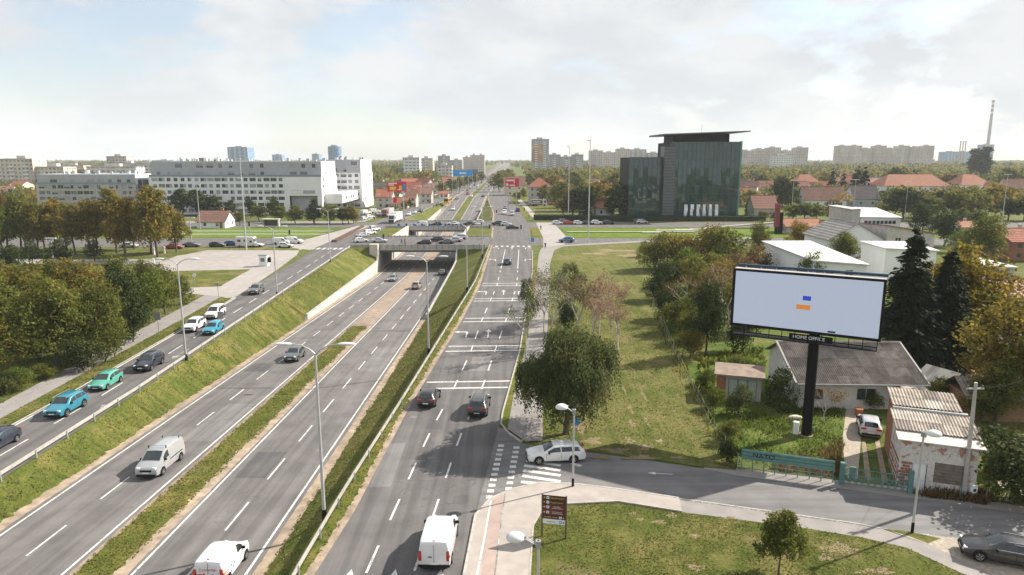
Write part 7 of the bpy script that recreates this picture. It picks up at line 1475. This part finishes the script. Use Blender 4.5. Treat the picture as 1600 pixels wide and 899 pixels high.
    for k in range(5):
        a = 2*math.pi*k/5; c, s_ = math.cos(a), math.sin(a); rm.add([(r*.12*-s_ + 0, .006, r*.12*c), (r*.6*c - r*.1*s_, .006, r*.6*s_ + r*.1*c), (r*.6*c + r*.1*s_, .006, r*.6*s_ - r*.1*c), (r*.12*s_, .006, -r*.12*c)], [(0,1,2,3)])
    out['rim'] = rm.mesh('rim', M['rim'], 40)
    ar = MB(); ra = r*1.22; m = 14
    for k in range(m + 1): a = math.pi*(k/m*1.12 - .06); ar.v += [(ra*math.cos(a), 0, ra*math.sin(a)), (r*.6*math.cos(a), 0, r*.6*math.sin(a))]
    for k in range(m): ar.f.append([2*k, 2*k+1, 2*k+3, 2*k+2]); ar.m.append(0)
    out['arch'] = ar.mesh('wheel_arch', M['blacktrim'])
    zb0 = sec(.3)[4][1]; zl = S[3][1]
    hl = MB().bevbox(-.16, .10, -.17, .17, -.085, .075, .045).mesh('headlight', M['hlight'], 40); out['headlight'] = (hl, (X(.13), hw*.66, zb0 - .06))
    rz = S[-3][2]; van = D['rw'] is None
    tl = MB().bevbox(-.05, .07, -.09 if van else -.2, .09 if van else .2, -.3 if van else -.075, .32 if van else .085, .03).mesh('taillight', M['tlight'], 40); out['taillight'] = (tl, (X(L - .02), hw*(.86 if van else .66), rz - .05 if not van else 1.02))
    pm = MB().box(-.012, .012, -.26, .26, -.055, .055).mesh('number_plate', M['plate']); out['plate'] = (pm, [(X(-.012), 0, S[0][2] - .1), (X(L + .012), 0, .56 if not van else .52)])
    gr = MB().bevbox(-.03, .03, -hw*.5, hw*.5, -.09, .06, .02).mesh('grille', M['blacktrim']); out['grille'] = (gr, (X(.01), 0, S[1][2] - .06))
    bp = MB().bevbox(-.06, .06, -hw*.82, hw*.82, -.1, .09, .04).mesh('bumper', M['blacktrim']); out['bumper'] = (bp, [(X(.03), 0, S[0][1] + .0), (X(L - .03), 0, S[-1][1] + .02)])
    mi = MB().bevbox(-.07, .07, -.11, .11, -.07, .09, .03).mesh('mirror', M['blacktrim'], 40); out['mirror'] = (mi, (X(D['side'][0][0] + .08), hw*1.05, P(D['side'][0][0] + .1, 4, .1)[1] + .03))
    out['D'] = D; _vm[t] = out; return out
_cr = random.Random(31)
def car(t, loc, heading, c, label, detail=2, z=0.0, pitch=0.0, cat=None, extra=None, group=None):
    V = vehicle_meshes(t); D = V['D']; L, W = D['L'], D['W']
    nm = {'hatch': 'hatchback_car', 'sedan': 'sedan_car', 'estate': 'estate_car', 'suv': 'suv_car', 'mpv': 'people_carrier', 'van': 'panel_van', 'svan': 'small_van'}[t]
    root = empty(nm, (loc[0], loc[1], z), 0, label, cat or ('van' if 'van' in t else 'car'), group); root.rotation_euler = (0, -pitch, heading)
    b = mobj('body', V['body'], root); b.material_slots[0].link = 'OBJECT'; b.material_slots[0].material = paint(c)
    for k in ('windshield', 'rear_window', 'side_window'):
        for me in V[k]: mobj(k, me, root)
    for x in D['wx']:
        for s in (-1, 1):
            w = mobj('wheel', V['wheel'], root, (L/2 - x, s*(W/2 + .012), D['r']), (0, 0, 0 if s > 0 else math.pi))
            if detail > 1: mobj('rim', V['rim'], w); mobj('wheel_arch', V['arch'], root, (L/2 - x, s*(W/2 + .003), D['r']), (0, 0, 0 if s > 0 else math.pi))
    for k in ('headlight', 'taillight'):
        me, p = V[k]
        for s in (-1, 1): mobj(k, me, root, (p[0], s*p[1], p[2]), (0, 0, (-.25*s if k == 'headlight' else math.pi + .0)))
    if detail > 0:
        me, p = V['grille']; mobj('grille', me, root, p)
        for q in V['bumper'][1]: mobj('bumper', V['bumper'][0], root, q)
        for q in V['plate'][1]: mobj('number_plate', V['plate'][0], root, q)
        me, p = V['mirror']
        for s in (-1, 1): mobj('mirror', me, root, (p[0], s*p[1], p[2]))
    if detail > 1: mobj('door_seam', V['seam'], root)
    if extra: extra(root, D)
    return root
UP, DN = math.pi/2, -math.pi/2        # heading away from / towards the camera
WHITE, SILV, GREY, BLK, NAVY = (.72, .72, .71), (.48, .49, .50), (.13, .135, .14), (.016, .016, .018), (.018, .024, .045)
TEAL, MINT, CYAN, RED, BLUE, BEIGE = (.02, .23, .33), (.09, .40, .30), (.02, .32, .46), (.38, .02, .03), (.03, .07, .20), (.42, .36, .30)
def on(px, py): return G(px, py)
def onx(px, py):
    a, b, c = ray(px, py); t = (.2 - CAM_H)/(c + .037*b); Y = b*t
    if Y > 175: return (*G(px, py, -6.275), -6.275)
    return a*t, Y, .2 - .037*Y
GR = math.atan(.037)
def rails(root, D):
    for s in (-1, 1): MB().tube([(.9, s*.62, 1.66), (.6, s*.62, 1.71), (-1.4, s*.62, 1.71), (-1.7, s*.62, 1.66)], .02, 5).build('roof_rail', M['chrome'], root)
def roofbars(root, D):
    for x in (.35, -1.9):
        MB().tube([(x, -.72, 2.08), (x, .72, 2.08)], .025, 5).build('roof_bar', M['galv'], root)
        for s in (-1, 1): MB().box(x - .03, x + .03, s*.72 - .03, s*.72 + .03, 1.88, 2.12).build('bar_foot', M['blacktrim'], root)
    for s in (-1, 1): MB().box(-1.9, .2, s*.962 - .012, s*.962 + .012, .86, .93).build('side_trim', M['blacktrim'], root)
def vandoors(root, D):
    L = D['L']; x = -L/2 - .004
    MB().box(x - .006, x + .006, -.01, .01, .5, 1.72).build('door_gap', M['blacktrim'], root)
    MB().box(x - .02, x + .01, .12, .34, .92, .98).build('door_handle', M['blacktrim'], root); MB().box(x + .12, x + .2, -.08, .08, 1.88, 1.92).build('brake_light', M['tlight'], root)
    MB().box(x - .025, x + .1, -.93, .93, .3, .46).build('step_bumper', M['blacktrim'], root)
    for s in (-1, 1): MB().box(x + .01, x + .14, s*.93 - .03, s*.93 + .03, .92, 1.08).build('indicator', M['orange'], root)
def printed(root, D):
    vandoors(root, D); L = D['L']; x = -L/2 - .012
    mobj('lettering', text_mesh('C·LAVATEH', .2, M['signred'], .002), root, (x - .01, 0, 1.28), (math.pi/2, 0, -math.pi/2))
    for i in range(5):
        mb = MB(); pts = [(x - .004, .72 - .0 - k*.13, .62 + i*.075 + .10*math.sin(k*.5 + i*.2)) for k in range(6)]
        for k in range(5): a, b = pts[k], pts[k+1]; mb.quad((a[0], a[1], a[2]), (a[0], a[1], a[2] + .04), (b[0], b[1], b[2] + .04), (b[0], b[1], b[2]))
        mb.build('stripe_print', M['signred'], root)
    for y, z, r in ((-.28,.98,.07),(-.55,.92,.08),(-.2,.72,.05),(-.42,.68,.06),(-.62,.7,.05),(-.3,.6,.04),(-.55,.58,.06)): MB().loft([[(x - .006 + e, y + r*math.cos(2*math.pi*k/10), z + r*math.sin(2*math.pi*k/10)) for k in range(10)] for e in (.004, 0)]).build('dot_print', M['signblue'] if r > .06 else NAVYM, root)
    MB().box(x - .006, x, .2, .26, .9, 1.1).build('bar_print', M['signred'], root); MB().box(x - .006, x, .36, .42, .9, 1.05).build('bar_print', M['signred'], root)
    for i in range(4): MB().tube([(-1.9 + k*.12, -.922, .62 + i*.12 + .1*math.sin(k*.6)) for k in range(6)], .018, 4).build('side_print', M['signred'], root)
    for xx, z in ((-.9,.95),(-.7,.75),(-.5,.9),(-1.0,.6)): MB().cyl((0,0), .07, 0, .012, 10).build('side_dot', M['signblue'], root, None, (xx, -.918, z), (math.pi/2, 0, 0))
NAVYM = plain('navy_print', (.02, .03, .12), .5, 0)
# left service road, driving towards the camera
def dirf(fx, y): return math.atan2(1, (fx(y + 3) - fx(y - 3))/6)
for t, px, py, c, lb, ex in (('hatch', -6, 700, NAVY, 'dark car cut by the left picture edge', None), ('suv', 105, 643, TEAL, 'teal blue SUV leading the left service road', rails), ('hatch', 166, 603, MINT, 'mint green hatchback behind the teal SUV', None), ('suv', 234, 574, NAVY, 'dark navy SUV passing under the left lamp', rails), ('suv', 304, 515, WHITE, 'white SUV in the outer lane beside the blue coupe', None), ('hatch', 334, 519, CYAN, 'bright cyan coupe beside the guard rail', None), ('mpv', 337, 495, WHITE, 'white people carrier behind the white SUV', None), ('suv', 401, 458, GREY, 'grey SUV alone near the car park mouth', None)):
    x, y = on(px, py); car(t, (x, y), dirf(X_ls, y) + math.pi, c, lb, 2, .01, 0, None, ex)
# expressway
for t, px, py, c, lb, hd, ex in (('van', 252, 731, (.40, .41, .42), 'silver panel van with roof bars on the left carriageway', DN, roofbars), ('suv', 461, 561, (.10, .11, .125), 'dark grey SUV alone on the left carriageway', DN, None), ('hatch', 614, 439, (.22, .24, .25), 'small grey car coming out of the underpass', DN, None), ('svan', 350, 892, WHITE, 'white small van with red print at the lower edge', UP, printed), ('mpv', 651, 451, BEIGE, 'beige people carrier entering the underpass', UP, None), ('sedan', 691, 429, GREY, 'dark car just before the underpass shadow', UP, None)):
    x, y, z = onx(px, py); car(t, (x, y), hd, c, lb, 2, z + .01, -GR*(1 if hd == UP else -1), None, ex)
# right service road and side street
for t, px, py, c, lb, hd, ex in (('hatch', 671, 628, BLK, 'black hatchback beside the right kerb strip', UP - .06, None), ('suv', 749, 642, (.03, .032, .036), 'black SUV with pale roof rails in the middle lane', UP - .06, rails), ('van', 687, 858, WHITE, 'white panel van driving away at the lower edge', UP - .03, vandoors), ('hatch', 793, 413, (.04, .07, .13), 'dark blue hatchback approaching the junction', UP - .02, None), ('estate', 868, 718, WHITE, 'white estate car turning at the zebra crossing', math.pi + .10, None), ('estate', 1570, 876, (.022, .022, .025), 'black estate car parked at the lower right corner', math.pi - .42, None), ('hatch', 1357, 674, (.52, .53, .54), 'silver hatchback parked in the driveway', UP - .40, None)):
    x, y = on(px, py); o = car(t, (x, y), hd, c, lb, 2, .02 if px < 1300 else .07, 0, None, ex)
    if px == 1570:
        for s in (-1, 1): MB().tube([(.72, s*.90, .99), (-.6, s*.885, 1.0), (-1.8, s*.84, 1.03), (-1.65, s*.74, 1.26), (-1.2, s*.69, 1.36), (-.2, s*.69, 1.40)], .016, 4).build('chrome_strip', M['chrome'], o); MB().tube([(.1, s*.6, 1.46), (-1.5, s*.58, 1.47)], .02, 5).build('roof_rail', M['chrome'], o)
# near bridge, avenue, far roads
E_, W_ = 0.0, math.pi
LIGHT = (.60, .61, .62)
far = [('hatch', 663, 382, BLK, W_, 'black hatchback on the near bridge'), ('suv', 682, 378, BLK, W_, 'black SUV on the near bridge beside the hatchback'), ('sedan', 698, 381, GREY, W_, 'dark grey sedan on the near bridge'), ('sedan', 711, 378, SILV, W_, 'silver sedan on the near bridge behind the grey one'), ('suv', 719, 374, WHITE, W_, 'white SUV on the near bridge'), ('sedan', 593, 379, LIGHT, E_, 'silver sedan alone at the left of the near bridge'),
    ('hatch', 564, 379, WHITE, .5, 'front white car of the queue left of the bridge'), ('suv', 577, 367, WHITE, .9, 'second white car of the queue left of the bridge'), ('mpv', 585, 361, WHITE, 1.0, 'third white car of the queue left of the bridge'), ('sedan', 566, 371, SILV, .8, 'silver car beside the white queue'),
    ('van', 657, 354, WHITE, W_, 'white van on the far bridge'), ('hatch', 682, 353, BLK, W_, 'black car on the far bridge behind the van'), ('sedan', 708, 352, LIGHT, W_, 'silver car on the far bridge'), ('sedan', 733, 352, BLK, W_, 'second black car on the far bridge'), ('suv', 747, 350.5, WHITE, W_, 'white car at the right end of the far bridge'), ('suv', 778, 352, BLK, W_ - .3, 'black off roader crossing the far junction'),
    ('van', 440, 382, WHITE, E_, 'white van left in the pair waiting at the avenue'), ('hatch', 446, 387, WHITE, E_, 'white hatchback before the two white vans'), ('van', 460, 381, WHITE, E_, 'white van right in the pair waiting at the avenue'), ('hatch', 400, 386, WHITE, E_, 'white car beside the camper van'), ('hatch', 364, 384, BLUE, E_, 'blue hatchback behind the camper van'), ('hatch', 340, 386, (.02, .035, .03), E_, 'dark green car on the left avenue'), ('sedan', 300, 386, GREY, E_, 'grey sedan on the left avenue'), ('sedan', 273, 389, RED, E_, 'red car under the plane trees'), ('sedan', 202, 387, LIGHT, E_, 'pale sedan between the plane trunks'),
    ('hatch', 639, 337, WHITE, DN, 'white car first in the far left queue'), ('sedan', 648, 334, LIGHT, DN, 'silver car second in the far left queue'), ('hatch', 657, 331, BLK, DN, 'dark car third in the far left queue'), ('sedan', 684, 321, BLK, DN, 'dark car alone on the far left slip road'), ('sedan', 714, 311, GREY, DN, 'grey car at the end of the far left slip road'),
    ('hatch', 789, 327, GREY, DN, 'grey car on the far right road'), ('van', 788, 335, WHITE, DN, 'white van on the far right road'), ('van', 800, 337, SILV, DN, 'silver van beside the white one on the far right road'), ('van', 809, 331, BLUE, UP, 'blue van leaving on the far right road'), ('sedan', 801, 358, BLK, E_, 'dark car turning at the right junction'), ('hatch', 791, 353, LIGHT, E_, 'pale car turning at the right junction'),
    ('suv', 885, 379, (.10, .17, .32), W_, 'blue SUV on the right avenue'), ('hatch', 871, 351, WHITE, E_, 'first white car of the parked row'), ('hatch', 881, 348, GREY, E_, 'grey car in the second rank of the parked row'), ('hatch', 888, 351, RED, E_, 'red car of the parked row'), ('hatch', 904, 351, WHITE, E_, 'second white car of the parked row'), ('hatch', 918, 351, BLK, E_, 'black car beside the mast in the parked row'), ('suv', 932, 351, WHITE, E_, 'white SUV of the parked row'), ('suv', 950, 351, BLK, E_, 'black SUV ending the parked row'), ('sedan', 902, 341, WHITE, E_, 'white car behind the hedge'), ('suv', 946, 342, SILV, E_, 'silver car behind the parked row'), ('hatch', 1003, 349, LIGHT, E_, 'silver car in front of the glass office'),
    ('van', 560, 341, BLUE, 1.2, 'blue van in the yard below the white apartments'), ('van', 572, 335, WHITE, .9, 'white van in the yard below the white apartments'), ('van', 586, 333, WHITE, .6, 'rear white van in the yard below the white apartments'), ('hatch', 578, 341, WHITE, .9, 'white car in the yard below the apartments'), ('hatch', 592, 338, GREY, .9, 'grey car in the yard below the apartments'), ('hatch', 569, 344, LIGHT, 1.2, 'silver car at the front of the yard'), ('sedan', 830, 322, GREY, E_, 'grey car parked beside the advertising truck'), ('sedan', 818, 322, LIGHT, E_, 'silver car parked before the beige house'), ('hatch', 862, 321, RED, E_, 'red car parked right of the advertising truck')]
for t, px, py, c, hd, lb in far:
    x, y = on(px, py); car(t, (x, y), hd, c, lb, 0 if y > 230 else 1, .03)
for t, px, py, c, hd, lb in (('suv', 708, 328, WHITE, DN, 'white SUV on the far left carriageway'), ('hatch', 737, 308, WHITE, DN, 'white car farther up the left carriageway'), ('sedan', 750, 330, LIGHT, UP, 'silver car on the far right carriageway'), ('hatch', 745, 344, GREY, UP, 'dark car leaving the far bridge')):
    x, y = on(px, py)
    for _ in range(4): x, y = G(px, py, ze(y))
    car(t, (x, y), hd, c, lb, 0, ze(y) + .01)
rf = random.Random(12)
for i in range(16):
    Y = 430 + i*38 + rf.uniform(-10, 10); s = rf.random() < .5; x = rf.choice([-33.2, -29.5]) if s else rf.choice([-21.6, -18.2])
    car(rf.choice(['hatch', 'sedan', 'suv', 'van']), (x, Y), DN if s else UP, rf.choice([WHITE, LIGHT, GREY, BLK, BLUE, RED]), 'small vehicle on the distant straight of the expressway', 0, .02, group='distant traffic')
# lorry, box truck, bus, camper, advertising truck
def wheels_row(root, xs, hw, r):
    V = vehicle_meshes('van')['wheel']
    for x in xs:
        for s in (-1, 1): w = mobj('wheel', V, root, (x, s*hw, r), (0, 0, 0 if s > 0 else math.pi)); w.scale = (r/.34,)*3
def lorry(label, px, py, hd, L, cabc, boxc, H=3.9):
    x, y = on(px, py); root = empty('lorry', (x, y, .02), hd, label, 'truck')
    MB().bevbox(-L/2, L/2 - 2.4, -1.25, 1.25, 1.0, H, .06).build('cargo_box', paint(boxc), root); MB().box(-L/2, L/2 - .2, -.5, .5, .6, 1.0).build('chassis', M['blacktrim'], root)
    c = MB().loft([[(X_, s*w, z) for X_, z in ((L/2 - 2.1, .5), (L/2, .5), (L/2, 1.5), (L/2 - .35, 3.1), (L/2 - .8, 3.45), (L/2 - 2.1, 3.5))] for s, w in ((-1, 1.22), (1, 1.22))]).build('cab', paint(cabc), root)
    MB().quad((L/2 + .01, -1.05, 1.65), (L/2 + .01, 1.05, 1.65), (L/2 - .30, 1.0, 2.95), (L/2 - .30, -1.0, 2.95)).build('windshield', M['cglass'], root); MB().box(L/2 - .01, L/2 + .05, -1.0, 1.0, .6, 1.35).build('grille', M['blacktrim'], root)
    for s in (-1, 1): MB().box(L/2 - 1.5, L/2 - .45, s*1.225 - .01, s*1.225 + .01, 1.7, 2.7).build('side_window', M['cglass'], root)
    wheels_row(root, [L/2 - 1.2, -L/2 + 1.2, -L/2 + 2.5], 1.27, .5); return root
lorry('white lorry with black grille coming down the far left road', 618, 348, DN - .15, 10, WHITE, WHITE); lorry('white box truck behind the lorry at the left yard', 606, 339, DN - .2, 8, (.45, .2, .18), (.62, .60, .58), 3.6)
ad = lorry('parked truck with red and white advertising box', 842, 322, E_, 8, WHITE, (.6, .55, .55), 3.3); MB().box(-3.8, 1.4, -1.28, -1.255, 1.4, 2.9).build('print', M['signmaroon'], ad); MB().box(-3.2, .6, -1.3, -1.283, 1.8, 2.4).build('print_band', M['signwhite'], ad)
x, y = on(700, 318); b = empty('city_bus', (x, y, .02), DN - .12, 'orange bus on the far left slip road', 'bus'); MB().bevbox(-5, 5, -1.25, 1.25, .35, 3.1, .12).build('body', paint((.62, .30, .02)), b, 40)
for s in (-1, 1): MB().box(-4.6, 4.4, s*1.255 - .01, s*1.255 + .01, 1.5, 2.6).build('side_window', M['cglass'], b)
MB().box(5.0, 5.02, -1.1, 1.1, 1.3, 2.7).build('windshield', M['cglass'], b); wheels_row(b, [3.2, -3.0], 1.27, .5)
x, y = on(387, 386); b = empty('camper_van', (x, y, .03), E_, 'white camper van on the left avenue', 'camper van'); MB().loft([[(X_, s*w, z) for X_, z in ((-2.9, .4), (2.9, .4), (2.9, 1.0), (2.3, 1.25), (1.7, 2.0), (2.2, 2.35), (1.9, 2.75), (-2.9, 2.8))] for s, w in ((-1, 1.1), (1, 1.1))]).build('body', paint(WHITE), b)
MB().quad((2.33, -.95, 1.3), (2.33, .95, 1.3), (1.76, .95, 1.98), (1.76, -.95, 1.98)).build('windshield', M['cglass'], b)
for xa, xb, za, zb in ((-2.3, -1.4, 1.5, 2.1), (-.6, .3, 1.5, 2.1), (1.0, 1.7, 1.3, 1.85)):
    for s in (-1, 1): MB().box(xa, xb, s*1.105 - .008, s*1.105 + .008, za, zb).build('side_window', M['cglass'], b)
wheels_row(b, [1.9, -1.8], 1.1, .34)
# ------------------------------------------------------------------ people
def person(px, py, label, rz, top, legs, stride=.25, z=.1, H=1.74, loc=None):
    x, y = loc or G(px, py); V = []; E = []; Rr = []
    def v(p, r, par=None): V.append(p); Rr.append(r); i = len(V) - 1; (E.append((par, i)) if par is not None else None); return i
    hip = v((0, 0, .93), .135); ch = v((0.02, 0, 1.28), .155, hip); nk = v((.03, 0, 1.47), .062, ch); v((.04, 0, 1.56), .085, nk) ; hd = v((.055, 0, 1.66), .095, len(V) - 1)
    for s in (-1, 1):
        sw = stride*s; k = v((.06 + sw*.45, s*.1, .5), .075, hip); a = v((sw*.9 - .03, s*.1, .09), .05, k); v((sw*.9 + .14, s*.1, .045), .042, a)
        sh = v((.02, s*.19, 1.40), .065, ch); el = v((-sw*.35, s*.25, 1.12), .046, sh); wr = v((.12 - sw*.6, s*.23, .90), .034, el); v((.17 - sw*.65, s*.22, .82), .032, wr)
    me = bpy.data.meshes.new('person'); me.from_pydata(V, E, []); root = empty('person', (x, y, z), rz, label, 'person'); root.scale = (H/1.75,)*3
    o = mobj('body', me, root); sk = o.modifiers.new('skin', 'SKIN'); sub = o.modifiers.new('sub', 'SUBSURF'); sub.levels = 1; sub.render_levels = 1
    for i, d in enumerate(me.skin_vertices[0].data if me.skin_vertices else []): d.radius = (Rr[i], Rr[i])
    return root, o
def finish_person(root, o, top, legs):
    bpy.context.view_layer.update(); dg = bpy.context.evaluated_depsgraph_get(); me = bpy.data.meshes.new_from_object(o.evaluated_get(dg)); o.modifiers.clear(); o.data = me
    me.materials.clear()
    for m in (top, legs, plain('skin', (.45, .28, .20), .6, 0), plain('hair', (.04, .03, .02), .8, 0), M['black']): me.materials.append(m)
    for p in me.polygons:
        c = p.center; p.material_index = 4 if c.z < .1 else (1 if c.z < .93 else (2 if (c.z > 1.50 and c.x > .02) or (c.z < .9 and abs(c.y) > .19) else (3 if c.z > 1.55 else 0))); p.use_smooth = True
PM = [plain('cloth_dark', (.025, .025, .03), .9, 0), plain('cloth_navy', (.03, .04, .08), .9, 0), plain('cloth_brown', (.10, .05, .035), .9, 0)]
for px, py, lb, rz, a, b, lc, z in ((852, 389, 'person in dark clothes walking on the right footpath', -1.4, 1, 0, None, .11), (845, 360, 'person in brown jacket walking on the plaza path', 1.5, 2, 0, None, .03), (628, 383, 'left of two people in black walking on the near bridge', W_, 0, 0, None, .16), (633, 383.5, 'right of two people in black walking on the near bridge', W_, 0, 0, None, .16), (992, 352, 'person in black standing on the tram platform', 0, 0, 0, None, .03), (826, 342, 'person in dark coat standing by the hedge end', 0, 0, 1, None, .03)):
    r_, o_ = person(px, py, lb, rz, a, b, .28 if 'walking' in lb else .05, z, 1.76); finish_person(r_, o_, PM[a], PM[b])
# ------------------------------------------------------------------ hazy air
o = MB().box(-7200, 7200, -420, 6600, -8.5, 215).build('haze', [])
m = bpy.data.materials.new('haze_air'); m.use_nodes = True; t = m.node_tree; t.nodes.clear()
ou = t.nodes.new('ShaderNodeOutputMaterial'); pv = t.nodes.new('ShaderNodeVolumePrincipled'); pv.inputs['Color'].default_value = (.90, .94, 1, 1); pv.inputs['Density'].default_value = .00012; pv.inputs['Anisotropy'].default_value = .0
t.links.new(pv.outputs[0], ou.inputs['Volume']); o.data.materials.append(m); tag(o, 'pale autumn haze veiling the distance', 'haze', None, 'stuff')
